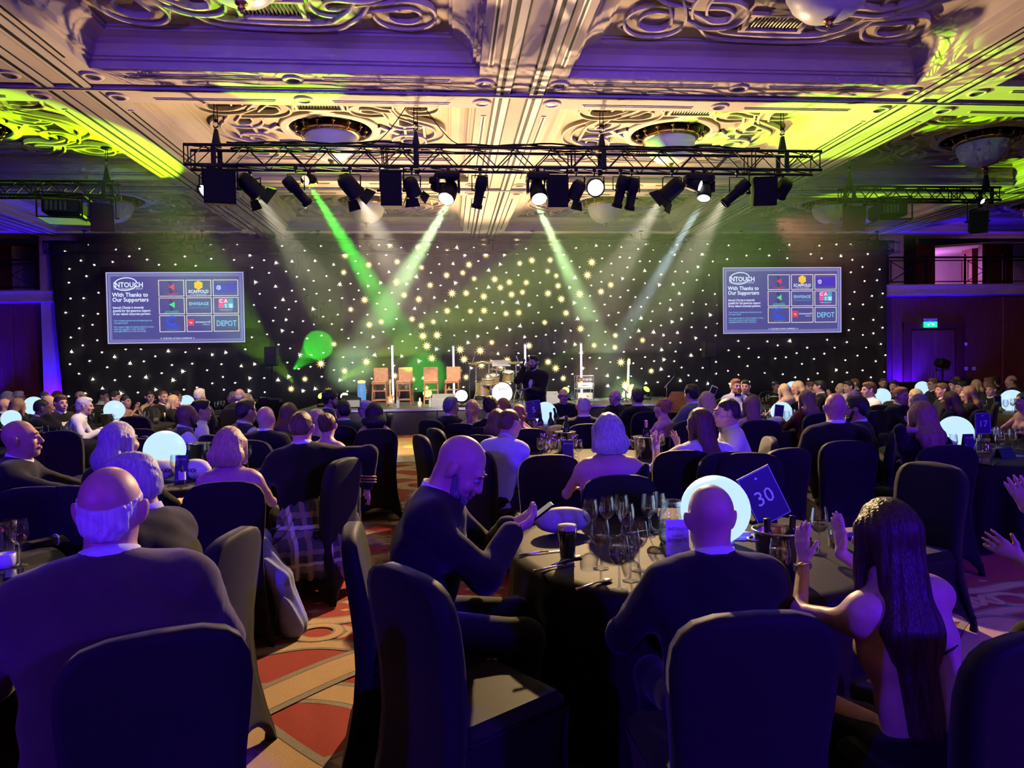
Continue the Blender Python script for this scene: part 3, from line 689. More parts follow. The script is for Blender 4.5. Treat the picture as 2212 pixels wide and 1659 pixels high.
# drum kit
m_glit = nmat('gold_sparkle', (.75, .58, .25), (.30, .22, .08), .25, metal=.7, scale=140, lo=.45, hi=.55); m_skin_d = mat('drum_head', (.86, .86, .80), .4); m_cym = mat('cymbal_bronze', (.72, .55, .24), .25, metal=1)
kp0 = at(1083, 870, Y=19.0); dk = thing('drum_kit', 'gold sparkle drum kit with white bass drum head', 'drum kit', (kp0.x, 19.0, ZS))
def drum(name, c, r, h, axis, tilt=0):
    M = Matrix.Translation(c) @ Matrix.Rotation(PI/2 if axis == 'y' else tilt, 4, 'X')
    s_ = MB(); s_.lathe([(r, -h/2), (r, h/2)], 24, M=M); o = s_.build(name, m_glit, dk)
    for pr in ([(r*.99, h/2+.004), (0, h/2+.006)], [(0, -h/2-.004), (r*.99, -h/2-.003)]):
        hd = MB(); hd.lathe(pr, 24, M=M, smooth=False); hd.build('drum_head', m_skin_d, o)
    for z in (-h/2, h/2):
        ho = MB(); ho.lathe([(r*1.0, z-.02), (r*1.05, z-.02), (r*1.05, z+.02), (r*1.0, z+.02)], 24, M=M); ho.build('hoop', m_chrome, o)
    return o
bd_ = drum('bass_drum', (0, -.15, .28), .27, .42, 'y')
lettering('DW', .10, bd_, (0, -.385, .36), m_black, align='CENTER')
drum('floor_tom', (-.48, .12, .40), .20, .38, 'z'); drum('rack_tom', (.20, .05, .72), .15, .24, 'z', .35); drum('rack_tom', (-.17, .08, .66), .13, .2, 'z', .35); drum('snare_drum', (-.34, -.1, .58), .17, .14, 'z', .1)
for (x, y, z, r) in ((-.66, .05, 1.08, .22), (-.30, .3, 1.10, .25), (.42, .1, 1.08, .24), (-.12, .0, .92, .17), (.60, .3, .84, .18)):
    c = MB(); c.lathe([(0, .02), (.04, .02), (r, 0), (r, -.004), (.04, .012), (0, .012)], 20, M=Matrix.Translation((x, y, z)) @ Matrix.Rotation(.18, 4, 'X')); c.build('cymbal', m_cym, dk)
    s_ = MB(); s_.cyl((x, y, z), (x, y, .30), .013, n=6)
    for k in range(3): a = k*2.1; s_.cyl((x, y, .36), (x+.22*math.cos(a), y+.22*math.sin(a), .0), .011, n=5)
    s_.build('cymbal_stand', m_chrome, dk)
pd = MB(); pd.bbox((.02, .1, 1.07), (.50, .26, .045), .012, R=Matrix.Rotation(.6, 3, 'X')); pd.cyl((-.1, .1, 1.05), (-.1, .1, .5), .012, n=6); pd.cyl((.12, .1, 1.05), (.12, .1, .5), .012, n=6); pd.build('percussion_pad', mat('pad_white', (.82, .82, .76), .4), dk)
th = MB(); th.cyl((0, .62, 0), (0, .62, .45), .03, n=8); th.lathe([(0, .45), (.17, .45), (.18, .50), (0, .53)], 16, (0, .62, 0)); th.build('drum_throne', m_black, dk)

def mic_stand(x, ytop, dx, Yt, label):
    p = at(x, ytop, Y=Yt); t = thing('microphone_stand', label, 'microphone stand', (p.x, Yt, ZS), 0, 'microphone stands on the stage'); H = p.z-ZS
    s_ = MB(); s_.cyl((0, 0, 0), (0, 0, H*.62), .013, n=6); s_.build('pole', m_chrome, t)
    for k in range(3):
        l = MB(); a = k*2.1+.4; l.cyl((0, 0, .12), (.26*math.cos(a), .26*math.sin(a), .01), .011, n=5); l.build('leg', m_black, t)
    b = MB(); b.cyl((-dx*.3, 0, H*.52), (dx, 0, H), .010, n=6); b.build('boom', m_chrome, t)
    m = MB(); m.cyl((dx, 0, H), (dx*1.08, -.01, H+.10), .02, .014, 8); m.ball((dx*1.08, -.01, H+.13), .035, 8, 6); m.build('microphone', m_black, t)
mic_stand(1013, 770, .14, 18.6, 'boom microphone stand at the left of the drum kit'); mic_stand(1128, 768, -.16, 18.9, 'boom microphone stand right behind the drum kit')
mic_stand(1440, 812, .22, 18.6, 'low boom microphone stand at the right end of the stage'); mic_stand(1352, 830, -.2, 18.2, 'short microphone stand between rack and guitar')
# rack with drawers
p = at(1262, 868, Y=18.7); t = thing('amplifier_rack', 'grey equipment rack with drawers on a tubular stand', 'equipment rack', (p.x, 18.7, ZS))
m_case = mat('case_grey', (.42, .41, .37), .45, metal=.2)
f = MB()
for sx in (-1, 1):
    for sy in (-1, 1): f.cyl((sx*.22, sy*.18, 0), (sx*.22, sy*.18, .72), .014, n=6)
for z in (.03, .36, .70):
    for sy in (-1, 1): f.cyl((-.22, sy*.18, z), (.22, sy*.18, z), .012, n=6)
    for sx in (-1, 1): f.cyl((sx*.22, -.18, z), (sx*.22, .18, z), .012, n=6)
f.build('stand', m_chrome, t)
for (z, h) in ((.16, .18), (.45, .14)):
    b = MB(); b.bbox((0, 0, z), (.40, .34, h), .012); bo = b.build('drawer_unit', m_case, t)
    k = MB(); k.box((0, -.175, z), (.16, .012, .02)); k.build('handle', m_black, bo)
b = MB(); b.bbox((0, 0, .60), (.42, .30, .10), .01); b.build('mixer', m_black, t)
for i in range(4):
    k = MB(); k.box((-.14+i*.095, -.155, .60), (.05, .006, .035)); k.build('meter', emis('meter_red', (.9, .12, .05), 1.5), t)

def guitar(x, Yt, body, label, neck=True, sc=1.0):
    p = at(x, 872, Y=Yt); t = thing('electric_guitar', label, 'guitar', (p.x, Yt, ZS), 0, 'guitars on the stage'); t.scale = (sc, sc, sc)
    out = [(.0, 0), (.11, .01), (.16, .07), (.15, .14), (.11, .20), (.13, .27), (.17, .36), (.12, .38), (.06, .34), (.04, .40), (-.04, .40), (-.06, .32), (-.12, .34), (-.15, .30), (-.11, .20), (-.15, .14), (-.16, .07), (-.11, .01)]
    M = Matrix.Translation((0, 0, .10)) @ Matrix.Rotation(PI/2+.12, 4, 'X')
    b = MB(); b.prism(out, .045, M); b.build('body', body, t)
    g = MB(); g.prism([(-.07, .08), (.07, .06), (.08, .2), (.03, .3), (-.05, .3)], .004, M @ Matrix.Translation((0, 0, .046))); g.build('pickguard', m_skin_d, t)
    n = MB(); n.prism([(-.028, .22), (.028, .22), (.022, .86), (-.022, .86)], .022, M @ Matrix.Translation((0, 0, .046))); n.build('neck', mat('maple', (.75, .52, .22), .35), t)
    hd = MB(); hd.prism([(-.022, .86), (.022, .86), (.05, .92), (.05, 1.03), (.0, 1.06), (-.03, .98)], .018, M @ Matrix.Translation((0, 0, .042))); hd.build('headstock', MATS['maple'], t)
    s_ = MB(); s_.tube([(-.16, -.12, 0), (-.10, 0, .10), (0, .10, .42), (.10, 0, .10), (.16, -.12, 0)], .011, 5); s_.build('stand', m_black, t)
guitar(1355, 18.3, mat('guitar_mint', (.62, .80, .55), .25), 'pale mint electric guitar on a stand at the right of the stage')
guitar(844, 18.5, mat('guitar_sunburst', (.55, .30, .08), .25), 'electric guitar on a stand between the first two bar stools', sc=.62)
def wedge(x, y, Yt, w_, label, mm):
    p = at(x, y, Y=Yt); t = thing('stage_monitor', label, 'loudspeaker', (p.x, Yt, ZS), 0, 'wedge monitors on the stage')
    b = MB(); M = Matrix.Translation((-w_/2, 0, 0)) @ Matrix(((0, 0, 1, 0), (1, 0, 0, 0), (0, 1, 0, 0), (0, 0, 0, 1))); b.prism([(-.2, 0), (.2, 0), (.2, .16), (.08, .33), (-.2, .22)][::1], w_, M); b.build('cabinet', mm, t)
    g = MB(); g.box((0, -.207, .12), (w_-.06, .012, .17)); g.build('grille', mat('mon_grille', (.22, .22, .21), .5), t)
wedge(958, 872, 17.7, .55, 'grey wedge monitor on the stage edge under the fourth stool', mat('mon_grey', (.26, .26, .26), .5)); wedge(1192, 868, 17.9, .32, 'small wedge monitor behind the standing speaker', MATS['mon_grey'])
wedge(760, 874, 18.2, .5, 'dark wedge monitor at the left end of the stage', m_black)
# stage floor lamps
def floor_lamp(x, y, Yt, col, st_, r, label, aim=(0, -1, .45)):
    p = at(x, y, Y=Yt); t = thing('stage_floor_lamp', label, 'stage light', (p.x, Yt, ZS), 0, 'lamps standing on the stage floor')
    q = Vector(aim).normalized().to_track_quat('Z', 'Y').to_matrix().to_4x4(); h = .26
    b = MB(); b.lathe([(0, -.16), (r*.7, -.16), (r*1.1, -.02), (r*1.15, .06), (r*1.0, .06)], 18, M=Matrix.Translation((0, 0, h)) @ q); b.build('housing', m_black, t)
    b = MB(); b.lathe([(r*1.0, .05), (r*.6, .065), (0, .07)], 18, M=Matrix.Translation((0, 0, h)) @ q); b.build('lens', emis('lens_%s' % label[:12], col, st_), t)
    y_ = MB(); y_.tube([(-r*1.3, 0, h), (-r*1.3, 0, .05), (0, 0, .03), (r*1.3, 0, .05), (r*1.3, 0, h)], .012, 6); y_.build('yoke', m_black, t)
    bb = MB(); bb.bbox((0, 0, .025), (.26, .22, .05), .01); bb.build('base', m_black, t)
floor_lamp(997, 872, 17.6, (1, .93, .70), 10, .15, 'round white lamp glowing at the stage edge below the stools')
floor_lamp(745, 872, 18.6, (.85, 1, .55), 9, .10, 'narrow bright lamp at the left end of the stage')
floor_lamp(924, 872, 19.6, (.3, 1, .05), 9, .12, 'green moving head lamp under the third bar stool')
floor_lamp(1222, 872, 19.8, (.35, 1, .05), 7, .10, 'green lamp on the floor between speaker and rack')
floor_lamp(1395, 872, 19.2, (.5, .8, .1), 2, .10, 'dim green moving head lamp right of the guitar', (.4, -1, .8))
floor_lamp(696, 850, 19.0, (.55, .9, .1), 3, .10, 'lime lamp at the far left of the stage behind the curly-haired man', (-.2, -1, .8))
# small things on the stage
def bottle_mesh(r, h, m):
    b = MB(); b.lathe([(0, 0), (r, 0), (r*1.02, .02*h), (r, .55*h), (r*.8, .66*h), (r*.36, .76*h), (r*.34, .96*h), (r*.42, .97*h), (r*.42, h), (0, h)], 14); return b
m_clear = mat('water_plastic', (.75, .85, .95), .15, trans=.6)
for (x, lb_, mm) in ((930, 'water bottle on the stage below the third stool', m_clear), (1200, 'water bottle behind the standing speaker', m_clear), (860, 'small bottle by the guitar stand on stage', m_clear)):
    p = at(x, 874, Y=17.8); t = thing('water_bottle', lb_, 'bottle', (p.x, 17.8, ZS), 0, 'water bottles on the stage'); bottle_mesh(.045, .26, mm).build('bottle_body', mm, t); c = MB(); c.lathe([(.02, .255), (.022, .28), (0, .28)], 8); c.build('cap', mat('cap_blue', (.1, .2, .6), .4), t)
for (x, lb_) in ((907, 'lit candle lantern on the stage between second and third stools'), (1212, 'lit candle lantern beside the standing speaker')):
    p = at(x, 874, Y=17.9); t = thing('candle_lantern', lb_, 'lantern', (p.x, 17.9, ZS)); c = MB(); c.lathe([(0, 0), (.05, 0), (.05, .14), (0, .14)], 10); c.build('candle', mat('wax', (.85, .75, .5), .5), t); c = MB(); c.lathe([(.004, .14), (.02, .17), (.012, .21), (0, .24)], 8); c.build('flame', emis('flame', (1, .7, .2), 14), t)
p = at(782, 870, Y=18.2); t = thing('bubble_lamp', 'tall blue bubble lamp column at the left of the stage', 'lamp', (p.x, 18.2, ZS)); c = MB(); c.lathe([(0, 0), (.14, 0), (.14, .08), (.10, .10), (0, .1)], 14); c.build('base', m_black, t); c = MB(); c.lathe([(.10, .10), (.11, .4), (.09, .62), (0, .64)], 14); c.build('tube', emis('lamp_blue', (.12, .35, .75), .9), t); c = MB(); c.lathe([(.095, .62), (.10, .68), (0, .70)], 14); c.build('cap', mat('lamp_cap', (.8, .7, .3), .4, emit=(1, .7, .2), estr=.6), t)
# loudspeakers on tripods, tablet, chair, dj desk
def pa_speaker(x, y0, y1, w_px, Yt, label, lit=None):
    p = at(x, (y0+y1)/2, Y=Yt); H = (y1-y0)*Yt/F_PX; W = w_px*Yt/F_PX
    t = thing('speaker_stand', 'tripod stand holding the '+label, 'stand', (p.x, Yt, 0), 0, 'tripod speaker stands')
    s_ = MB(); s_.cyl((0, 0, .2), (0, 0, p.z-H/2), .02, n=8); s_.build('pole', m_black, t)
    for k in range(3):
        a_ = k*2.094+.5; l = MB(); l.cyl((0, 0, .75), (.45*math.cos(a_), .45*math.sin(a_), .01), .014, n=6); l.build('leg', m_black, t)
    s2 = thing('loudspeaker', label, 'loudspeaker', (p.x, Yt, p.z-H/2), 0, 'loudspeakers on tripods')
    b = MB(); b.bbox((0, 0, H/2), (W, .34, H), .02); b.build('cabinet', m_black, s2); g = MB(); g.box((0, -.172, H/2), (W-.04, .01, H-.05)); g.build('grille', mat('spk_grille', (.02, .02, .022), .6), s2)
pa_speaker(587, 750, 790, 24, 17.0, 'dark loudspeaker in front of the curtain, right of the left screen'); pa_speaker(1532, 738, 774, 26, 17.2, 'dark loudspeaker in front of the curtain, left of the right screen')
p = at(1541, 843, Y=15.5); t = thing('tablet_stand', 'white-framed tablet on a thin stand right of the stage', 'tablet', (p.x, 15.5, 0))
b = MB(); b.bbox((0, 0, p.z), (.16, .02, .20), .008, R=Matrix.Rotation(.4, 3, 'Y')); b.build('tablet', mat('tab_white', (.75, .75, .78), .3), t); b = MB(); b.box((0, -.012, p.z), (.12, .006, .15), R=Matrix.Rotation(.4, 3, 'Y')); b.build('display', m_black, t); b = MB(); b.cyl((0, 0.02, 0), (0, .02, p.z), .012, n=6); b.lathe([(.16, 0), (.16, .02), (0, .025)], 12); b.build('stand', m_black, t)
# haze machine desk at the far left of the stage
p = at(566, 880, Y=17.0); t = thing('dj_desk', 'dark cloth-covered desk with equipment behind the left tables', 'desk', (p.x, 17.0, 0)); t.scale = (.62, .8, .95)
b = MB(); b.bbox((0, 0, .45), (1.7, .7, .9), .02); b.build('cloth', m_blackmat, t)
for (x, w_, h) in ((-.45, .5, .09), (.1, .35, .12), (.5, .4, .08)):
    b = MB(); b.bbox((x, 0, .90+h/2), (w_, .4, h), .01); bo = b.build('control_unit', m_black, t)
    k = MB()
    for i in range(6): k.cyl((x-w_*.35+i*w_*.14, -.1, .9+h), (x-w_*.35+i*w_*.14, -.1, .9+h+.025), .014, n=6)
    k.build('knob', m_chrome, bo)

# dance floor of parquet panels
m_parq = []
for k, (c1, c2) in enumerate((((.52, .34, .13), (.40, .25, .08)), ((.47, .30, .11), (.36, .22, .07)), ((.56, .38, .16), (.44, .28, .10)))):
    m_parq.append(nmat('parquet_%s' % 'abc'[k], c1, c2, .28, scale=4, stretch=(.6, 9, 1), detail=3))
ya, yb = at(900, 998, z=0).y, 16.6; dfl = thing('dance_floor', 'polished wooden dance floor in front of the stage', 'dance floor', (0, 0, 0))
x0 = -2.6; k = 0
pm = []
for m in m_parq: b = MB(); b.bbox((0, 0, .009), (.985, .985, .018), .004); pm.append(b.mesh('parquet_panel', m))
for i in range(8):
    for j in range(int((yb-ya)/1.0)):
        link('parquet_panel', pm[(i*2+j*5+(i*j) % 3) % 3], dfl, (x0+.5+i, ya+.5+j, .001), (0, 0, PI/2 if (i+j) % 2 else 0))
edge = MB(); edge.box((x0+4, ya-.03, .008), (8.1, .06, .016)); edge.box((x0-.03, (ya+yb)/2, .008), (.06, yb-ya, .016)); edge.build('edge_ramp', m_alu, dfl)
# ------------------------------------------------------------------ trusses
def truss(name, A, B, S, bay, label, rc=.024, rb=.010):
    A, B = Vector(A), Vector(B); L = (B-A).length; t = thing(name, label, 'truss', A); d = (B-A).normalized()
    t.rotation_euler = d.to_track_quat('X', 'Z').to_euler()
    cm = MB(); cm.cyl((0, 0, 0), (L, 0, 0), rc, n=8); cme = cm.mesh('chord', m_black)
    cs = [(-S/2, 0), (S/2, 0), (S/2, S), (-S/2, S)]
    for (y, z) in cs: link('chord', cme, t, (0, y, z))
    n = max(2, int(round(L/bay))); b = L/n; H = math.hypot(b/2, S)
    dm = MB(); dm.cyl((0, 0, 0), (b/2, 0, S), rb, n=5); du = dm.mesh('brace', m_black); dm = MB(); dm.cyl((0, 0, S), (b/2, 0, 0), rb, n=5); dd = dm.mesh('brace', m_black)
    em = MB(); em.cyl((0, -S/2, 0), (b, S/2, 0), rb, n=5); eh = em.mesh('brace', m_black)
    vm = MB(); vm.cyl((0, 0, 0), (0, 0, S), rb, n=5); vv = vm.mesh('brace', m_black)
    for i in range(n):
        for y in (-S/2, S/2): link('brace', du, t, (i*b, y, 0)); link('brace', dd, t, (i*b+b/2, y, 0))
        for z in (0, S): link('brace', eh, t, (i*b, 0, z))
        if i % 5 == 0:
            for y in (-S/2, S/2): link('brace', vv, t, (i*b, y, 0)); link('brace', vv, t, (i*b+.06, y, 0))
    for y in (-S/2, S/2): link('brace', vv, t, (L-.03, y, 0))
    return t
ta, tb = at(405, 357, Y=YT), at(1765, 376, Y=YT)
ZT = (ta.z+tb.z)/2
truss('lighting_truss', (ta.x, YT, ZT), (tb.x, YT, ZT), .29, .58, 'long black lighting truss hung across the middle of the hall')
la = at(255, 425, Y=13.2); truss('lighting_truss', (la.x-6, 13.2, la.z), (la.x, 13.2, la.z), .24, .48, 'short black truss at the left edge carrying a projector')
ra, rb_ = at(1818, 433, Y=13.2), at(2152, 433, Y=13.2); truss('lighting_truss', (ra.x, 13.2, ra.z), (rb_.x, 13.2, ra.z), .24, .48, 'short black truss on the right carrying a projector and two loudspeakers')
ca, cb = at(100, 545, Y=20.6), at(1925, 545, Y=20.6); truss('curtain_truss', (ca.x, 20.6, (ca.z+cb.z)/2), (cb.x, 20.6, (ca.z+cb.z)/2), .29, .8, 'black truss along the top of the star curtain', .026, .011)
def hoist(x, Y, z0, ztop, label, cables=False):
    t = thing('chain_hoist', label, 'hoist', (x, Y, z0), 0, 'hoists holding the trusses'); H = ztop-z0
    p = MB(); p.lathe([(.09, H), (.09, H-.03), (.03, H-.04)], 10); p.build('ceiling_plate', m_black, t)
    for s_ in (-1, 1):
        c = MB(); c.tube([(.012*s_, 0, H-.03), (.03*s_, 0, .36)], .007, 5); c.build('chain', m_black, t)
    k = MB(); k.tube([(0, 0, .40), (.035, 0, .36), (.03, 0, .31), (-.02, 0, .29), (-.035, 0, .32)], .012, 6); k.ball((0, 0, .40), .03, 8, 5); k.build('hook', m_black, t)
    b = MB(); b.prism([(-.07, .0), (.07, .0), (.02, .27), (-.02, .27)], .06, Matrix.Translation((0, .03, 0)) @ Matrix.Rotation(PI/2, 4, 'X')); b.build('bridle', m_black, t)
    for s_ in (-1, 1):
        b = MB(); b.box((0, s_*.15, -.16), (.07, .02, .34)); b.build('truss_clamp', m_black, t)
    if cables:
        for s_ in (-1, 1):
            c = MB(); c.tube(spline([(0, 0, H-.05), (s_*.22, 0, H*.55), (s_*.55, 0, .14), (s_*.85, 0, .06)], 5, False), .008, 5); c.build('cable', m_black, t)
    return t
for (x, lb_, cb_) in ((468, 'chain hoist at the left end of the main truss', False), (899, 'chain hoist with two drooping cables on the main truss', True), (1300, 'chain hoist on the main truss above the bright flood light', False), (1690, 'chain hoist at the right end of the main truss in lime light', False)):
    p = at(x, 330, Y=YT); hoist(p.x, YT, ZT+.29, ZC+.38, lb_, cb_)
for (x, z_, lb_) in ((232, la.z, 'chain hoist on the left side truss'), (1835, ra.z, 'chain hoist at the left end of the right side truss'), (2130, ra.z, 'chain hoist at the right end of the right side truss')):
    p = at(x, 400, Y=13.2); hoist(p.x, 13.2, z_+.24, z_+.24+.62, lb_)
for k, x in enumerate((182, 437, 687, 1150, 1385, 1602, 1895)):
    p = at(x, 505, Y=20.6); z0_ = (ca.z+cb.z)/2+.29; o = hoist(p.x, 20.6, z0_, z0_+.62, 'small hoist above the star curtain, number %s from the left' % ('one', 'two', 'three', 'four', 'five', 'six', 'seven')[k]); o.scale = (.8, .8, (ZC-z0_)/.62)

# cable run lying on the main truss
cr = MB()
for k in range(5):
    pts = []
    for i in range(60):
        t_ = i/59; x = ta.x+.6+(tb.x-ta.x-1.6)*t_
        pts.append((x, YT-.10+.05*k+.02*math.sin(x*2+k), ZT+.325+.03*abs(math.sin(x*1.1+k*.9))+.02*math.sin(x*5+k*2)))
    cr.tube(pts, .014, 5)
tag(cr.build('cable_bundle', m_blackmat), 'thick bundle of black cables lying along the main truss', 'cable')

# ------------------------------------------------------------------ fixtures
m_lensd = mat('lens_dark', (.05, .05, .06), .1)
def lens_mat(c, s): return emis('lamp_%d_%d_%d_%d' % (c[0]*99, c[1]*99, c[2]*99, s*10), c, s) if s else m_lensd
def place(px, py, Y):
    if abs(Y-YT) < .3: Y = YT-.145 if Y <= YT+.02 else YT+.145
    return at(px, py, Y=Y)
def clamp(t, z0):                 # hook clamp and yoke pin up to the truss
    c = MB(); c.bbox((0, 0, z0-.03), (.05, .07, .09), .01); c.cyl((0, 0, z0-.07), (0, 0, z0-.12), .012, n=6); c.build('clamp', m_black, t)
def aimq(d): return Vector(d).normalized().to_track_quat('Z', 'Y').to_matrix().to_4x4()
def par_can(px, py, Y, aim, label, col=(1, .8, .5), s_=0, r=.10, L=.26, name='par_can', doors=False, ztop=None):
    p = place(px, py, Y); zt_ = ztop if ztop else ZT; t = thing(name, label, 'stage light', p, 0, 'lamps hanging from the trusses')
    q = aimq(aim); b = MB()
    b.lathe([(0, -L*.55), (r*.7, -L*.55), (r*.98, -L*.35), (r, L*.35), (r*1.1, L*.37), (r*1.1, L*.45), (r*.96, L*.45), (r*.9, L*.30)], 16, M=q); b.build('housing', m_black, t)
    b = MB(); b.lathe([(r*.93, L*.32), (r*.5, L*.37), (0, L*.38)], 16, M=q); b.build('lens', lens_mat(col, s_), t)
    h = zt_-p.z; y = MB(); y.tube([(-r*1.15, 0, 0), (-r*1.15, 0, h*.55), (-r*.9, 0, h-.13), (r*.9, 0, h-.13), (r*1.15, 0, h*.55), (r*1.15, 0, 0)], .010, 5); y.build('yoke', m_black, t); clamp(t, h)
    if doors:
        for k in range(4):
            a = k*PI/2; w_ = r*1.5; d = MB(); M = q @ Matrix.Rotation(a, 4, 'Z') @ Matrix.Translation((0, r*1.05, L*.45)) @ Matrix.Rotation(-.55, 4, 'X')
            d.prism([(-w_*.55, 0), (w_*.55, 0), (w_*.75, r*1.15), (-w_*.75, r*1.15)], .006, M @ Matrix(((1, 0, 0, 0), (0, 0, 1, 0), (0, 1, 0, 0), (0, 0, 0, 1)))); d.build('barn_door', m_black, t)
    return t
def profile_spot(px, py, Y, aim, label, ztop=None):
    p = place(px, py, Y); t = thing('profile_spotlight', label, 'stage light', p, 0, 'lamps hanging from the trusses'); q = aimq(aim)
    b = MB(); b.lathe([(0, -.22), (.08, -.22), (.095, -.16), (.095, -.02), (.075, .0), (.07, .20), (.085, .21), (.085, .27), (.07, .27)], 12, M=q); b.build('housing', m_black, t)
    b = MB(); b.lathe([(.07, .25), (0, .26)], 12, M=q); b.build('lens', m_lensd, t)
    k = MB(); k.tube([q @ Vector((.09, 0, .02)), q @ Vector((.15, 0, .02))], .012, 5); k.tube([q @ Vector((-.09, 0, .08)), q @ Vector((-.14, 0, .08))], .012, 5); k.build('shutter_handle', m_black, t)
    h = ZT-p.z; y = MB(); y.tube([(-.12, 0, 0), (-.12, 0, h-.13), (.12, 0, h-.13), (.12, 0, 0)], .010, 5); y.build('yoke', m_black, t); clamp(t, h); return t
def moving_head(px, py, Y, aim, label, col=(1, 1, 1), s_=0, sc=1.0):
    p = place(px, py, Y); t = thing('moving_head', label, 'stage light', p, 0, 'lamps hanging from the trusses'); q = aimq(aim); h = ZT-p.z
    b = MB(); b.bbox((0, 0, h-.15), (.30*sc, .22*sc, .12), .03); b.build('base', m_black, t)
    for s2 in (-1, 1):
        y = MB(); y.prism([(-.055, -.02), (.055, -.02), (.07, h-.2), (-.07, h-.2)], .035, Matrix.Translation((s2*.135*sc-.017, 0, 0)) @ Matrix.Rotation(PI/2, 4, 'Z') @ Matrix.Rotation(PI/2, 4, 'X')); y.build('yoke_arm', m_black, t)
    b = MB(); b.lathe([(0, -.17), (.08, -.16), (.105, -.06), (.115, .06), (.11, .13), (.10, .14)], 16, M=q @ Matrix.Diagonal((sc, sc, sc, 1))); b.build('head', m_black, t)
    b = MB(); b.lathe([(.10, .125), (.06, .145), (0, .15)], 16, M=q @ Matrix.Diagonal((sc, sc, sc, 1))); b.build('lens', lens_mat(col, s_), t); clamp(t, h); return t
def rig_speaker(px, py, Y, wpx, hpx, tilt, yaw, label, ztop):
    p = place(px, py, Y); W, H = wpx*Y/F_PX, hpx*Y/F_PX; t = thing('hanging_loudspeaker', label, 'loudspeaker', p, yaw, 'loudspeakers hanging from the trusses')
    R = Matrix.Rotation(tilt, 4, 'X'); b = MB()
    b.prism([(-W/2, -.20), (W/2, -.20), (W*.36, .22), (-W*.36, .22)], H, R @ Matrix.Translation((0, 0, -H/2))); b.build('cabinet', m_blackmat, t)
    g = MB(); g.box((0, -.205, 0), (W*.94, .014, H*.95), M=R); g.build('grille', mat('rig_grille', (.012, .012, .013), .6, spec=.1), t)
    h = ztop-p.z
    for s_ in (-1, 1):
        y = MB(); y.cyl((s_*(W/2+.02), 0, -.02), (s_*(W/2+.02), 0, h-.02), .012, n=5); y.build('bracket_arm', m_black, t)
        kn = MB(); kn.cyl((s_*(W/2), 0, 0), (s_*(W/2+.07), 0, 0), .02, n=6); kn.build('knob', m_black, t)
    y = MB(); y.box((0, 0, h-.02), (W+.06, .05, .03)); y.build('bracket_bar', m_black, t)
    return t
rig_speaker(476, 406, YT-.15, 62, 68, .12, .25, 'black loudspeaker under the left end of the main truss', ZT)
rig_speaker(847, 412, YT-.15, 44, 70, .08, 0, 'black loudspeaker hanging left of the centre lamps', ZT)
rig_speaker(1201, 417, YT-.15, 44, 68, .08, 0, 'black loudspeaker hanging right of the lit moving head', ZT)
rig_speaker(1646, 416, YT-.15, 50, 62, .12, -.15, 'black loudspeaker near the right end of the main truss', ZT)
rig_speaker(223, 470, 13.1, 42, 56, .18, .35, 'black loudspeaker hanging from the left side truss', la.z)
rig_speaker(1842, 472, 13.1, 38, 54, .18, -.2, 'black loudspeaker under the left end of the right side truss', ra.z)
rig_speaker(2111, 478, 13.1, 34, 50, .25, -.45, 'tilted loudspeaker under the right end of the right side truss', ra.z)
par_can(452, 408, YT-.1, (-.5, -.75, -.75), 'white flood lamp glowing behind the leftmost truss loudspeaker', (1, .9, .65), 14, .12, .24, 'flood_lamp')
par_can(541, 402, YT+.05, (.55, .5, -.55), 'barn-door lamp next to the leftmost truss loudspeaker', doors=True, r=.13, L=.36, name='fresnel_lamp')
profile_spot(640, 411, YT, (.6, .2, -.7), 'slim profile spotlight, first on the left of the truss')
moving_head(668, 388, YT+.05, (-.4, -.75, -.3), 'small lamp with an orange glowing lens above the left profile spotlight', (1, .45, .16), 5, .75)
par_can(757, 403, YT, (.55, .5, -.62), 'barn-door lamp left of the second truss loudspeaker', doors=True, r=.13, L=.34, name='fresnel_lamp')
par_can(890, 405, YT, (.2, .5, -.6), 'barn-door lamp with pink light beside the second truss loudspeaker', (1, .35, .25), 2.5, .11, .26, 'fresnel_lamp', doors=True)
moving_head(946, 394, YT+.15, (-.2, .6, -.7), 'dark moving head left of the bright one on the truss', sc=.9)
moving_head(969, 416, YT, (-.28, -.62, -.80), 'brightly lit moving head throwing a green beam to the left', (1, .97, .70), 40, 1.15)
profile_spot(1037, 412, YT, (-.2, .2, -.9), 'dark profile spotlight alone at the centre of the truss')
moving_head(1162, 416, YT, (.05, -.62, -.80), 'brightly lit moving head throwing a green beam to the right', (1, .97, .70), 40, 1.15)
par_can(1284, 404, YT-.2, (0, -.95, -.35), 'dazzling warm flood lamp facing the audience from the truss', (1, .80, .38), 80, .13, .26, 'flood_lamp')
par_can(1245, 412, YT, (-.3, .4, -.6), 'barn-door lamp lost in the glare of the warm flood lamp', doors=True, r=.11, L=.28, name='fresnel_lamp')
profile_spot(1341, 411, YT, (-.18, .2, -.8), 'profile spotlight right of the warm flood lamp, first of a pair'); profile_spot(1365, 416, YT-.1, (-.10, .2, -.8), 'profile spotlight right of the warm flood lamp, second of a pair')
par_can(1452, 410, YT, (-.6, .4, -.55), 'barn-door lamp right of the pair of profile spotlights', doors=True, r=.13, L=.34, name='fresnel_lamp')
moving_head(1497, 398, YT, (.75, -.5, -.35), 'moving head with its lit lens turned to the right', (1, 1, .92), 7, .9)
moving_head(1522, 414, YT, (-.25, -.35, -.9), 'moving head throwing a pale blue beam down to the left', (.85, .97, 1), 16, .95)
profile_spot(1592, 415, YT, (-.65, .2, -.6), 'long profile spotlight left of the last truss loudspeaker')
par_can(1690, 408, YT+.05, (-.2, .6, -.6), 'green-lit lamp at the right end of the main truss', r=.12, L=.3)
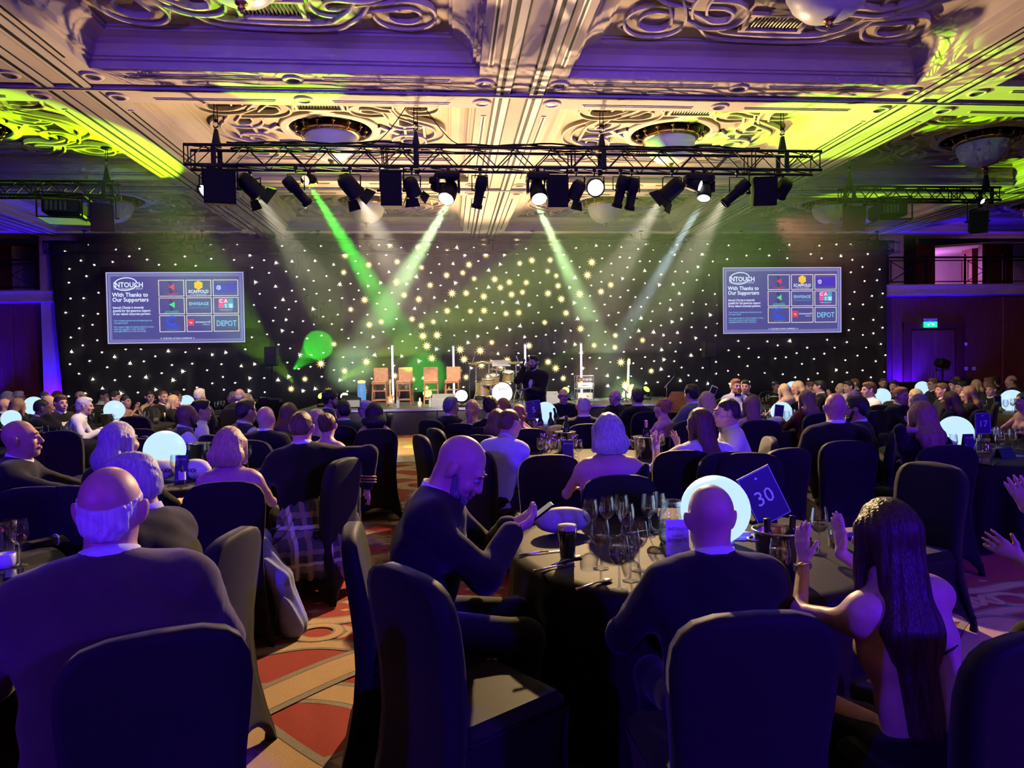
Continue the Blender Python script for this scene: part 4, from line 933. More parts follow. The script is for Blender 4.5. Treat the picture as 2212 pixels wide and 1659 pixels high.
par_can(2118, 432, 13.08, (.2, -.8, -.6), 'small bright lamp at the right end of the right side truss', (1, .95, .8), 10, .06, .16, ztop=ra.z+.06)
def projector(px, py, wpx, yaw, label, ztop):
    p = place(px, py, 13.1); t = thing('projector', label, 'projector', p, yaw, 'projectors on the side trusses'); W = wpx*13.1/F_PX; H = .26
    b = MB(); b.bbox((0, 0, 0), (W, .55, H), .03); b.build('body', m_black, t)
    c = MB(); c.cyl((W*.2, .27, 0), (W*.2, .36, 0), .07, n=14); c.build('lens', m_lensd, t)
    g = MB()
    for i in range(5): g.box((-W*.35+i*W*.12, -.278, 0), (W*.07, .01, H*.6))
    g.build('vent_grille', mat('proj_grille', (.05, .06, .04), .5), t)
    f = MB()
    for sx in (-1, 1):
        for sy in (-1, 1): f.cyl((sx*(W/2+.05), sy*.32, -H*.8), (sx*(W/2+.05), sy*.32, H*.8), .014, n=5)
        for z in (-H*.8, H*.8): f.cyl((sx*(W/2+.05), -.32, z), (sx*(W/2+.05), .32, z), .014, n=5)
    for sy in (-1, 1):
        for z in (-H*.8, H*.8): f.cyl((-W/2-.05, sy*.32, z), (W/2+.05, sy*.32, z), .014, n=5)
    f.build('cage', m_black, t); s_ = MB(); s_.cyl((0, 0, H/2), (0, 0, ztop-p.z), .025, n=6); s_.bbox((0, 0, ztop-p.z-.03), (.14, .14, .08), .01); s_.build('mount', m_black, t)
    pn = MB(); pn.box((0, 0, -H*.82), (W+.06, .6, .012)); pn.build('tray', m_alu, t)
projector(141, 451, 68, .2, 'projector in a cage frame under the left side truss', la.z); projector(1917, 457, 60, -.15, 'projector in a cage frame under the right side truss', ra.z)

# ------------------------------------------------------------------ haze in front of the curtain
HAZE = thing('stage_haze', 'thin haze hanging in the air over the stage', 'haze'); HAZE['kind'] = 'stuff'
_zs = [1.1, 1.9, 2.6, 3.3, 5.38]; _dn = [.0025, .006, .0105, .016]
for k in range(4):
    hm = bpy.data.materials.new('stage_haze'); hm.use_nodes = True; n = hm.node_tree.nodes; n.clear(); out = n.new('ShaderNodeOutputMaterial'); vs = n.new('ShaderNodeVolumeScatter')
    vs.inputs['Color'].default_value = (1, 1, 1, 1); vs.inputs['Density'].default_value = _dn[k]; vs.inputs['Anisotropy'].default_value = -.18
    hm.node_tree.links.new(vs.outputs[0], out.inputs['Volume']); hz = MB(); hz.box((1.2, 16.0, (_zs[k]+_zs[k+1])/2), (14.0, 9.4, _zs[k+1]-_zs[k]-.002)); hz.build('haze_layer', hm, HAZE)
for S_ in (S1, S2):
    for q_ in (-1, 1):
        zt_ = (ca.z+cb.z)/2-S_.location.z; hw = abs(pl1.x-pl0.x)*.4; hh_ = (pl1.z-pl0.z)/2+.13; wv_ = MB(); wv_.cyl((q_*hw, .03, hh_-.02), (q_*hw, .16, zt_+.01), .008, n=5); wv_.build('suspension_wire', m_black, S_)
# ------------------------------------------------------------------ smooth bodies from blended volumes
V3 = lambda *a: np.array(a, float)
def rotm(rx=0, ry=0, rz=0):
    return np.array((Matrix.Rotation(rz, 3, 'Z') @ Matrix.Rotation(rx, 3, 'X') @ Matrix.Rotation(ry, 3, 'Y')))
def nrm(v): return v/(np.linalg.norm(v)+1e-9)
class Body:
    def __init__(s): s.p = []; s.cut = []
    def cap(s, a, b, ra, rb=None, k=.03, sub=False):
        rb = ra if rb is None else rb; a, b = np.asarray(a, float), np.asarray(b, float); r = max(ra, rb)
        s.p.append(('cap', (a, b, ra, rb), k, sub, np.minimum(a, b)-r, np.maximum(a, b)+r)); return s
    def ell(s, c, r, R=None, k=.03, sub=False):
        c = np.asarray(c, float); R = np.eye(3) if R is None else R; m = max(r)
        s.p.append(('ell', (c, np.asarray(r, float), R), k, sub, c-m, c+m)); return s
    def seg(s, a, b, A, B, side, k=.04):       # tapered limb of oval section: A, B = (half width along side, half depth)
        a, b = np.asarray(a, float), np.asarray(b, float); m = max(max(A), max(B))
        s.p.append(('seg', (a, b, A, B, nrm(np.asarray(side, float))), k, False, np.minimum(a, b)-m, np.maximum(a, b)+m)); return s
    def plane(s, n, d): s.cut.append((nrm(np.asarray(n, float)), d)); return s    # keep n.p < d
    @staticmethod
    def ev(kind, q, P):
        if kind == 'cap':
            a, b, ra, rb = q; ab = b-a; L = ab @ ab+1e-12; t = np.clip(((P-a) @ ab)/L, 0, 1)
            return np.sqrt(((P-a-t[:, None]*ab)**2).sum(1))-(ra+t*(rb-ra))
        if kind == 'ell':
            c, r, R = q; u = (P-c) @ R; k0 = np.sqrt(((u/r)**2).sum(1)); k1 = np.sqrt(((u/(r*r))**2).sum(1))+1e-9
            return k0*(k0-1)/k1
        a, b, A, B, sd = q; ab = b-a; L2 = ab @ ab+1e-12; ax = ab/math.sqrt(L2); t = np.clip(((P-a) @ ab)/L2, 0, 1); D = P-a-t[:, None]*ab
        sd = nrm(sd-ax*(sd @ ax)); nn = np.cross(ax, sd); rs = A[0]+t*(B[0]-A[0]); rd = A[1]+t*(B[1]-A[1]); mn = np.minimum(rs, rd)
        return (np.sqrt(((D @ sd)/rs)**2+((D @ nn)/rd)**2+((D @ ax)/mn)**2)-1)*mn
    def mesh(s, h, fine=(), hf=None, disp=None):
        lo = np.min([p[4] for p in s.p if not p[3]], 0)-1.6*h; hi = np.max([p[5] for p in s.p if not p[3]], 0)+1.6*h; ax = []
        for a in range(3):
            x = lo[a]; xs = [x]; iv = [(f[0][a], f[1][a]) for f in fine]
            while x < hi[a]:
                st_ = h
                for (u, v) in iv:
                    if u-1e-9 <= x < v: st_ = hf; break
                    if x < u < x+h: st_ = max(u-x, hf)
                x += st_; xs.append(x)
            ax.append(np.array(xs))
        X, Y, Z = ax; D = np.full((len(X), len(Y), len(Z)), .3)
        for kind, q, k, sub, l, u in s.p:
            pad = k+2*h; i0, i1 = np.searchsorted(X, (l[0]-pad, u[0]+pad)); j0, j1 = np.searchsorted(Y, (l[1]-pad, u[1]+pad)); k0, k1 = np.searchsorted(Z, (l[2]-pad, u[2]+pad))
            if i1 <= i0 or j1 <= j0 or k1 <= k0: continue
            G = np.stack(np.meshgrid(X[i0:i1], Y[j0:j1], Z[k0:k1], indexing='ij'), -1).reshape(-1, 3)
            d = s.ev(kind, q, G).reshape(i1-i0, j1-j0, k1-k0); o = D[i0:i1, j0:j1, k0:k1]
            if sub: d = -d; hh = np.maximum(k-np.abs(o-d), 0)/k; D[i0:i1, j0:j1, k0:k1] = np.maximum(o, d)+hh*hh*k*.25
            else: hh = np.maximum(k-np.abs(o-d), 0)/k; D[i0:i1, j0:j1, k0:k1] = np.minimum(o, d)-hh*hh*k*.25
        if s.cut or disp:
            G = np.stack(np.meshgrid(X, Y, Z, indexing='ij'), -1)
            if disp: D = D+disp(G)
            for n_, d_ in s.cut: D = np.maximum(D, G @ n_-d_)
        return nets(D, X, Y, Z)
def nets(D, X, Y, Z):                       # surface nets on a rectilinear grid
    I = D < 0; c = np.zeros(tuple(k-1 for k in D.shape), int)
    for a in (0, 1):
        for b in (0, 1):
            for e_ in (0, 1): c += I[a:a+c.shape[0], b:b+c.shape[1], e_:e_+c.shape[2]]
    act = np.argwhere((c > 0) & (c < 8))
    if len(act) == 0: return np.zeros((0, 3)), np.zeros((0, 4), int)
    S = np.zeros((len(act), 3)); W = np.zeros(len(act)); A = [X, Y, Z]
    for axis in range(3):
        o1, o2 = [k for k in range(3) if k != axis]
        for p in (0, 1):
            for q in (0, 1):
                i = act.copy(); i[:, o1] += p; i[:, o2] += q; j = i.copy(); j[:, axis] += 1
                d0, d1 = D[tuple(i.T)], D[tuple(j.T)]; m = (d0 < 0) != (d1 < 0); t = np.where(m, d0/np.where(m, d0-d1, 1), 0)
                pt = np.stack([A[k][i[:, k]] for k in range(3)], 1); pt[:, axis] += t*(A[axis][j[:, axis]]-A[axis][i[:, axis]])
                S[m] += pt[m]; W[m] += 1
    V = S/W[:, None]; idx = np.full(c.shape, -1); idx[tuple(act.T)] = np.arange(len(act)); Q = []
    for axis in range(3):
        o1, o2 = [(1, 2), (2, 0), (0, 1)][axis]; sl0 = [slice(1, -1)]*3; sl0[axis] = slice(0, -1)
        I0 = I[tuple(slice(0, -1) if k == axis else slice(None) for k in range(3))]; I1 = I[tuple(slice(1, None) if k == axis else slice(None) for k in range(3))]
        e = np.argwhere(I0 != I1); e = e[(e[:, o1] > 0) & (e[:, o2] > 0) & (e[:, o1] < D.shape[o1]-1) & (e[:, o2] < D.shape[o2]-1)]
        if len(e) == 0: continue
        def cell(d1, d2): k = e.copy(); k[:, o1] += d1; k[:, o2] += d2; return idx[tuple(k.T)]
        q = np.stack([cell(-1, -1), cell(0, -1), cell(0, 0), cell(-1, 0)], 1); ins = I0[tuple(e.T)]
        q[~ins] = q[~ins][:, ::-1]; Q.append(q)
    Q = np.concatenate(Q) if Q else np.zeros((0, 4), int); Q = Q[(Q >= 0).all(1)]
    return V, Q
def np_mesh(name, V, Q, mats, mi=None):
    me = bpy.data.meshes.new(name); me.vertices.add(len(V)); me.vertices.foreach_set('co', np.asarray(V, np.float32).ravel())
    me.loops.add(len(Q)*4); me.loops.foreach_set('vertex_index', Q.astype(np.int32).ravel()); me.polygons.add(len(Q))
    me.polygons.foreach_set('loop_start', np.arange(0, len(Q)*4, 4, dtype=np.int32))
    for m in (mats if isinstance(mats, (list, tuple)) else [mats]): me.materials.append(m)
    if mi is not None: me.polygons.foreach_set('material_index', mi.astype(np.int32))
    me.polygons.foreach_set('use_smooth', np.ones(len(Q), bool)); me.update(calc_edges=True); me.validate(); return me

# ------------------------------------------------------------------ people
def skinmat(name, c): 
    m = nmat('skin_'+name, c, tuple(k*.86 for k in c), .48, scale=14, bump=.03, bscale=160); return m
SK = {'fair': skinmat('fair', (.66, .40, .29)), 'tan': skinmat('tan', (.52, .29, .19)), 'pink': skinmat('pink', (.66, .35, .27)), 'brown': skinmat('brown', (.22, .11, .07)), 'olive': skinmat('olive', (.45, .26, .17))}
def hairmat(name, c1, c2): return nmat('hair_'+name, c1, c2, .42, scale=30, stretch=(3, 3, .25), detail=3, bump=.55, bscale=60)
HR = {'dark': hairmat('dark', (.020, .014, .010), (.05, .032, .022)), 'black': hairmat('black', (.008, .007, .007), (.022, .017, .016)), 'brown': hairmat('brown', (.09, .045, .022), (.17, .09, .045)), 'lbrown': hairmat('lbrown', (.22, .12, .06), (.36, .21, .11)),
      'blonde': hairmat('blonde', (.48, .33, .15), (.70, .52, .28)), 'grey': hairmat('grey', (.36, .34, .32), (.58, .55, .52)), 'white': hairmat('white', (.60, .58, .55), (.80, .78, .75)), 'ginger': hairmat('ginger', (.34, .14, .05), (.48, .23, .09)), 'auburn': hairmat('auburn', (.16, .05, .03), (.26, .10, .05)), 'chestnut': hairmat('chestnut', (.022, .010, .008), (.06, .028, .02)), 'dgrey': hairmat('dgrey', (.13, .12, .115), (.26, .25, .24))}
def cloth(name, c, rough=.85, k=.75, sheen=.25): return nmat('cloth_'+name, c, tuple(q*k for q in c), rough, scale=6, bump=.12, bscale=260, sheen=sheen, spec=.15)
CL = {'black': cloth('black', (.010, .0095, .011), sheen=.12), 'suit': cloth('suit', (.013, .012, .0135), sheen=.15), 'navy': cloth('navy', (.016, .019, .042)), 'brownsuit': cloth('brownsuit', (.075, .056, .045)), 'green': cloth('green', (.03, .055, .045)), 'sage': cloth('sage', (.16, .22, .15)), 'white': cloth('white', (.80, .80, .82), k=.92), 'lilac': cloth('lilac', (.62, .60, .80), k=.92), 'bluedress': cloth('bluedress', (.30, .32, .75), k=.7), 'red': cloth('red', (.45, .03, .03)), 'sequin': nmat('cloth_sequin', (.16, .02, .03), (.05, .006, .01), .22, metal=.5, scale=220, bump=.5, bscale=300), 'pale': cloth('pale', (.55, .50, .46)), 'grey': cloth('grey', (.12, .12, .13)),
      'vest': cloth('vest', (.03, .03, .034)), 'cream': cloth('cream', (.62, .55, .42)), 'trouser': cloth('trouser', (.014, .013, .015)), 'shoe': mat('shoe_leather', (.012, .011, .011), .25)}
m_eye = mat('eye_dark', (.02, .015, .012), .15); m_eyew = mat('eye_white', (.42, .38, .36), .25)
# tartan for the kilt
m_kilt = mat('tartan', (.05, .045, .05), .9)
def _tartan():
    n, l, b = nodes(m_kilt); tc = n.new('ShaderNodeTexCoord'); sep = n.new('ShaderNodeSeparateXYZ'); l.new(tc.outputs['Object'], sep.inputs[0]); acc = None
    for ax_, sc, th, c in ((0, 55, .55, (.34, .26, .18)), (2, 55, .55, (.30, .24, .20)), (0, 27, .93, (.80, .76, .70)), (2, 27, .95, (.75, .70, .66))):
        m = n.new('ShaderNodeMath'); m.operation = 'MULTIPLY'; m.inputs[1].default_value = sc; l.new(sep.outputs[ax_], m.inputs[0])
        s_ = n.new('ShaderNodeMath'); s_.operation = 'SINE'; l.new(m.outputs[0], s_.inputs[0]); g = n.new('ShaderNodeMath'); g.operation = 'GREATER_THAN'; g.inputs[1].default_value = th; l.new(s_.outputs[0], g.inputs[0])
        mx = n.new('ShaderNodeMix'); mx.data_type = 'RGBA'; f_ = n.new('ShaderNodeMath'); f_.operation = 'MULTIPLY'; f_.inputs[1].default_value = .7; l.new(g.outputs[0], f_.inputs[0]); l.new(f_.outputs[0], mx.inputs[0])
        if acc is None: mx.inputs[6].default_value = (.07, .062, .08, 1)
        else: l.new(acc, mx.inputs[6])
        mx.inputs[7].default_value = (*c, 1); acc = mx.outputs[2]
    l.new(acc, b.inputs['Base Color'])
_tartan()

def hand_prims(B, wrist, d, palm, thumb_side, curl=.5, spread=.25, sc=1.0, ref=None):
    d = nrm(d); n_ = nrm(palm-d*(palm @ d)); lat = np.cross(d, n_)*thumb_side      # palm faces n_, thumb towards lat
    k = .008
    B.seg(wrist, wrist+d*.085*sc, (.028*sc, .018*sc), (.040*sc, .014*sc), lat, k=.015)
    for i, (o, L) in enumerate(((.030, .070), (.010, .080), (-.011, .074), (-.030, .058))):
        a = wrist+d*.080*sc+lat*o*sc; dd = nrm(d+lat*(o/.03)*spread*.35); c_ = curl
        for j, f in enumerate((.45, .32, .26)):
            dd = nrm(dd*math.cos(c_*.55)+n_*math.sin(c_*.55)); b = a+dd*L*sc*f*1.12; B.cap(a, b, (.0092-.0008*j)*sc, (.0086-.0009*j)*sc, k=k); a = b
    a = wrist+d*.022*sc+lat*.026*sc; dd = nrm(d*.75+lat*(.5+.5*spread)+n_*(.18+.25*curl))
    B.cap(wrist+d*.01*sc+lat*.012*sc, a+dd*.035*sc, .014*sc, .011*sc, k=k); b = a+dd*.035*sc; dd = nrm(dd+d*.35+n_*curl*.2); B.cap(b, b+dd*.045*sc, .0108*sc, .0085*sc, k=k)
    if ref is not None: ref.append((np.minimum(wrist-.05, wrist+d*.2-.05), np.maximum(wrist+.05, wrist+d*.2+.05)))
def ik(sh, hand, l1, l2, pole):
    v = hand-sh; L = np.linalg.norm(v); L2 = min(L, (l1+l2)*.995); ax = v/(L+1e-9); a = (l1*l1-l2*l2+L2*L2)/(2*L2); h = math.sqrt(max(l1*l1-a*a, 0))
    pp = nrm(pole-ax*(pole @ ax)); return sh+ax*a+pp*h, sh+ax*L2
REACH = {'table': ((-.17, .46, .79), (.17, .46, .79)), 'lap': ((-.13, .34, .66), (.13, .34, .66)), 'clap': ((-.022, .34, 1.06), (.022, .34, 1.06)), 'hang': ((-.26, .02, .52), (.26, .02, .52)), 'cross': ((.10, .34, .80), (-.10, .36, .82)), 'left_on_table': ((-.20, .50, .79), (.13, .34, .66)), 'chin': ((-.15, .44, .79), (.04, .26, 1.08))}
PEOPLE = {}
def person(key, label, px, ytop, Y=None, face=0.0, sex='m', wear='suit', top='suit', skin='fair', hair='short', hc='dark', lean=.12, side=0.0, twist=0.0, hyaw=0.0, hpitch=0.0, htilt=0.0, arms='table', hands=None, q=0, group='seated guests', ztop=1.30, stand=False, beard=None, bow=False, cback=0, cside=0, diag=0, tie=None, size=1.0, hvis=False, curl=.55, spread=.2, wide=1.0, legs=True, dress_cut=.30, back_open=False, extra=None, palms=None, hdirs=None, poles=None, glasses=False, collar='white', facehair=None):
    w = sex == 'w'; k_ = 1.0
    hz = .93 if stand else .555
    hip = V3(0, 0, hz); sp = rotm(-lean, side, 0) @ V3(0, 0, 1); shw = (.158 if w else .185)*wide
    chest = hip+sp*.26; sh = hip+sp*.44; nb = hip+sp*.495
    X = rotm(0, 0, twist) @ V3(1, 0, 0); X = nrm(X-sp*(X @ sp)); Fw = np.cross(sp, X)
    hR = rotm(0, 0, twist+hyaw) @ rotm(-lean*.35+hpitch, htilt, 0); hc_ = nb+sp*.055+hR @ V3(0, .022, .105)
    tl = (hc_+hR @ V3(0, -.01, .122))
    ztl = max(tl[2], (hc_+V3(0, 0, .118))[2])
    if Y is None: Y = seat_Y(px, ytop, ztop)
    P = at(px, ytop, Y=Y); s = min(max(P.z/ztl, .86), 1.10)*1.0
    cz, sz = math.cos(face), math.sin(face); hx = (cz*tl[0]-sz*tl[1])*s; hy = (sz*tl[0]+cz*tl[1])*s
    # keep the head top on its sight line at the height it really gets
    if abs(ztl*s-P.z) > .004 and abs(ytop-hor(px)) > 25 and key not in PEOPLE:
        pass
    root = (P.x-hx, P.y-hy, 0)
    H, HF = ((.040, .0155), (.026, .0105), (.0155, .0068))[q]
    # --- skin body: head, neck, trunk core, arms, hands, legs in one surface
    B = Body(); fine = []
    HD = lambda v: hc_+hR @ np.asarray(v, float)
    hs = .95 if w else 1.0
    B.ell(HD((0, -.018, .030)), (.077*hs, .097*hs, .092*hs), hR, k=.02); B.ell(HD((0, .022, -.028)), (.062*hs, .072*hs, .092*hs), hR, k=.03)
    B.ell(HD((0, .040, -.082)), (.048*hs, .050*hs, .038*hs), hR, k=.03); B.ell(HD((0, .076, -.104)), (.022, .018, .017), hR, k=.02)
    B.cap(HD((0, .090, .020)), HD((0, .113, -.026)), .009, .014, k=.012); B.ell(HD((.012, .100, -.030)), (.010, .012, .008), hR, k=.01); B.ell(HD((-.012, .100, -.030)), (.010, .012, .008), hR, k=.01)
    B.cap(HD((-.036, .078, .030)), HD((.036, .078, .030)), .012, k=.015)
    for sx in (-1, 1):
        B.ell(HD((sx*.031, .101, .006)), (.016, .014, .0105), hR, k=.010, sub=True); B.ell(HD((sx*.085, -.014, -.006)), (.0115, .022, .035), hR @ rotm(0, sx*.22, -sx*.35), k=.010); B.ell(HD((sx*.042, .070, -.030)), (.020, .018, .022), hR, k=.02)
    B.ell(HD((0, .093, -.064)), (.024, .012, .008), hR, k=.01); B.cap(HD((-.02, .106, -.064)), HD((.02, .106, -.064)), .0022, k=.006, sub=True)
    nr = .047 if w else .060
    B.cap(nb-sp*.03, HD((0, -.022, -.065)), nr*1.08, nr, k=.04)
    fine.append((hc_-.15, hc_+.15))
    inn = .012
    tor = ((.165, .105), (.138, .092), (.152, .100), (.150, .085)) if w else ((.165, .115), (.160, .112), (.178, .118), (.165, .095))
    pts = (hip, hip+sp*.14, hip+sp*.30, sh-sp*.01); R = [(a*wide-inn, b*(1+.5*(wide-1))-inn) for a, b in tor]
    for i in range(3): B.seg(pts[i], pts[i+1], R[i], R[i+1], X, k=.05)
    B.seg(sh-X*(shw-.05), sh+X*(shw-.05), (.06, .055), (.06, .055), Fw, k=.06); B.cap(nb+sp*.0, sh, .06, .08, k=.05)
    if w:
        for sx in (-1, 1): B.ell(hip+sp*.30+X*sx*.07+Fw*.085, (.062, .055, .062), k=.04)
    S = {-1: sh-X*shw-sp*.02, 1: sh+X*shw-sp*.02}; E = {}; Wr = {}
    rp = hands if hands is not None else REACH[arms]; dz = hz-.555
    ua, fa = (.27, .235) if w else (.295, .255); ar = (.040, .034, .026) if w else (.048, .042, .030)
    J = Body(); T = Body()
    for i, sx in enumerate((-1, 1)):
        tgt = np.asarray(rp[i], float)+V3(0, 0, dz if hands is None else 0)
        pole = V3(sx*.75, -.45, -.8) if poles is None or poles[i] is None else np.asarray(poles[i], float)
        el, wr = ik(S[sx], tgt, ua, fa, pole); E[sx], Wr[sx] = el, wr
        B.cap(S[sx], el, ar[0]-.004, ar[1]-.004, k=.04); B.cap(el, wr, ar[1]-.004, ar[2]-.004, k=.025)
        dv = nrm(wr-el) if hdirs is None or hdirs[i] is None else nrm(np.asarray(hdirs[i], float)); pm = (V3(0, 0, -1) if arms not in ('clap', 'chin') else V3(-sx, 0, 0)) if palms is None or palms[i] is None else np.asarray(palms[i], float)
        if arms == 'clap' and hdirs is None: dv = nrm(V3(-sx*.05, .35, .9))
        ts = -sx if (np.cross(dv, pm) @ V3(1, 0, 0)) > 0 else sx
        if arms == 'clap' and palms is None: ts = 1 if (np.cross(dv, nrm(pm)) @ V3(0, -1, 0)) > 0 else -1
        rf = [] if hvis else None
        hand_prims(B, wr, dv, pm, ts, curl, spread, .94 if w else 1.0, rf)
        if rf: fine += rf
    # legs
    TR = Body()
    if legs:
        for sx in (-1, 1):
            hj = hip+X*sx*.09+V3(0, 0, -.02)
            if stand: kn, an = V3(sx*.10, .02, .50), V3(sx*.11, -.01, .08)
            else: kn, an = V3(sx*.13, .42, .50), V3(sx*.13, .40 if sx > 0 else .36, .08)
            B.cap(hj, kn, .072, .052, k=.04); B.cap(kn, an, .050, .036, k=.03); B.cap(an+V3(0, -.03, -.03), an+V3(0, .14, -.045), .036, .030, k=.03)
            TR.cap(hj, kn, .096 if not w else .092, .072, k=.05); TR.cap(kn, an+V3(0, 0, .02), .070, .058, k=.04)
        TR.seg(hip-X*.06, hip+X*.06, (.115, .11), (.115, .11), Fw, k=.05)
    V, Q = B.mesh(H, fine, HF)
    me = np_mesh('person', V, Q, SK[skin]); o = link('person', me, None, root, (0, 0, face)); o.scale = (s, s, s); tag(o, label, 'person', group)
    PEOPLE[key] = (o, root, face, s)
    def part(nm, bd, m, h=H, fn=(), hf=None, disp=None):
        v, qq = bd.mesh(h, fn, hf, disp)
        if len(qq) == 0: return None
        return link(nm, np_mesh(nm, v, qq, m), o)
    # --- clothing
    th = {'suit': .012, 'vest': .008, 'shirt': .004, 'dress': .004, 'bare': .004, 'top': .006}[wear]
    nm = {'suit': 'jacket', 'vest': 'waistcoat', 'shirt': 'shirt', 'dress': 'dress', 'bare': 'dress', 'top': 'top'}[wear]
    C = Body(); R2 = [(a+th+inn, b+th+inn) for a, b in R]
    for i in range(3): C.seg(pts[i], pts[i+1], R2[i], R2[i+1], X, k=.05)
    if w:
        for sx in (-1, 1): C.ell(hip+sp*.30+X*sx*.07+Fw*.085, (.066, .060, .066), k=.04)
    if not stand and not w: C.seg(hip-sp*.0, hip-V3(0, 0, .09), R2[0], (R2[0][0]*1.03, R2[0][1]*1.06), X, k=.04)
    sleeve = wear in ('suit', 'shirt', 'top')
    if wear in ('suit', 'shirt', 'vest', 'top'):
        C.seg(sh-X*(shw-.045), sh+X*(shw-.045), (.062+th, .064+th*.5), (.062+th, .064+th*.5), Fw, k=.07)
        C.cap(nb-sp*.015, sh, .066+th*.5, .085+th, k=.05)
    def sleeves(T_, full=1.0, t2=th):
        for sx in (-1, 1):
            T_.cap(S[sx]+V3(0, 0, -.005), E[sx], ar[0]+.010+t2, ar[1]+.008+t2, k=.055)
            if full > .5: T_.cap(E[sx], E[sx]+(Wr[sx]-E[sx])*.93, ar[1]+.008+t2, ar[2]+.011+t2, k=.03)
    if sleeve: sleeves(C, 1.0 if wear != 'top' else .3)
    if wear in ('dress', 'bare'):
        C.seg(hip, hip-V3(0, 0, .06), R2[0], (R2[0][0]*1.1, R2[0][1]*1.15), X, k=.04)
        if diag:
            C.seg(sh-X*(shw-.045), sh+X*(shw-.03), (.060, .060), (.064, .064), Fw, k=.07); C.cap(S[1], S[1]+(E[1]-S[1])*.5, .062, .058, k=.05); C.plane(sp-diag*X, float((hip+sp*dress_cut) @ nrm(sp-diag*X)))
        else: C.plane(sp, float((hip+sp*dress_cut) @ sp))
        if back_open: C.plane(-Fw+sp*back_open, float((hip+sp*.10-Fw*.03) @ nrm(-Fw+sp*back_open)))
        if legs:
            for sx in (-1, 1): C.cap(hip+X*sx*.09, V3(sx*.13, .42, .50) if not stand else V3(sx*.1, 0, .5), .105, .082, k=.06); C.cap(V3(sx*.13, .42, .50) if not stand else V3(sx*.1, 0, .5), V3(sx*.13, .40, .16), .085, .095, k=.05)
    disp = None
    if q >= 1: disp = lambda G: .0035*np.sin(G[..., 2]*38+G[..., 0]*9)*np.sin(G[..., 0]*31+G[..., 1]*23+G[..., 2]*11)
    part(nm, C, CL[top], disp=disp)
    if legs and wear not in ('dress', 'bare'):
        tr = part('trousers', TR, CL['trouser'] if wear != 'top' else CL['black'])
    if wear == 'vest':
        Sv = Body(); sleeves(Sv, 1.0, .008); Sv.seg(sh-X*(shw-.02), sh+X*(shw-.02), (.058, .058), (.058, .058), Fw, k=.05); part('shirt', Sv, CL['white'], disp=disp)
    if wear in ('suit', 'shirt', 'vest') and collar:
        K = MB(); ring = []
        for i in range(20):
            a = 2*PI*i/20; ring.append(nb+sp*(.028+.012*math.cos(a+PI))+X*math.sin(a)*(nr+.012)+Fw*(math.cos(a)*(nr+.013)+.006))
        rows = [(0, 0), (.024, -.002), (.026, .005), (-.006, .011)]; VV = []
        for (dz_, dr) in rows:
            for p_ in ring: c_ = nb+sp*.028; VV.append(p_+sp*dz_*.9+nrm(p_-c_)*dr)
        K.add(VV, [(r*20+i, r*20+(i+1) % 20, (r+1)*20+(i+1) % 20, (r+1)*20+i) for r in range(3) for i in range(20)], 0, True); K.build('shirt_collar', CL[collar], o)
    if wear == 'suit' and (bow or tie):           # shirt front and lapels
        Fm = MB(); rowz = [(.50, .030), (.44, .052), (.36, .045), (.27, .030), (.20, .012)]; VV = []; base = lambda t_, x_: hip+sp*t_+X*x_+Fw*(np.interp(t_, (0, .14, .30, .44, .50), [R2[0][1], R2[1][1], R2[2][1], .080, .062])*math.sqrt(max(0, 1-(x_/.2)**2))+.024)
        for (t_, wd) in rowz:
            for x_ in (-wd, 0, wd): VV.append(base(t_, x_))
        Fm.add(VV, [(r*3+i, (r+1)*3+i, (r+1)*3+i+1, r*3+i+1) for r in range(4) for i in range(2)], 0, True); Fm.build('shirt_front', CL['white'], o)
        for sx in (-1, 1):
            Lp = MB(); VV = [base(t_, sx*x_)+Fw*.006 for (t_, x_) in ((.50, .045), (.50, .078), (.40, .052), (.38, .115), (.22, .012), (.25, .05))]; Lp.add(VV, [(0, 2, 3, 1), (2, 4, 5, 3)] if sx > 0 else [(0, 1, 3, 2), (2, 3, 5, 4)], 0, True); Lp.build('lapel', mat('satin', (.015, .014, .016), .3), o)
    if tie:
        Tm = MB(); f0 = nb+sp*.02+Fw*(nr+.030); Tm.add([f0-X*.018, f0+X*.018, f0+X*.012-sp*.05+Fw*.02, f0-X*.012-sp*.05+Fw*.02, f0+X*.032-sp*.30+Fw*.05, f0-sp*.34+Fw*.05, f0-X*.032-sp*.30+Fw*.05], [(0, 3, 2, 1), (3, 6, 5, 4, 2)], 0); Tm.build('tie', CL[tie], o)
    if bow:
        Bm = MB(); f0 = nb+sp*.022+Fw*(nr+.028)
        for sx in (-1, 1): Bm.add([f0, f0+X*sx*.055+sp*.026, f0+X*sx*.060-sp*.002+Fw*.008, f0+X*sx*.055-sp*.028, f0+Fw*.014], [(0, 1, 4), (1, 2, 4), (2, 3, 4), (3, 0, 4)] if sx < 0 else [(1, 0, 4), (2, 1, 4), (3, 2, 4), (0, 3, 4)], 0, True)
        Bm.ball(f0+Fw*.008, .014, 6, 5); Bm.build('bow_tie', CL['black'], o)
    # --- hair
    hairs(o, part, HD, hR, hair, HR[hc], w, hs, HF, sp, hc_, fine[0], q)
    if beard:
        Bd = Body(); Bd.ell(HD((0, .046, -.088)), (.054, .056, .044), hR, k=.02); Bd.ell(HD((0, .082, -.108)), (.028, .024, .024), hR, k=.02); Bd.cap(HD((-.024, .104, -.050)), HD((.024, .104, -.050)), .009, k=.01)
        for sx in (-1, 1): Bd.cap(HD((sx*.066, .012, -.02)), HD((sx*.052, .045, -.08)), .013, .02, k=.02)
        part('beard', Bd, HR[beard], HF*1.0)
    # --- eyes and brows where a face is turned to us
    fd = hR @ V3(0, 1, 0); fdw = V3(cz*fd[0]-sz*fd[1], sz*fd[0]+cz*fd[1], fd[2])
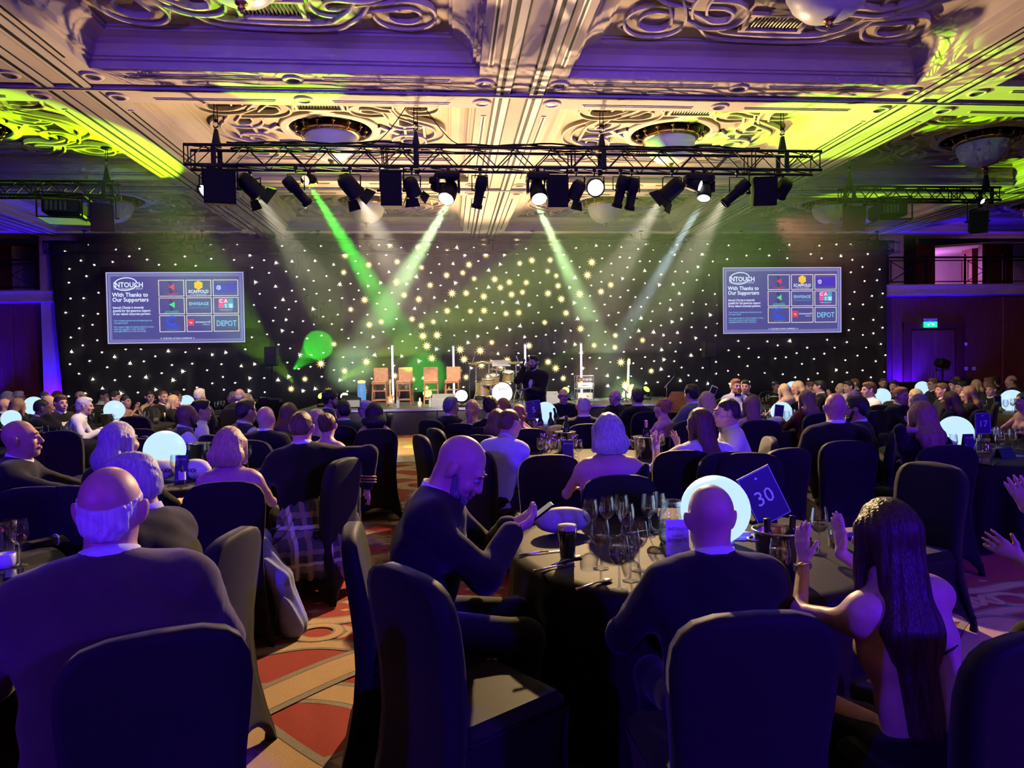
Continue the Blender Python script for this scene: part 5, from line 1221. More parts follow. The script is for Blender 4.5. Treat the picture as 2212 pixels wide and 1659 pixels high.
    if fdw[1] < .35:
        for sx in (-1, 1):
            e_ = MB(); e_.ball(HD((sx*.031, .0835, .006)), .0118, 10, 8); e_.ball(HD((sx*.031, .0900, .006)), .0074, 8, 6, 1); e_.build('eye', [m_eyew, m_eye], o)
            b_ = MB(); b_.tube([HD((sx*.014, .096, .028)), HD((sx*.032, .096, .034)), HD((sx*.050, .086, .028))], [.004, .0052, .003], 5); b_.build('eyebrow', HR[hc if hair != 'bald' else 'brown'], o)
        l_ = MB(); l_.tube([HD((-.022, .098, -.062)), HD((-.008, .105, -.059)), HD((0, .105, -.061)), HD((.008, .105, -.059)), HD((.022, .098, -.062))], .0042, 5); l_.tube([HD((-.020, .098, -.066)), HD((0, .106, -.071)), HD((.020, .098, -.066))], .0050, 5); l_.build('lips', mat('lips', (.50, .18, .15) if w else (.45, .20, .16), .45), o)
    if glasses:
        g = MB()
        for sx in (-1, 1):
            g.tube([HD((sx*.032+.022*math.cos(a), .112-.004*abs(math.cos(a)), .004+.018*math.sin(a))) for a in [2*PI*i/14 for i in range(14)]], .0026, 5, closed=True); g.tube([HD((sx*.054, .106, .010)), HD((sx*.080, .03, .012)), HD((sx*.082, -.01, .006))], .0026, 5)
        g.tube([HD((-.010, .114, .008)), HD((.010, .114, .008))], .0026, 5); g.build('glasses', m_black, o)
    if legs and q >= 1:
        for sx in (-1, 1):
            an = V3(sx*.11, -.01, .08) if stand else V3(sx*.13, .40 if sx > 0 else .36, .08); Sh = Body(); Sh.cap(an+V3(0, -.03, -.035), an+V3(0, .15, -.045), .044, .036, k=.02); Sh.plane((0, 0, -1), -.002); part('shoe', Sh, CL['shoe'], .022)
    info = dict(o=o, sp=sp, X=X, Fw=Fw, hip=hip, nb=nb, sh=sh, S=S, E=E, Wr=Wr, HD=HD, part=part, H=H, HF=HF, ar=ar, R2=R2, pts=pts, root=root, face=face, s=s)
    if extra: extra(info)
    return info
def hairs(o, part, HD, hR, kind, m, w, hs, HF, sp, hc_, fb, q):
    if kind == 'bald': return
    D = Body(); back = lambda v: HD(v)
    up = hR @ V3(0, 0, 1); fw = hR @ V3(0, 1, 0)
    rough = lambda a, f: (lambda G: a*(np.sin(G[..., 0]*f+3*np.sin(G[..., 2]*f*.3))*np.sin(G[..., 1]*f*.9+2*np.sin(G[..., 2]*f*.21))+.5*np.sin(G[..., 2]*f*.55+G[..., 0]*f*.4)))
    disp = rough(.0022, 240) if q else None
    def fringe(): n_ = hR @ nrm(V3(0, .76, -.65)); D.plane(n_, float(HD((0, .088, .066)) @ n_))
    if kind == 'short':
        D.ell(HD((0, -.022, .034)), (.084*hs, .103*hs, .100*hs), hR, k=.02); D.ell(HD((0, .030, .098)), (.060, .060, .030), hR, k=.03); D.ell(HD((0, -.075, -.02)), (.068, .045, .060), hR, k=.03); fringe(); D.plane(-up, float(HD((0, 0, -.072)) @ -up))
        for sx in (-1, 1): D.ell(HD((sx*.088, .008, -.012)), (.022, .026, .036), hR, k=.008, sub=True)
    elif kind == 'crop':
        D.ell(HD((0, -.020, .031)), (.0795*hs, .0995*hs, .0945*hs), hR, k=.02); D.ell(HD((0, -.070, -.02)), (.066, .042, .055), hR, k=.03); fringe(); D.plane(-up, float(HD((0, 0, -.055)) @ -up))
        for sx in (-1, 1): D.ell(HD((sx*.088, .008, -.012)), (.022, .026, .036), hR, k=.008, sub=True)
    elif kind == 'ring':                      # thin fringe round a bald crown
        D.ell(HD((0, -.019, .026)), (.0805*hs, .1005*hs, .089*hs), hR, k=.02); D.ell(HD((0, -.080, -.035)), (.062, .033, .050), hR, k=.03); fringe(); D.plane(up-.35*fw, float(HD((0, 0, .050)) @ nrm(up-.35*fw))); D.plane(-up, float(HD((0, 0, -.080)) @ -up)); disp = rough(.004, 210)
        for sx in (-1, 1): D.ell(HD((sx*.090, .010, -.014)), (.022, .028, .036), hR, k=.008, sub=True)
    elif kind == 'curly':
        D.ell(HD((0, -.015, .060)), (.098, .112, .098), hR, k=.02); D.ell(HD((0, -.065, .0)), (.080, .05, .07), hR, k=.03); fringe(); disp = rough(.010, 120)
    elif kind in ('long', 'mid', 'bob', 'vlong'):
        L = {'bob': .16, 'mid': .25, 'long': .36, 'vlong': .60}[kind]; wd = {'bob': .096, 'mid': .100, 'long': .098, 'vlong': .078}[kind]
        D.ell(HD((0, -.020, .034)), (.087*hs, .106*hs, .102*hs), hR, k=.02)
        e0 = HD((0, -.055, .02)); dn = nrm(-up*.55+V3(0, 0, -1)*.6); e1 = e0+dn*L*.5-fw*(.045+.035*(L > .3)); e2 = e0+dn*L-fw*(.045+.10*(L > .3))
        D.seg(e0, e1, (.090, .062), (wd, .052), hR @ V3(1, 0, 0), k=.04); D.seg(e1, e2, (wd, .050), (wd*.80, .030), hR @ V3(1, 0, 0), k=.08 if kind == 'vlong' else .05)
        for sx in (-1, 1):
            a0_ = HD((sx*.076, .005, .02)); D.cap(a0_, a0_+dn*min(L*.8, .26)-fw*.01+hR @ V3(sx*.012, 0, 0), .026, .020, k=.04)
        D.ell(HD((0, .100, -.040)), (.070, .070, .105), hR, k=.012, sub=True)
        if kind == 'bob': D.plane(-up, float((e0+dn*L*.92) @ -up))
        disp = (lambda G: .0026*np.sin(np.arctan2(G[..., 0]-hc_[0], -(G[..., 1]-hc_[1])+.04)*34+2*np.sin(G[..., 2]*9))) if q else None
    elif kind in ('updo', 'pony', 'bun'):
        D.ell(HD((0, -.022, .034)), (.083*hs, .102*hs, .099*hs), hR, k=.02); fringe()
        if kind == 'updo': D.ell(HD((0, -.085, .070)), (.070, .060, .062), hR, k=.03); D.ell(HD((.0, -.075, .0)), (.060, .045, .06), hR, k=.03); disp = rough(.006, 130)
        elif kind == 'bun': D.ell(HD((0, -.118, -.035)), (.048, .045, .045), hR, k=.02)
        else: D.ell(HD((0, -.110, -.030)), (.045, .045, .045), hR, k=.02); D.seg(HD((0, -.118, -.045)), HD((0, -.125, -.20)), (.034, .028), (.028, .018), hR @ V3(1, 0, 0), k=.03); disp = rough(.004, 120)
    part('hair', D, m, max(HF*1.15, .006), (), None, disp)
# ------------------------------------------------------------------ carpet pattern
def carpet():
    cp = MB()       # cream bands edged grey, woven loops, running down the aisle
    Z0 = .0015
    cnt = [0]
    def band(pts, w_, closed, zf=None):
        cnt[0] += 1; base = (cnt[0] % 7)*.0007; wob = .00025*(cnt[0] % 2*2-1)
        zf = lambda t: base+wob*(1+math.sin(t*2*PI*2+.7))*1.4
        ribbon(cp, pts, [(-w_, Z0), (-w_*.72, Z0+.0004)], closed, 1, zf); ribbon(cp, pts, [(-w_*.72, Z0+.0004), (-w_*.68, Z0+.0005)], closed, 2, zf)
        ribbon(cp, pts, [(-w_*.68, Z0+.0005), (w_*.68, Z0+.0005)], closed, 0, zf); ribbon(cp, pts, [(w_*.68, Z0+.0005), (w_*.72, Z0+.0005)], closed, 2, zf); ribbon(cp, pts, [(w_*.72, Z0+.0005), (w_, Z0)], closed, 1, zf)
    def P(x, y): return Vector((x, y, 0))
    for k, y0 in enumerate((-1.0, 2.85, 6.75, 10.6)):
        for mx in (-.88, 1.0, -2.8, 2.9, 4.8):
            c = (mx, y0+.55)
            loop = [P(c[0]+.72*math.sin(a)*(1+.15*math.cos(2*a)), c[1]+.78*math.sin(2*a)*.62+.25*math.cos(a)) for a in [2*PI*i/90 for i in range(90)]]
            band(loop, .15, True, zf=lambda t: .0008*(1+math.sin(t*2*PI*2)))
            loop = [P(c[0]+.62*math.cos(a), c[1]-.15+.42*math.sin(a)) for a in [2*PI*i/60 for i in range(60)]]
            band(loop, .12, True, zf=lambda t: .0010*(1+math.cos(t*2*PI*2)))
        # scrolling border across
        for s_ in (-1, 1):
            yy = y0+1.62+s_*.24; band([P(-4.2+i*.06, yy+.05*math.sin(i*.42)*s_) for i in range(170)], .07, False)
        for i in range(24):
            cx = -4.2+i*.42; cc = [P(cx+.13*math.cos(a), y0+1.62+.12*math.sin(a)) for a in [2*PI*j/24 for j in range(24)]]; band(cc, .038, True)
            cc = [P(cx+.21+.10*math.sin(a), y0+1.62+.17*math.sin(a*2)*.5) for a in [2*PI*j/24 for j in range(24)]]; band(cc, .03, True)
        # diamonds on plain red
        for r in range(6):
            for i in range(40):
                big = (i+r) % 2 == 0; d = (.075, .05) if big else (.038, .026); cx, cyy = -4.3+i*.21+(.0), y0+2.02+r*.165
                cp.add([(cx-d[0], cyy, Z0), (cx, cyy-d[1], Z0), (cx+d[0], cyy, Z0), (cx, cyy+d[1], Z0)], [(0, 1, 2, 3)], 1 if big else 0)
                if big:
                    e = (d[0]*.55, d[1]*.55); cp.add([(cx-e[0], cyy, Z0+.0006), (cx, cyy-e[1], Z0+.0006), (cx+e[0], cyy, Z0+.0006), (cx, cyy+e[1], Z0+.0006)], [(0, 1, 2, 3)], 0)
        # wide arcs closing the repeat
        for mx in (-1.9, -.1, 1.8, -3.7):
            band([P(mx+.62*math.cos(a), y0+3.12+.36*math.sin(a)) for a in [2*PI*i/60 for i in range(60)]], .12, True)
            band([P(mx+.95+.30*math.cos(a), y0+3.15+.18*math.sin(a)) for a in [2*PI*i/40 for i in range(40)]], .07, True)
    # lacy border along the right of the aisle
    for i in range(30):
        y = .9+i*.34; x = .02 if y < 6 else -.1
        x = -.28
        cc = [P(x+.10*math.cos(a), y+.14*math.sin(a)) for a in [2*PI*j/24 for j in range(24)]]; band(cc, .05, True)
        cc = [P(x+.17+.06*math.cos(a), y+.17+.07*math.sin(a)) for a in [2*PI*j/20 for j in range(20)]]; band(cc, .035, True)
    band([P(-.10, .8+i*.12) for i in range(90)], .05, False)
    o = cp.build('carpet_motif', [m_cream, m_grey, m_line], floor); tag(o, kind='stuff')
carpet()

# ------------------------------------------------------------------ covered chairs
m_cover = nmat('spandex_black', (.014, .013, .014), (.010, .0095, .0105), .6, scale=3, bump=.05, bscale=300, sheen=.10, spec=.12)
CHAIR = {}
def chair_meshes():
    # back: one slab from the floor to the rounded top, waisted at the seat
    prof = [(0, .245, -.30, .018), (.06, .238, -.288, .02), (.16, .222, -.262, .022), (.30, .205, -.232, .026), (.45, .196, -.212, .034), (.58, .200, -.214, .036), (.70, .212, -.228, .034), (.80, .218, -.243, .032), (.86, .212, -.253, .030), (.90, .192, -.259, .028), (.925, .160, -.263, .026), (.942, .105, -.266, .02), (.948, .04, -.268, .012)]
    N = 13; b = MB(); V = []; Fs = []
    for side in (1, -1):
        for (z, w_, y, d) in prof:
            for i in range(N):
                c = -1+2*i/(N-1); zz = z+(.15*(1-abs(c)**2.2)*max(0, 1-z/.30) if z < .30 else 0); bul = .012*(1-c*c) if z > .45 else -.02*(1-c*c)*(1-z/.45)
                V.append((c*w_, y+(-d if side > 0 else d)-bul*side*(1 if side > 0 else .3), zz))
    M_ = len(prof)
    for sI in (0, 1):
        o = sI*M_*N
        for r in range(M_-1):
            for i in range(N-1):
                q = (o+r*N+i, o+r*N+i+1, o+(r+1)*N+i+1, o+(r+1)*N+i); Fs.append(q if sI == 0 else q[::-1])
    o = M_*N
    for r in range(M_-1):
        Fs.append((r*N, (r+1)*N, o+(r+1)*N, o+r*N)); Fs.append((r*N+N-1, o+r*N+N-1, o+(r+1)*N+N-1, (r+1)*N+N-1))
    for i in range(N-1):
        Fs.append((i, o+i, o+i+1, i+1)); t = (M_-1)*N; Fs.append((t+i, t+i+1, o+t+i+1, o+t+i))
    b.add(V, Fs, 0, True); CHAIR['back'] = b.mesh('back_cover', m_cover)
    s_ = MB(); s_.bbox((0, .03, .435), (.41, .44, .075), .03); CHAIR['seat'] = s_.mesh('seat_cover', m_cover)
    def panel(A, B, a, b_, nm):                # top edge A-B, feet a-b_
        A, B, a, b_ = map(Vector, (A, B, a, b_)); nU, nV = 10, 7; V = []; Fs = []; nn = (B-A).cross(Vector((0, 0, 1))).normalized()
        for j in range(nV):
            t = j/(nV-1)
            for i in range(nU):
                c = i/(nU-1); e = abs(2*c-1); top = A.lerp(B, c); bot = a.lerp(b_, c); bot.z = .16*(1-e**2.0)
                p = top.lerp(bot, t); pull = .06*math.sin(PI*t)*(1-.0*e); p -= nn*pull*.6 if True else 0
                p.x *= 1-.06*math.sin(PI*t)*(e > .95); V.append(p)
        for j in range(nV-1):
            for i in range(nU-1): Fs.append((j*nU+i, j*nU+i+1, (j+1)*nU+i+1, (j+1)*nU+i))
        m = MB(); m.add(V, Fs, 0, True); return m.mesh(nm, m_cover)
    CHAIR['left'] = panel((-.205, .25, .42), (-.200, -.205, .42), (-.245, .29, 0), (-.245, -.30, 0), 'side_panel'); CHAIR['right'] = panel((.200, -.205, .42), (.205, .25, .42), (.245, -.30, 0), (.245, .29, 0), 'side_panel'); CHAIR['front'] = panel((.205, .25, .42), (-.205, .25, .42), (.245, .29, 0), (-.245, .29, 0), 'front_panel')
    f = MB(); f.lathe([(.018, 0), (.022, .01), (.016, .05), (.012, .09)], 8); CHAIR['foot'] = f.mesh('foot', m_black)
chair_meshes()
def chair(x, y, face, label):
    t = thing('banquet_chair', label, 'chair', (x, y, 0), face, 'banquet chairs in black covers'); t.scale = (1.04, 1.04, 1.05)
    for nm, k in (('back_cover', 'back'), ('seat_cover', 'seat'), ('side_panel', 'left'), ('side_panel', 'right'), ('front_panel', 'front')): link(nm, CHAIR[k], t)
    for (fx, fy) in ((-.235, -.285), (.235, -.285), (-.235, .275), (.235, .275)): link('foot', CHAIR['foot'], t, (fx, fy, 0))
    return t

# ------------------------------------------------------------------ round tables
m_tc = nmat('tablecloth_black', (.020, .017, .014), (.015, .0125, .010), .60, scale=5, bump=.06, bscale=200, sheen=.03, spec=.12)
ZTAB = .75
def table_mesh():
    R = .90; n = 144; V = []; Fs = []; rings = [(0.0, ZTAB), (R*.5, ZTAB), (R*.93, ZTAB), (R*.985, ZTAB-.006), (R, ZTAB-.025), (R*1.0, ZTAB-.12), (R*1.0, .45), (R*1.01, .2), (R*1.02, .01)]
    for k, (r, z) in enumerate(rings):
        for i in range(n):
            a = 2*PI*i/n; f = max(0, (ZTAB-.03-z)/.7); rr = r+f*(.055*math.sin(a*15+.6*math.sin(a*4))+.02*math.sin(a*31)); V.append((rr*math.cos(a), rr*math.sin(a), z))
    for k in range(len(rings)-1):
        for i in range(n): Fs.append((k*n+i, (k+1)*n+i, (k+1)*n+(i+1) % n, k*n+(i+1) % n))
    b = MB(); b.add(V, [f[::-1] for f in Fs], 0, True); return b.mesh('tablecloth', m_tc)
table_me = table_mesh()
tl_ = MB(); tl_.cyl((0, 0, 0), (0, 0, .70), .04, n=8); leg_me = tl_.mesh('leg', m_black); tt_ = MB(); tt_.lathe([(0, .70), (.86, .70), (.86, .735), (0, .735)], 32); top_me = tt_.mesh('tabletop', mat('ply', (.3, .2, .1), .6))
def table(x, y, label):
    t = thing('round_table', label, 'table', (x, y, 0), random.uniform(0, 6), 'round banquet tables under black cloths'); link('tablecloth', table_me, t); link('tabletop', top_me, t)
    for k in range(4): link('leg', leg_me, t, (.5*math.cos(k*PI/2), .5*math.sin(k*PI/2), 0))
    return t
TB = {'30': (1.18, 3.42, 'table thirty, nearest round black-clothed table in front of the bald man'), 'nl': (-2.66, 3.20, 'round black-clothed table cut off by the left edge'), 'l2': (-2.36, 6.35, 'round table with the large globe lamp on the left'),
      'c1': (1.28, 6.55, 'round table crowded with glasses in the middle of the hall'), '5': (1.30, 9.10, 'table five, near the stage in the middle'), '17': (5.0, 6.25, 'table seventeen with globe lamp at the right edge'), 'r2': (4.50, 9.5, 'round table with a rugby ball and small globe on the right'),
      'r3': (9.25, 10.4, 'round table with globe lamp far right'), 'r4': (7.95, 11.95, 'round table with globe behind the white-shirted man on the right'), 'r5': (10.1, 14.6, 'rearmost round table on the right'), 'r6': (6.35, 13.3, 'round table by the curtain below the right screen'),
      'l3': (-5.45, 12.2, 'round table with globe lamp below the left screen'), 'l4': (-7.3, 13.2, 'round table with globe lamp at the far left wall'), 'l5': (-5.3, 9.25, 'round table of many glasses at the left edge'), 'l6': (-5.2, 15.4, 'rearmost round table below the left screen'), 'l7': (-1.75, 9.3, 'round table left of the aisle near the dance floor')}
for k, (x, y, l) in TB.items(): table(x, y, l)

# ------------------------------------------------------------------ things on the tables
def glassmat(name, tint=(1, 1, 1), refl=1.0):
    m = bpy.data.materials.new(name); m.use_nodes = True; n, l = m.node_tree.nodes, m.node_tree.links; n.clear(); o = n.new('ShaderNodeOutputMaterial'); t = n.new('ShaderNodeBsdfTransparent'); t.inputs[0].default_value = (*tint, 1); g = n.new('ShaderNodeBsdfGlossy'); g.inputs['Roughness'].default_value = .04; g.inputs[0].default_value = (refl, refl, refl, 1)
    mx = n.new('ShaderNodeMixShader'); lw = n.new('ShaderNodeLayerWeight'); lw.inputs[0].default_value = .42; mr = n.new('ShaderNodeMapRange'); mr.inputs[1].default_value = 0; mr.inputs[2].default_value = 1; mr.inputs[3].default_value = .07; mr.inputs[4].default_value = .95
    l.new(lw.outputs['Facing'], mr.inputs[0]); l.new(mr.outputs[0], mx.inputs[0]); l.new(t.outputs[0], mx.inputs[1]); l.new(g.outputs[0], mx.inputs[2]); l.new(mx.outputs[0], o.inputs[0]); MATS[name] = m; return m
m_glass = glassmat('clear_glass', (.96, .97, 1.0)); m_wine = glassmat('white_wine', (.85, .80, .60), .7); m_water = glassmat('water', (.86, .90, .96), .7); m_redw = mat('red_wine', (.05, .004, .01), .1); m_stout = mat('stout', (.006, .004, .003), .1); m_foam = mat('foam', (.80, .72, .60), .8)
m_steel = mat('brushed_steel', (.70, .70, .72), .18, metal=1); m_gbottle = mat('green_bottle', (.02, .07, .03), .08, spec=.8); m_bbottle = mat('dark_bottle', (.012, .012, .014), .12, spec=.8); m_foil = mat('black_foil', (.01, .01, .012), .3); m_label = mat('bottle_label', (.75, .72, .68), .6); m_card = mat('card_black', (.012, .012, .02), .4); m_cardnavy = mat('card_navy', (.018, .020, .07), .4); m_print = mat('card_print', (.85, .85, .90), .5)
G = {}
def _g():
    def mk(nm, prof, m, n=20): b = MB(); b.lathe(prof, n); G[nm] = b.mesh(nm, m)
    mk('bowl', [(.006, .098), (.022, .105), (.036, .125), (.041, .150), (.038, .185), (.033, .215)], m_glass); mk('stem', [(.034, .0), (.034, .003), (.012, .008), (.0045, .015), (.004, .09), (.007, .100)], m_glass, 16)
    mk('wine', [(.0, .103), (.021, .107), (.035, .127), (.039, .148), (0, .149)], m_wine); mk('redwine', [(.0, .103), (.021, .107), (.035, .127), (.039, .150), (0, .151)], m_redw); mk('waterfill', [(.0, .103), (.021, .107), (.035, .127), (.040, .155), (.037, .178), (0, .179)], m_water)
    mk('tumbler', [(0, .004), (.030, .004), (.030, .0), (.034, 0), (.036, .11), (.034, .11), (.031, .01)], m_glass); mk('tumblerfill', [(0, .008), (.030, .010), (.032, .06), (0, .061)], m_wine)
    mk('pint', [(0, 0), (.031, 0), (.032, .008), (.036, .07), (.042, .11), (.043, .150), (.041, .150)], m_glass); mk('pintfill', [(0, .006), (.030, .008), (.0345, .07), (.040, .11), (.0405, .128), (0, .129)], m_stout); mk('foam', [(.0405, .128), (.041, .146), (0, .150)], m_foam)
    mk('jug', [(0, .0), (.058, 0), (.066, .02), (.070, .09), (.062, .15), (.048, .185), (.052, .21), (.050, .21), (.046, .185)], m_glass, 24); mk('jugfill', [(0, .005), (.062, .01), (.067, .05), (.067, .105), (0, .106)], m_water)
    mk('bucket', [(0, .002), (.072, .002), (.078, .006), (.098, .19), (.108, .20), (.108, .206), (.100, .206), (.094, .19), (.074, .02), (0, .02)], m_steel, 28)
    mk('bottle', [(0, 0), (.037, 0), (.038, .01), (.038, .17), (.034, .20), (.018, .235), (.0145, .25), (.0145, .29), (0, .29)], m_gbottle, 16); mk('bottledark', [(0, 0), (.037, 0), (.038, .01), (.038, .17), (.034, .20), (.018, .235), (.0145, .25), (.0145, .29), (0, .29)], m_bbottle, 16)
    mk('foil', [(.0155, .235), (.016, .30), (.0165, .305), (0, .306)], m_foil, 12); mk('pinkfoil', [(.017, .225), (.016, .30), (.019, .305), (0, .31)], mat('rose_foil', (.70, .35, .38), .35, metal=.5), 12); mk('label', [(.0388, .05), (.0388, .14)], m_label, 16)
    mk('sbottle', [(0, 0), (.030, 0), (.031, .01), (.031, .10), (.027, .125), (.012, .15), (.0115, .205), (0, .206)], m_gbottle, 14); mk('cup', [(0, .0), (.032, .0), (.038, .02), (.040, .065), (.037, .066), (.035, .02), (0, .012)], mat('candle_cup', (.78, .78, .85), .4), 16)
    h = MB(); h.tube(spline([(.058, 0, .165), (.105, 0, .15), (.105, 0, .08), (.066, 0, .05)], 5, False), .008, 6); G['jughandle'] = h.mesh('handle', m_glass)
_g()
def put(name, label, cat, x, y, parts, group=None, rz=0, z=None, sc=1.0):
    t = thing(name, label, cat, (x, y, ZTAB+.001 if z is None else z), rz, group); t.scale = (sc, sc, sc)
    for pn, me in parts: link(pn, G[me], t)
    return t
def tabpt(px, py): p = at(px, py, z=ZTAB); return p.x, p.y
def wine_glass(x, y, label, fill=None, group='wine glasses on the tables', sc=1.0):
    return put('wine_glass', label, 'wine glass', x, y, [('bowl', 'bowl'), ('stem', 'stem')]+([('drink', fill)] if fill else []), group, sc=sc)
def tumbler(x, y, label, fill=True): return put('tumbler', label, 'glass', x, y, [('glass_body', 'tumbler')]+([('drink', 'tumblerfill')] if fill else []), 'tumblers on the tables')
def jug(x, y, label, rz=0): return put('water_jug', label, 'jug', x, y, [('jug_body', 'jug'), ('water', 'jugfill'), ('handle', 'jughandle')], 'water jugs on the tables', rz)
def bucket(x, y, label): 
    t = put('ice_bucket', label, 'ice bucket', x, y, [('bucket_body', 'bucket')], 'ice buckets on the tables')
    for s_ in (-1, 1): h = MB(); h.tube([(s_*.10, -.03, .17), (s_*.125, -.02, .165), (s_*.125, .02, .165), (s_*.10, .03, .17)], .006, 6); h.build('handle', m_steel, t)
    return t
def bottle(x, y, label, kind='bottle', foil='foil', z=None, tilt=None): 
    t = put('wine_bottle', label, 'bottle', x, y, [('bottle_body', kind), ('foil', foil), ('paper_label', 'label')], 'bottles on the tables', z=z)
    if tilt: t.rotation_euler = tilt
    return t
m_globe = emis('globe_glow', (.50, .74, 1.0), 1.15)
def globe(px, py, rpx, Yg, label, x=None):
    p = at(px, py, Y=Yg); r = rpx*Yg/F_PX*1.0; cz_ = max(p.z, ZTAB+r*.98)
    t = thing('globe_lamp', label, 'lamp', (p.x, Yg, ZTAB+.001), 0, 'glowing globe lamps on the tables')
    b = MB(); b.ball((0, 0, cz_-ZTAB), r, 32, 20); b.build('globe', m_globe, t)
    c = MB(); c.lathe([(0, 0), (r*.55, 0), (r*.5, max(cz_-ZTAB-r*.86, .012)), (0, max(cz_-ZTAB-r*.86, .012))], 16); c.build('base', mat('lamp_base', (.6, .6, .65), .4), t)
    return t
def card_stand(px, py, Yc, W, H, text, label, tiltx=-.1, rolly=0.0, yaw=0.0, tsize=.09, zc=None):
    p = at(px, py, Y=Yc); t = thing('table_number_card', label, 'table sign', (p.x, Yc, ZTAB+.001), yaw, 'table number cards'); zc = p.z-ZTAB
    R = Matrix.Translation((0, 0, zc)) @ Matrix.Rotation(tiltx, 4, 'X') @ Matrix.Rotation(rolly, 4, 'Y')
    b = MB(); b.bbox((0, 0, 0), (W, .006, H), .001, M=R); b.build('card', m_cardnavy, t)
    f = MB(); w_ = .0022
    for (x, z, a, c) in ((0, H/2-.006, W-.012, w_), (0, -H/2+.006, W-.012, w_), (W/2-.006, 0, w_, H-.012), (-W/2+.006, 0, w_, H-.012)): f.box((x, -.0035, z), (a, .001, c), M=R)
    f.build('card_border', m_print, t)
    if text:
        o = lettering(text, tsize, t, (0, 0, 0), m_print, align='CENTER', name='lettering'); o.matrix_local = R @ Matrix.Translation((0, -.0042, -tsize*.36)) @ Matrix.Rotation(PI/2, 4, 'X')
        g = MB(); g.prism([(0, .010), (-.004, .002), (-.012, 0), (-.004, -.002), (0, -.008), (.004, -.002), (.012, 0), (.004, .002)], .001, R @ Matrix.Translation((0, -.0035, H*.36)) @ Matrix.Rotation(PI/2, 4, 'X')); g.build('emblem', m_print, t)
    s_ = MB(); s_.bbox((0, .02, .012), (.14, .08, .024), .004); s_.cyl((-.02, .0, .02), (-.02, .0, max(zc-H/2*.92, .03)), .005, n=6); s_.cyl((.02, .0, .02), (.02, .0, max(zc-H/2*.92, .03)), .005, n=6); s_.build('stand', m_black, t)
    return t
def menu(px, py, Yc, label, W=.10, H=.21, m=None, yaw=0, text=('INTOUCH',)):
    p = at(px, py, Y=Yc); t = thing('menu_card', label, 'menu card', (p.x, Yc, ZTAB+.001), yaw, 'menu cards standing on the tables'); mm = m or m_card
    for s_ in (-1, 1):
        b = MB(); b.box((0, s_*.022, H/2), (W, .002, H), R=Matrix.Rotation(s_*.20, 3, 'X')); b.build('leaf', mm, t)
    lettering(text[0], .018, t, (0, -.030, H*.82), m_print, rot=(PI/2-.2, 0, 0), align='CENTER')
    return t
m_ballw = nmat('rugby_white', (.74, .72, .78), (.64, .62, .70), .5, scale=60, bump=.1)
def rugby_ball(px, py, label, yaw=0, m=None, L=.135, r=.085, letters=True):
    x, y = tabpt(px, py); t = thing('rugby_ball', label, 'rugby ball', (x, y, ZTAB+.001), yaw, 'rugby balls on the tables')
    b = MB(); prof = [(math.sin(PI*i/14)**.9*r, -math.cos(PI*i/14)*L) for i in range(15)]; b.lathe(prof, 20, M=Matrix.Translation((0, 0, r)) @ Matrix.Rotation(PI/2, 4, 'Y')); b.build('ball', m or m_ballw, t)
    if letters: lettering('INTOUCH', .042, t, (0, -r-.001, r-.012), m_black, align='CENTER', sx=.8, bold=.001)
    for s_ in (-1, 1):
        q = MB(); q.tube([(s_*L*.62, -r*.68*math.cos(a), r+r*.68*math.sin(a)) for a in [-1.2+2.4*i/8 for i in range(9)]], .004, 5); q.build('stripe', m_black, t)
    return t
m_cut = mat('cutlery_steel', (.75, .73, .70), .2, metal=1)
def cutlery(kind, px, py, yaw, label):
    x, y = tabpt(px, py); t = thing(kind, label, kind, (x, y, ZTAB+.004), yaw, 'cutlery on table thirty')
    h = MB(); h.tube([(0, -.10, 0), (0, -.05, .002), (0, .02, .006), (0, .045, .003)], [.006, .005, .0035, .004], 6); h.build('handle', m_cut, t); b = MB()
    if kind == 'spoon': b.ball((0, .072, .004), (.019, .03, .006), 12, 6)
    elif kind == 'fork':
        b.bbox((0, .06, .004), (.022, .03, .003), .001)
        for k in range(4): b.cyl((-.009+k*.006, .072, .004), (-.009+k*.006, .115, .007), .0016, n=5)
    else: b.prism([(-.004, .04), (.010, .05), (.010, .13), (-.002, .145)], .002)
    b.build('head', m_cut, t)

# table thirty
for (px, py, fill, lb_) in ((1276, 1171, None, 'empty wine glass, leftmost of the cluster on table thirty'), (1312, 1163, None, 'empty wine glass behind the cluster on table thirty'), (1343, 1158, None, 'tall empty wine glass at the back of table thirty beside the jug'), (1354, 1182, None, 'wine glass in the middle of the cluster on table thirty'),
                       (1298, 1228, 'wine', 'wine glass with a last drop, front left of the cluster on table thirty'), (1338, 1274, 'waterfill', 'wine glass of iced water at the front edge of table thirty'), (1362, 1254, None, 'empty wine glass just behind the iced water glass'), (1402, 1158, 'wine', 'wine glass with white wine left of the water jug'), (1425, 1152, None, 'empty wine glass behind the water jug handle'),
                       (1686, 1283, 'waterfill', 'full wine glass in front of the ice bucket beside the suited back'), (1770, 1196, 'wine', 'wine glass next to the clapping hands'), (1380, 1232, None, 'small empty wine glass by the bald man\'s sleeve')):
    x, y = tabpt(px, py); wine_glass(x, y, lb_, fill, sc=1.0)
x, y = tabpt(1226, 1208); put('pint_glass', 'pint of dark stout with a creamy head on table thirty', 'pint', x, y, [('glass_body', 'pint'), ('beer', 'pintfill'), ('froth', 'foam')], sc=1.08)
x, y = tabpt(1806, 1180); tumbler(x, y, 'tall tumbler behind the clapping hands on table thirty')
x, y = tabpt(1452, 1172); jug(x, y, 'glass water jug on table thirty behind the donation card', PI*.95)
x, y = tabpt(1683, 1250); bucket(x, y, 'steel ice bucket holding two bottles on table thirty'); BK = (x, y)
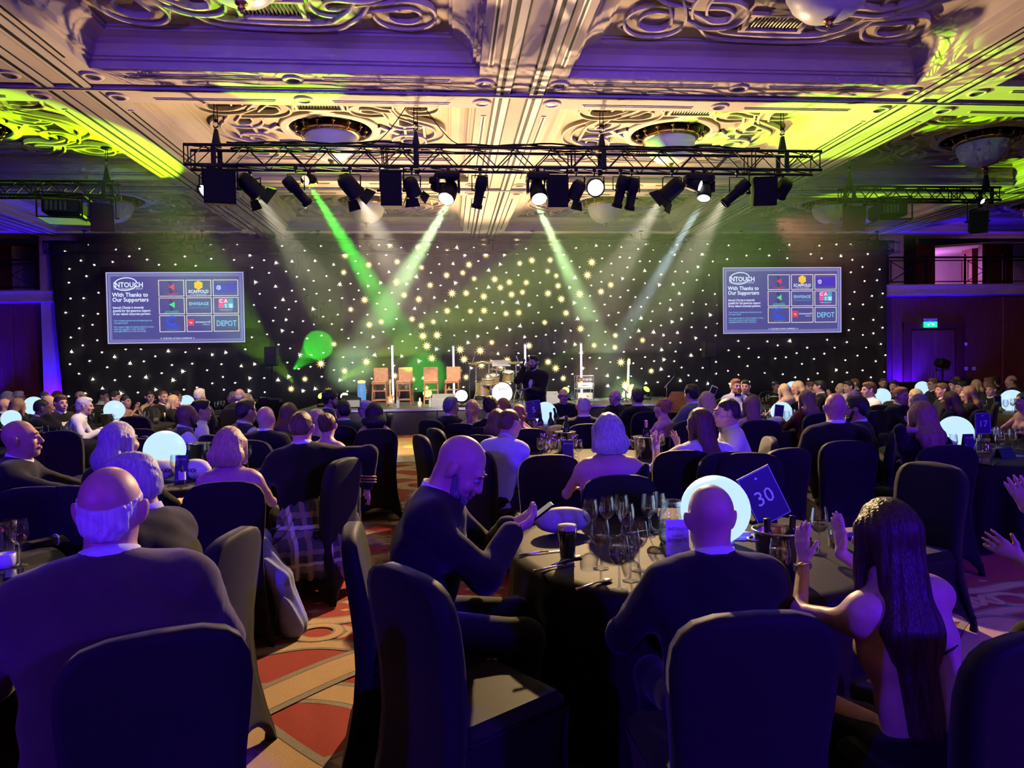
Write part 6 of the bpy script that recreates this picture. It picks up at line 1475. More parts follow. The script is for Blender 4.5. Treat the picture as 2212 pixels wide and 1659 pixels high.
bottle(BK[0]-.035, BK[1]-.005, 'left bottle with black foil leaning in the ice bucket of table thirty', 'bottledark', z=ZTAB+.012, tilt=(.05, -.10, 0)).scale = (.85, .85, .80); bottle(BK[0]+.045, BK[1]+.01, 'right bottle with black foil in the ice bucket of table thirty', 'bottledark', z=ZTAB+.012, tilt=(-.03, .10, 0)).scale = (.85, .85, .80)
globe(1545, 1108, 76, 3.40, 'large glowing globe lamp behind the bald man\'s head on table thirty')
card_stand(1650, 1072, 3.75, .205, .29, '30', 'large navy table card reading thirty, tilted on its stand', -.12, -.42, 0, .115)
p = at(1463, 1140, Y=3.18); dc = thing('donation_card', 'white card reading intouch scan to donate beside the jug', 'card', (p.x, 3.18, ZTAB+.001), -.12)
b = MB(); b.box((0, 0, .085), (.105, .003, .17), R=Matrix.Rotation(-.14, 3, 'X')); b.build('card', mat('card_white', (.80, .80, .84), .5), dc); b = MB(); b.bbox((0, .01, .006), (.10, .06, .012), .003); b.build('stand', m_alu, dc)
for (s_, sz, z) in (('INTOUCH', .021, .125), ('SCAN TO', .013, .095), ('DONATE', .024, .070)): lettering(s_, sz, dc, (0, -.0135+.14*(.085-z), z), m_black, rot=(PI/2-.14, 0, 0), align='CENTER', sx=.9)
rugby_ball(1216, 1152, 'lilac rugby ball lying behind the stout glass', .1, nmat('rugby_lilac', (.55, .47, .58), (.46, .38, .50), .55, scale=60), .15, .07, False)
for (k, px, py, yw, l) in (('spoon', 1283, 1265, -1.0, 'dessert spoon at the front edge of table thirty'), ('fork', 1195, 1228, -1.15, 'fork lying in front of the stout glass'), ('knife', 1165, 1196, -1.35, 'knife lying by the phone user\'s hands'), ('spoon', 1225, 1213, -.9, 'spoon beside the foot of the stout glass'), ('fork', 1640, 1288, .7, 'fork at the near right edge of table thirty'), ('knife', 1390, 1150, -1.3, 'knife behind the glasses of table thirty')): cutlery(k, px, py, yw, l)
x, y = tabpt(1600, 1162); t = thing('napkin', 'crumpled lilac napkin left of the ice bucket', 'napkin', (x, y, ZTAB)); b = MB(); b.prism([(-.07, -.04), (.06, -.05), (.08, .03), (-.03, .05)], .012); b.prism([(-.03, -.02), (.05, -.01), (.02, .04)], .03); b.build('cloth_fold', CL['lilac'], t)
x, y = tabpt(2105, 1195); t = thing('box_of_cards', 'small flat box lying on the table at the right edge', 'box', (2.05, 3.45, ZTAB), .2); b = MB(); b.bbox((0, 0, .012), (.20, .09, .024), .004); b.build('box_body', mat('card_box', (.30, .24, .20), .5), t); b = MB(); b.bbox((0, 0, .026), (.198, .088, .004), .001); b.build('lid', mat('card_box_lid', (.40, .32, .26), .5), t)
# near left table
x, y = tabpt(44, 1222); wine_glass(x, y, 'empty wine glass at the left edge of the picture', None)
x, y = tabpt(16, 1196); t = put('beer_glass', 'tall beer glass with two red stars at the left edge', 'beer glass', x, y, [('glass_body', 'pint')], sc=1.1)
for k in (-1, 1):
    b = MB(); b.prism([(.009*(1 if i % 2 == 0 else .42)*math.cos(PI/2+i*PI/5)+k*.011, .009*(1 if i % 2 == 0 else .42)*math.sin(PI/2+i*PI/5)) for i in range(10)], .002, Matrix.Translation((0, -.045, .115)) @ Matrix.Rotation(PI/2, 4, 'X')); b.build('star_mark', mat('star_red', (.75, .03, .03), .4, emit=(.6, .02, .02), estr=.25), t)
x, y = tabpt(14, 1226); put('candle_cup', 'white candle cup below the beer glass at the left edge', 'cup', x, y, [('cup_body', 'cup')])
x, y = tabpt(32, 1243); t = thing('smartphone', 'black phone lying face up on the left table', 'phone', (x, y, ZTAB+.001), .5); b = MB(); b.bbox((0, 0, .005), (.075, .15, .009), .003); b.build('phone_body', m_black, t); b = MB(); b.box((0, 0, .0102), (.068, .142, .001)); b.build('screen', mat('phone_glass', (.02, .02, .03), .05), t)
x, y = tabpt(98, 1178); t = thing('napkin', 'dark folded napkin with ribbon on the left table', 'napkin', (x, y, ZTAB+.001), .9)
for k in range(4): b = MB(); b.bbox((0, 0, .006+k*.008), (.20-.01*k, .06, .007), .002, R=Matrix.Rotation(.05*k, 3, 'Z')); b.build('fold', m_tc if k % 2 else m_card, t)
b = MB(); b.tube([(.05, .035*math.cos(a), .018+.026*math.sin(a)) for a in [2*PI*i/12 for i in range(12)]], .006, 5, closed=True); b.build('ribbon', CL['bluedress'], t)
cutlery('spoon', 14, 1280, -.9, 'spoon at the left edge on the near left table')
# left globe table
globe(356, 973, 41, 6.45, 'large globe lamp on the left globe table behind the red wine glass')
for (px, py, fill, lb_) in ((345, 1024, 'redwine', 'glass of red wine in front of the left globe lamp'), (380, 1040, None, 'empty wine glass beside the black menu on the left globe table'), (252, 1013, 'wine', 'glass of white wine by the pointing hand on the left'), (536, 1012, None, 'tall glass behind the blonde bob on the left globe table'), (412, 1006, None, 'wine glass between menu and bucket on the left globe table'), (448, 1006, None, 'wine glass in front of the bucket on the left globe table')):
    x, y = tabpt(px, py); wine_glass(x, y, lb_, fill)
menu(394, 1010, 5.95, 'black menu card standing by the left globe lamp'); x, y = tabpt(432, 1004); bucket(x, y, 'steel ice bucket on the left globe table')
rugby_ball(346, 1038, 'white rugby ball in front of the left globe lamp', .5); rugby_ball(424, 1036, 'white rugby ball beside the blonde bob on the left', -.4)
x, y = tabpt(571, 1004); tumbler(x, y, 'whisky tumbler on the left globe table behind the kilted man'); x, y = tabpt(394, 1046); put('small_bottle', 'small dark bottle with a white label by the menu on the left', 'bottle', x, y, [('bottle_body', 'sbottle'), ('paper_label', 'label')], sc=.7)
# middle table
for k, (px, py) in enumerate(((1168, 995), (1180, 990), (1192, 996), (1205, 1000), (1196, 984), (1174, 982), (1215, 992), (1240, 988), (1185, 1004), (1250, 1000))):
    x, y = tabpt(px, py); wine_glass(x, y, 'empty wine glass in the crowd of glasses on the middle table', None, 'crowded glasses on the middle table')
x, y = tabpt(1228, 1000); menu(1226, 985, y, 'black menu card in the middle table\'s crowd of glasses')
x, y = tabpt(1222, 976); bucket(x, y, 'ice bucket with champagne on the middle table'); bottle(x+.01, y, 'champagne bottle standing in the middle table\'s bucket', 'bottle', 'foil', z=ZTAB+.06)
x, y = tabpt(1392, 990); bucket(x, y, 'ice bucket right of the silver-haired woman'); bottle(x+.02, y, 'rose bottle with pink foil in the bucket by the silver-haired woman', 'bottledark', 'pinkfoil', z=ZTAB+.05)
x, y = tabpt(1417, 990); put('small_bottle', 'small green beer bottle on the middle table', 'bottle', x, y, [('bottle_body', 'sbottle'), ('paper_label', 'label')])
for (px, py) in ((1385, 1000), (1372, 992), (1430, 985)): x, y = tabpt(px, py); wine_glass(x, y, 'wine glass by the buckets on the right of the middle table', None, 'glasses by the buckets of the middle table')
# table five
globe(1178, 893, 25, 9.5, 'globe lamp beside the card of table five'); card_stand(1153, 885, 9.1, .19, .24, '5', 'navy table card reading five near the stage', -.1, -.1, 0, .10)
x, y = tabpt(1168, 944); bottle(x, y, 'white wine bottle beside the card of table five', 'bottledark'); x, y = tabpt(1190, 944); bottle(x, y, 'green wine bottle in front of the globe of table five'); x, y = tabpt(1215, 938); bucket(x, y, 'steel ice bucket on table five'); bottle(x-.03, y, 'bottle leaning in the bucket of table five', 'bottledark', z=ZTAB+.04, tilt=(0, -.25, 0))
rugby_ball(1204, 948, 'white rugby ball lettered intouch on table five', .1)
for (px, py) in ((1148, 946), (1158, 950), (1240, 944), (1180, 950)): x, y = tabpt(px, py); wine_glass(x, y, 'wine glass around the card of table five', None, 'glasses on table five')
# table seventeen
globe(2063, 935, 38, 6.45, 'large globe lamp beside the card of table seventeen'); card_stand(2123, 915, 6.2, .145, .20, '17', 'navy table card reading seventeen at the right', -.1, 0, -.1, .085)
x, y = tabpt(2124, 1002); jug(x, y, 'water jug in front of the card of table seventeen', .1); menu(2091, 965, 6.0, 'black menu card in front of the globe of table seventeen')
for (px, py, f) in ((2058, 990, 'wine'), (2160, 985, 'wine'), (2187, 975, None), (2200, 970, 'redwine'), (2152, 970, None), (2158, 968, None), (2110, 975, None)): x, y = tabpt(px, py); wine_glass(x, y, ('glass of wine' if f else 'empty wine glass')+' around jug and card of table seventeen', f, 'glasses on table seventeen')
x, y = tabpt(2087, 992); put('small_bottle', 'little dark bottle with white label before table seventeen\'s menu', 'bottle', x, y, [('bottle_body', 'sbottle'), ('paper_label', 'label')], sc=.62)
p = tabpt(2185, 985); t = thing('flyer', 'blue leaflet lying on table seventeen', 'leaflet', (p[0], p[1], ZTAB+.001), .2); b = MB(); b.bbox((0, 0, .001), (.2, .14, .002), .0005); b.build('sheet', mat('flyer_blue', (.25, .55, .75), .4), t); b = MB(); b.box((0, .02, .0025), (.14, .03, .001)); b.build('print_block', m_print, t)
x, y = tabpt(2170, 990); t = thing('folded_card', 'navy tent card on table seventeen', 'card', (x, y, ZTAB+.001), .1)
for s_ in (-1, 1): b = MB(); b.box((0, s_*.03, .045), (.15, .002, .10), R=Matrix.Rotation(s_*.55, 3, 'X')); b.build('leaf', m_cardnavy, t)
rugby_ball(2046, 990, 'white rugby ball behind the blonde woman on table seventeen', .8)
for (px, py, l) in ((2053, 994, 'spoon on the near edge of table seventeen'), (2150, 1003, 'knife on the near edge of table seventeen')): cutlery(l.split()[0], px, py, -.9, l)
# right small globe table
globe(1688, 890, 23, 9.6, 'globe lamp behind the posted card left of the sequined woman'); rugby_ball(1677, 927, 'white rugby ball in front of the red-haired woman\'s globe', .2); card_stand(1683, 888, 9.3, .13, .17, '', 'small framed card in front of the sequined woman\'s globe', -.1, .15, 0)
for (px, py) in ((1655, 925), (1648, 918), (1668, 915), (1700, 922), (1712, 918)): x, y = tabpt(px, py); wine_glass(x, y, 'glass on the rugby ball table left of the sequined woman', None, 'glasses on the rugby ball table')
x, y = tabpt(1660, 916); put('small_bottle', 'small green bottle on the rugby ball table', 'bottle', x, y, [('bottle_body', 'sbottle')], sc=.8)
globe(2186, 872, 25, 10.9, 'globe lamp at the right edge of the picture'); card_stand(2155, 868, 10.6, .13, .19, '', 'blue card left of the right edge globe', -.1, 0, 0)
globe(1905, 857, 19, 12.3, 'globe lamp behind the white-shirted man on the right'); globe(1992, 838, 15, 14.6, 'smallest globe lamp on the right below the exit door'); globe(1712, 838, 15, 13.3, 'globe lamp behind the blonde woman under the right screen')
globe(247, 886, 20, 12.2, 'globe lamp behind the white-haired man in a white shirt'); globe(73, 877, 19, 13.2, 'globe lamp at the far left'); globe(24, 905, 18, 9.6, 'globe lamp half hidden by the big bald head on the left'); globe(403, 869, 15, 15.3, 'small globe lamp left of the standing grey man under the left screen')
# glasses on the far tables
rg = random.Random(5)
for key, lab, n_, nb_ in (('l5', 'glass among the many on the left edge table', 16, 2), ('l3', 'glass on the globe table below the left screen', 10, 1), ('l7', 'glass on the table left of the aisle', 8, 1), ('r3', 'glass on the far right globe table', 14, 1), ('r4', 'glass on the table behind the white-shirted man on the right', 6, 0), ('l4', 'glass on the far left wall table', 5, 0), ('r6', 'glass on the table below the right screen', 6, 1), ('l6', 'glass on the rearmost left table', 6, 0)):
    tx, ty = TB[key][:2]; used = []
    for k in range(n_):
        for _ in range(40):
            a, r = rg.uniform(0, 2*PI), rg.uniform(.25, .78); q = (tx+r*math.cos(a), ty+r*math.sin(a))
            if all((q[0]-u[0])**2+(q[1]-u[1])**2 > .012 for u in used): break
        used.append(q); fw_ = rg.choice((None, None, 'wine')); (wine_glass(q[0], q[1], ('half-full wine ' if fw_ else 'empty wine ')+lab, fw_, lab+'s') if k % 3 else put('tumbler', lab.replace('glass', 'tumbler', 1), 'glass', q[0], q[1], [('glass_body', 'tumbler'), ('drink', 'tumblerfill')], lab.replace('glass', 'tumbler', 1)+'s'))
    for k in range(nb_): bucket(tx+.2*(k-.5), ty-.1+.2*k, 'ice bucket, %s, on the %s' % (('left one', 'right one')[k], lab.split(' the ')[-1].split('on the ')[-1]))
# ------------------------------------------------------------------ the guests
R_, L_, C_ = -PI/2, PI/2, PI          # facing right, left, the camera; 0 is towards the stage
def guest(key, label, px, y, seat=True, chair_label=None, **k):
    i = person(key, label, px, y, **k)
    if seat:
        rx, ry, _ = i['root']; f = k.get('face', 0); back = k.get('cback', -.02)
        chair(rx+math.sin(f)*back+math.cos(f)*k.get('cside', 0), ry-math.cos(f)*back+math.sin(f)*k.get('cside', 0), f, chair_label or ('black covered chair of the '+label.split(',')[0].split(' with ')[0].split(' in ')[0]+' '+key)[:150])
    return i
W, M = dict(sex='w', ztop=1.245), dict(sex='m')
def G_(key, lab, px, y, Y=None, face=0, seat=True, cl=None, **k):
    base = dict(k); w_ = base.get('sex') == 'w'
    if 'ztop' not in base: base['ztop'] = 1.245 if w_ else 1.31
    return guest(key, lab, px, y, seat, cl, Y=Y, face=face, **base)

# ---- near guests, fine detail
def phone_extra(i):
    o, Wr = i['o'], i['Wr']; HDm = (Wr[-1]+Wr[1])/2
def bald_phone(i):
    pass
P7 = G_('phone', 'bald bearded man in a dinner jacket bent over his phone', 1032, 946, Y=2.95, face=-1.52, cback=-.02, twist=-.22, lean=.20, hpitch=-.62, hyaw=-.08, hair='bald', beard='dgrey', skin='fair', q=2, hvis=True, bow=True, wide=1.14, cl='black covered chair the phone user sits on',
        hands=((-.06, .39, .90), (.035, .39, .895)), palms=((.55, -.1, .8), (-.55, -.1, .8)), hdirs=((.25, .85, .35), (-.25, .85, .35)), curl=.95, spread=.1, poles=((-.8, -.3, -.7), (.8, -.3, -.7)))
# the phone in his hands
hm_ = (P7['Wr'][-1]+P7['Wr'][1])/2+V3(0, .115, .055); Mw = Matrix.Translation(P7['root']) @ Matrix.Rotation(P7['face'], 4, 'Z') @ Matrix.Scale(P7['s'], 4)
hp = Mw @ Vector(hm_); t = thing('smartphone', 'smartphone held by the bald bearded man', 'phone', hp, P7['face']); t.rotation_euler = (.62, 0, P7['face'])
b = MB(); b.bbox((0, 0, 0), (.074, .152, .009), .003); b.build('phone_body', m_black, t); b = MB(); b.box((0, 0, .0048), (.066, .142, .0008)); b.build('screen', emis('phone_lit', (.5, .45, .7), .25), t)
G_('suitback', 'bald man seen from behind in a black suit at table thirty', 1532, 1046, Y=2.34, face=.02, cback=.16, cside=-.10, lean=.20, hair='bald', skin='fair', q=2, arms='table', wide=1.12, cl='black covered chair behind the bald man at the bottom of the picture')
def backless(i):
    sp, X, Fw, nb, o = i['sp'], i['X'], i['Fw'], i['nb'], i['o']; hip = i['hip']
    k = MB(); pts = []
    for j in range(25):
        a = 2*PI*j/24; c = hip+sp*.285; pts.append(c+X*math.sin(a)*.158+Fw*math.cos(a)*.112)
    k.tube(pts, .004, 6); k.build('strap', CL['black'], o)
    for sx in (-1, 1):
        n_ = MB(); n_.tube([hip+sp*.30+X*sx*.12+Fw*.10, i['sh']+X*sx*.06+Fw*.08, nb+X*sx*.045+Fw*.02-sp*.0, nb-Fw*.055+sp*.0], .005, 6); n_.build('halter_strap', CL['black'], o)
    w_ = MB(); wr = i['Wr'][-1]; ax_ = nrm(i['Wr'][-1]-i['E'][-1]); w_.tube([wr-ax_*.02+(np.cross(ax_, V3(1, 0, 0))*math.cos(a)+V3(1, 0, 0)*math.sin(a))*.030 for a in [2*PI*j/14 for j in range(14)]], .007, 6, closed=True); w_.bbox(wr-ax_*.02+V3(-.030, 0, 0), (.012, .026, .030), .004); w_.build('wristwatch', m_steel, o)
G_('longhair', 'woman with very long dark hair and a bare back clapping at table thirty', 1915, 1078, Y=2.08, face=.12, cback=.12, cside=-.04, sex='w', wear='bare', top='black', hair='vlong', hc='chestnut', htilt=.10, skin='fair', q=2, lean=.20, side=-.16, arms='clap', hands=((-.13, .50, 1.00), (.05, .52, 1.02)), hvis=True, dress_cut=.06, wide=1.12, extra=backless, curl=.15, spread=.25, palms=((1, .1, 0), (-1, .1, 0)), hdirs=((.12, .25, .95), (.10, .25, .95)), cl='black covered chair at the bottom right corner', size=1)
m_dots = mat('polka_dots', (.012, .011, .012), .8)
def _dots():
    n, l, b_ = nodes(m_dots); tc = n.new('ShaderNodeTexCoord'); v = n.new('ShaderNodeTexVoronoi'); v.inputs['Scale'].default_value = 55; v.inputs['Randomness'].default_value = .12; l.new(tc.outputs['Object'], v.inputs[0]); lt = n.new('ShaderNodeMath'); lt.operation = 'LESS_THAN'; lt.inputs[1].default_value = .22; l.new(v.outputs['Distance'], lt.inputs[0])
    mx = n.new('ShaderNodeMix'); mx.data_type = 'RGBA'; mx.inputs[6].default_value = (.012, .011, .012, 1); mx.inputs[7].default_value = (.6, .58, .6, 1); l.new(lt.outputs[0], mx.inputs[0]); l.new(mx.outputs[2], b_.inputs['Base Color'])
_dots(); CL['dots'] = m_dots
G_('edge', 'woman in a black short-sleeved top clapping at the right edge', 2420, 1010, Y=2.5, face=.85, sex='w', wear='top', top='black', hair='mid', hc='dark', skin='fair', q=2, lean=.18, arms='clap', hands=((-.14, .46, .92), (.10, .44, 1.10)), hvis=True, curl=.25, spread=.35, wide=1.1, palms=((1, .2, .1), (-1, .2, 0)), hdirs=((.0, .8, .5), (0, .35, .9)), cl='black covered chair outside the right edge')
G_('dotdress', 'woman in a black polka-dot dress mostly hidden behind the long dark hair', 2020, 1118, Y=3.0, face=.35, seat=False, sex='w', wear='top', top='dots', hair='long', hc='dark', q=1, lean=.5, arms='lap') if False else None
# dotted lap cloth
G_('oldman', 'balding white-haired old man in a brown suit seen from behind', 238, 1008, Y=2.18, cside=.10, face=.42, lean=.22, htilt=.0, hyaw=-.25, wear='suit', top='brownsuit', hair='ring', hc='white', skin='pink', q=2, arms='table', wide=1.16, cl='black covered chair behind the white-haired old man')
G_('bent', 'grey-haired man in a dark jacket bending to his left', 272, 984, Y=3.05, face=1.42, lean=.26, side=.05, hpitch=-.15, wear='suit', top='suit', hair='short', hc='grey', skin='pink', q=2, arms='table', wide=1.16, cl='black covered chair seen edge-on beside the aisle')
G_('bigbald', 'big bald man in a black suit at the left edge reaching to a glass', 40, 908, Y=4.95, face=R_+.25, lean=.22, hair='bald', skin='tan', q=1, wide=1.15, hands=((.05, .62, .80), (.10, .66, .78)), hvis=True, hpitch=.12, cl='black covered chair of the big bald man at the left edge')
G_('greybob', 'woman with a long grey bob in a black top', 258, 912, Y=4.6, face=-.35, sex='w', wear='top', top='black', hair='mid', hc='grey', q=1, hyaw=-.2, wide=1.1)
def trailing(i):
    D_ = Body(); D_.seg(i['hip']+V3(.16, .02, -.02), V3(.30, -.02, .34), (.08, .14), (.06, .16), V3(1, 0, 0), k=.05); D_.seg(V3(.30, -.02, .34), V3(.37, -.06, .05), (.06, .16), (.09, .20), V3(1, 0, 0), k=.05)
    i['part']('skirt', D_, CL['bluedress'], .016, (), None, lambda G: .008*np.sin(G[..., 1]*70+G[..., 2]*6))
def kilted(i):
    o = i['o']; K = Body(); hip, X = i['hip'], i['X']
    K.seg(hip+V3(0, -.02, .04), hip+V3(.05, .10, -.06), (.185, .14), (.24, .18), X, k=.05); K.seg(hip+V3(.05, .10, -.06), V3(.16, .30, .36), (.24, .17), (.30, .15), X, k=.06); K.seg(V3(.16, .30, .40), V3(.20, .32, .28), (.26, .15), (.28, .16), X, k=.04)
    K.seg(hip+V3(-.02, -.08, .0), V3(-.05, -.31, .38), (.20, .12), (.27, .06), X, k=.05); K.seg(V3(-.05, -.31, .38), V3(-.07, -.34, .22), (.27, .06), (.30, .05), X, k=.04)
    i['part']('kilt', K, m_kilt, .014, (), None, lambda G: .010*np.sin(np.arctan2(G[..., 0]-.05, G[..., 1]+.05)*26))
    for d_ in (.70, .78, .86):
        c = i['E'][1]+(i['Wr'][1]-i['E'][1])*d_; ax_ = nrm(i['Wr'][1]-i['E'][1]); u = nrm(np.cross(ax_, V3(0, 0, 1))); v = np.cross(ax_, u); b = MB(); b.tube([c+(u*math.cos(a)+v*math.sin(a))*(i['ar'][2]+.030) for a in [2*PI*j/16 for j in range(16)]], .006, 5, closed=True); b.build('cuff_braid', mat('gold_braid', (.55, .35, .16), .4, metal=.6), o)
G_('bluedress', 'woman with a blonde bob in a blue patterned dress', 497, 922, Y=4.6, face=.18, sex='w', wear='bare', top='bluedress', hair='bob', hc='blonde', q=1, dress_cut=.42, extra=trailing, hyaw=-.25, lean=.12, arms='table', wide=1.08, cl='black covered chair behind the woman in the blue dress')
G_('kilt', 'man in a dark jacket with gold cuff braid and a tartan kilt', 651, 888, Y=5.45, seat=False, face=.42, lean=.14, side=-.05, hyaw=-.5, hair='crop', hc='brown', skin='pink', q=1, wide=1.12, hands=((-.20, .44, .80), (.42, -.10, .74)), poles=((-.7, -.3, -.8), (.9, -.4, .1)), extra=kilted, cl='black covered chair of the kilted man beside the aisle')
G_('silver', 'silver-haired woman in a black one-shoulder dress, back bare', 1313, 893, Y=4.4, face=-.02, sex='w', wear='bare', top='black', hair='bob', hc='grey', q=1, dress_cut=.27, diag=.9, wide=1.18, lean=.10, cl='black covered chair of the silver-haired woman')
def puff(i):
    B_ = Body()
    for sx in (-1, 1): B_.ell(i['S'][sx]+V3(sx*.03, 0, -.05), (.085, .085, .10), k=.04); B_.cap(i['S'][sx], i['S'][sx]+(i['E'][sx]-i['S'][sx])*.45, .085, .075, k=.05)
    i['part']('puff_sleeves', B_, CL['white'], .018)
G_('whitedress', 'girl with long brown hair in a white puff-sleeved dress', 1510, 882, Y=5.3, face=.25, sex='w', wear='top', top='white', hair='vlong', hc='brown', q=1, hyaw=.2, arms='clap', hands=((-.20, .42, .98), (.0, .40, .98)), hvis=True, extra=puff, wide=1.12, curl=.2, spread=.8, cl='black covered chair of the girl in white')
G_('whiteshirt', 'young man in a white shirt and black bow tie facing left', 1570, 861, Y=5.95, face=1.35, wear='shirt', top='white', hair='crop', hc='dark', q=1, bow=True, lean=.15, arms='table', wide=1.08, collar='white', skin='fair')
G_('lilacshirt', 'young man in a lilac shirt leaning forward on the middle table', 1103, 884, Y=6.0, face=-.75, wear='shirt', top='lilac', hair='crop', hc='brown', q=1, lean=.42, hyaw=-.1, arms='cross', wide=1.05, collar='lilac')
G_('standback', 'bald man in a black suit seen from behind right of the white shirt', 1804, 849, Y=5.75, face=-.18, hair='bald', skin='pink', q=1, lean=.05, wide=1.12, arms='lap', ztop=1.40)
G_('beside', 'dark-haired bearded man turned left beside the bald suited man', 1850, 857, Y=6.5, face=.85, hair='short', hc='black', skin='tan', beard='black', q=1, bow=True, lean=.12, glasses=True)
G_('openback', 'blonde woman with a hand on her neck in a black open-back dress', 1990, 866, Y=5.35, face=-.05, sex='w', wear='top', top='black', hair='long', hc='lbrown', q=1, lean=.10, wide=1.05, hands=((-.10, -.02, 1.10), (.15, .42, .79)), poles=((-1, .1, -.8), None), hvis=True, cl='black covered chair of the blonde woman in the open-back dress')

# ---- middle distance, left
G_('vestman', 'bald bearded man in a waistcoat and white sleeves', 404, 873, Y=7.6, face=-1.0, wear='vest', top='vest', hair='bald', skin='brown', beard='black', q=1, lean=.2, bow=True, wide=1.15)
G_('whitesleeve', 'dark-haired man in a white shirt behind the bald waistcoat man', 434, 864, Y=8.4, face=-1.2, wear='shirt', top='white', hair='short', hc='black', skin='olive', q=1, lean=.1, bow=True)
G_('vestback', 'dark-haired man in a waistcoat with white sleeves, back turned', 532, 864, Y=7.65, face=-.7, wear='vest', top='vest', hair='short', hc='dark', skin='tan', lean=.22, q=1)
G_('baldback', 'bald man in a black suit left of the kilted man, back turned', 574, 878, Y=7.05, face=-.25, hair='bald', skin='fair', q=1, wide=1.1)
G_('brunette', 'woman with long brown hair behind the bald suited back', 625, 870, Y=7.9, face=-.3, sex='w', wear='top', top='black', hair='long', hc='brown')
G_('updoblonde', 'blonde woman with pinned-up hair beside the kilted man', 688, 884, Y=7.4, face=-.2, sex='w', wear='bare', top='black', hair='updo', hc='blonde', q=1)
G_('updobrown', 'woman with a brown updo next to the kilted man\'s shoulder', 707, 893, Y=6.6, face=-.15, sex='w', wear='bare', top='black', hair='updo', hc='brown', q=1)
G_('curly', 'curly-haired man with an open white collar facing right', 713, 846, Y=10.2, face=R_+.25, wear='suit', top='suit', hair='curly', hc='black', skin='olive', beard='black', tie='white', q=1)
G_('greenjacket', 'dark-haired man in a dark green jacket, back turned', 741, 865, Y=8.45, face=-.1, top='green', hair='short', hc='black', skin='tan', q=1, hyaw=.5, cl='black covered chair of the man in the green jacket')
G_('greyglasses', 'grey-haired guest with glasses facing left below the bar stools', 790, 866, Y=9.9, face=L_, hair='short', hc='grey', glasses=True)
G_('darkwoman', 'dark-haired woman with bare shoulders in a black dress by the aisle', 808, 869, Y=7.95, face=.15, sex='w', wear='bare', top='black', hair='mid', hc='black', skin='tan', dress_cut=.30, cl='black covered chair of the dark-haired woman at the aisle', q=1)
# ---- left background
far_l = [
 ('a1', 'grey-haired man at the far left edge facing right', 15, 846, R_, dict(hair='short', hc='grey', Y=14.1)), ('a2', 'grey-haired man with glasses, second from the left edge', 40, 845, R_+.2, dict(hair='short', hc='grey', glasses=True, Y=14.9)),
 ('a3', 'bald man at the left edge, back turned', 11, 861, -.5, dict(hair='bald', Y=11.6)), ('a4', 'woman with long fair brown hair at the far left, back turned', 39, 860, -.4, dict(sex='w', wear='top', top='black', hair='long', hc='lbrown', Y=10.9)),
 ('a5', 'man with a grey crop in front of the blue column', 97, 845, R_-.2, dict(hair='crop', hc='dgrey', Y=14.8)), ('a6', 'dark-haired man in front of the blue column edge', 124, 845, R_, dict(hair='short', hc='brown', Y=15.0)),
 ('a7', 'bald man with a brightly lit face facing right', 106, 854, R_+.1, dict(hair='bald', skin='fair', Y=11.8)), ('a8', 'dark-haired man leaning on his folded arms at the left', 93, 863, R_+.4, dict(hair='crop', hc='black', skin='brown', lean=.35, arms='chin', Y=10.35)),
 ('a9', 'young brown-haired man in a white shirt and dark jacket facing right', 131, 854, R_-.55, dict(hair='short', hc='brown', tie='black', Y=11.2)), ('a10', 'bald man left of the left screen facing right', 174, 845, R_, dict(hair='ring', hc='brown', Y=14.4)),
 ('a11', 'white-haired man in a white shirt leaning over the table', 184, 859, R_+.3, dict(wear='shirt', top='white', hair='short', hc='white', lean=.42, Y=10.85, q=1)), ('a12', 'dark-haired man behind the bald man with glasses', 223, 843, R_, dict(hair='short', hc='black', wear='shirt', top='white', Y=15.0)),
 ('a13', 'bald man with glasses above the white globe', 234, 857, R_-.6, dict(hair='bald', glasses=True, Y=14.3, top='grey')), ('a14', 'laughing dark-haired man facing right beside the clapping woman', 249, 846, R_-.2, dict(hair='short', hc='dark', Y=13.75)),
 ('a15', 'dark-haired woman clapping below the left screen', 271, 854, R_-.35, dict(sex='w', wear='bare', top='black', hair='bun', hc='black', skin='olive', arms='clap', hvis=True, Y=13.15)), ('a16', 'woman with dark tied hair, hand to her chin', 323, 845, R_-.9, dict(sex='w', wear='bare', top='black', hair='bun', hc='dark', arms='chin', Y=14.1)),
 ('a17', 'man in a black suit and tie under the left screen', 353, 844, R_-.75, dict(hair='crop', hc='brown', tie='black', Y=13.45, q=1)), ('a18', 'blonde woman facing right under the left screen', 375, 853, R_+.1, dict(sex='w', wear='top', top='black', hair='mid', hc='blonde', Y=12.95)),
 ('a19', 'dark-haired woman behind the blonde under the left screen', 381, 844, R_, dict(sex='w', wear='top', top='black', hair='bob', hc='dark', Y=14.5)), ('a20', 'grey-haired man in black standing right of the small globe', 431, 840, -.3, dict(hair='short', hc='grey', Y=12.4, arms='lap')),
 ('a21', 'fair-haired woman left of the bald man by the desk', 502, 846, 2.2, dict(sex='w', wear='top', top='black', hair='bob', hc='blonde', Y=14.6)), ('a22', 'bald man in black with his back turned near the desk', 518, 840, -.1, dict(hair='ring', hc='grey', Y=12.6)), ('a23', 'blonde woman right of the bald man near the desk', 535, 850, -1.0, dict(sex='w', wear='top', top='black', hair='bob', hc='blonde', Y=13.2))]
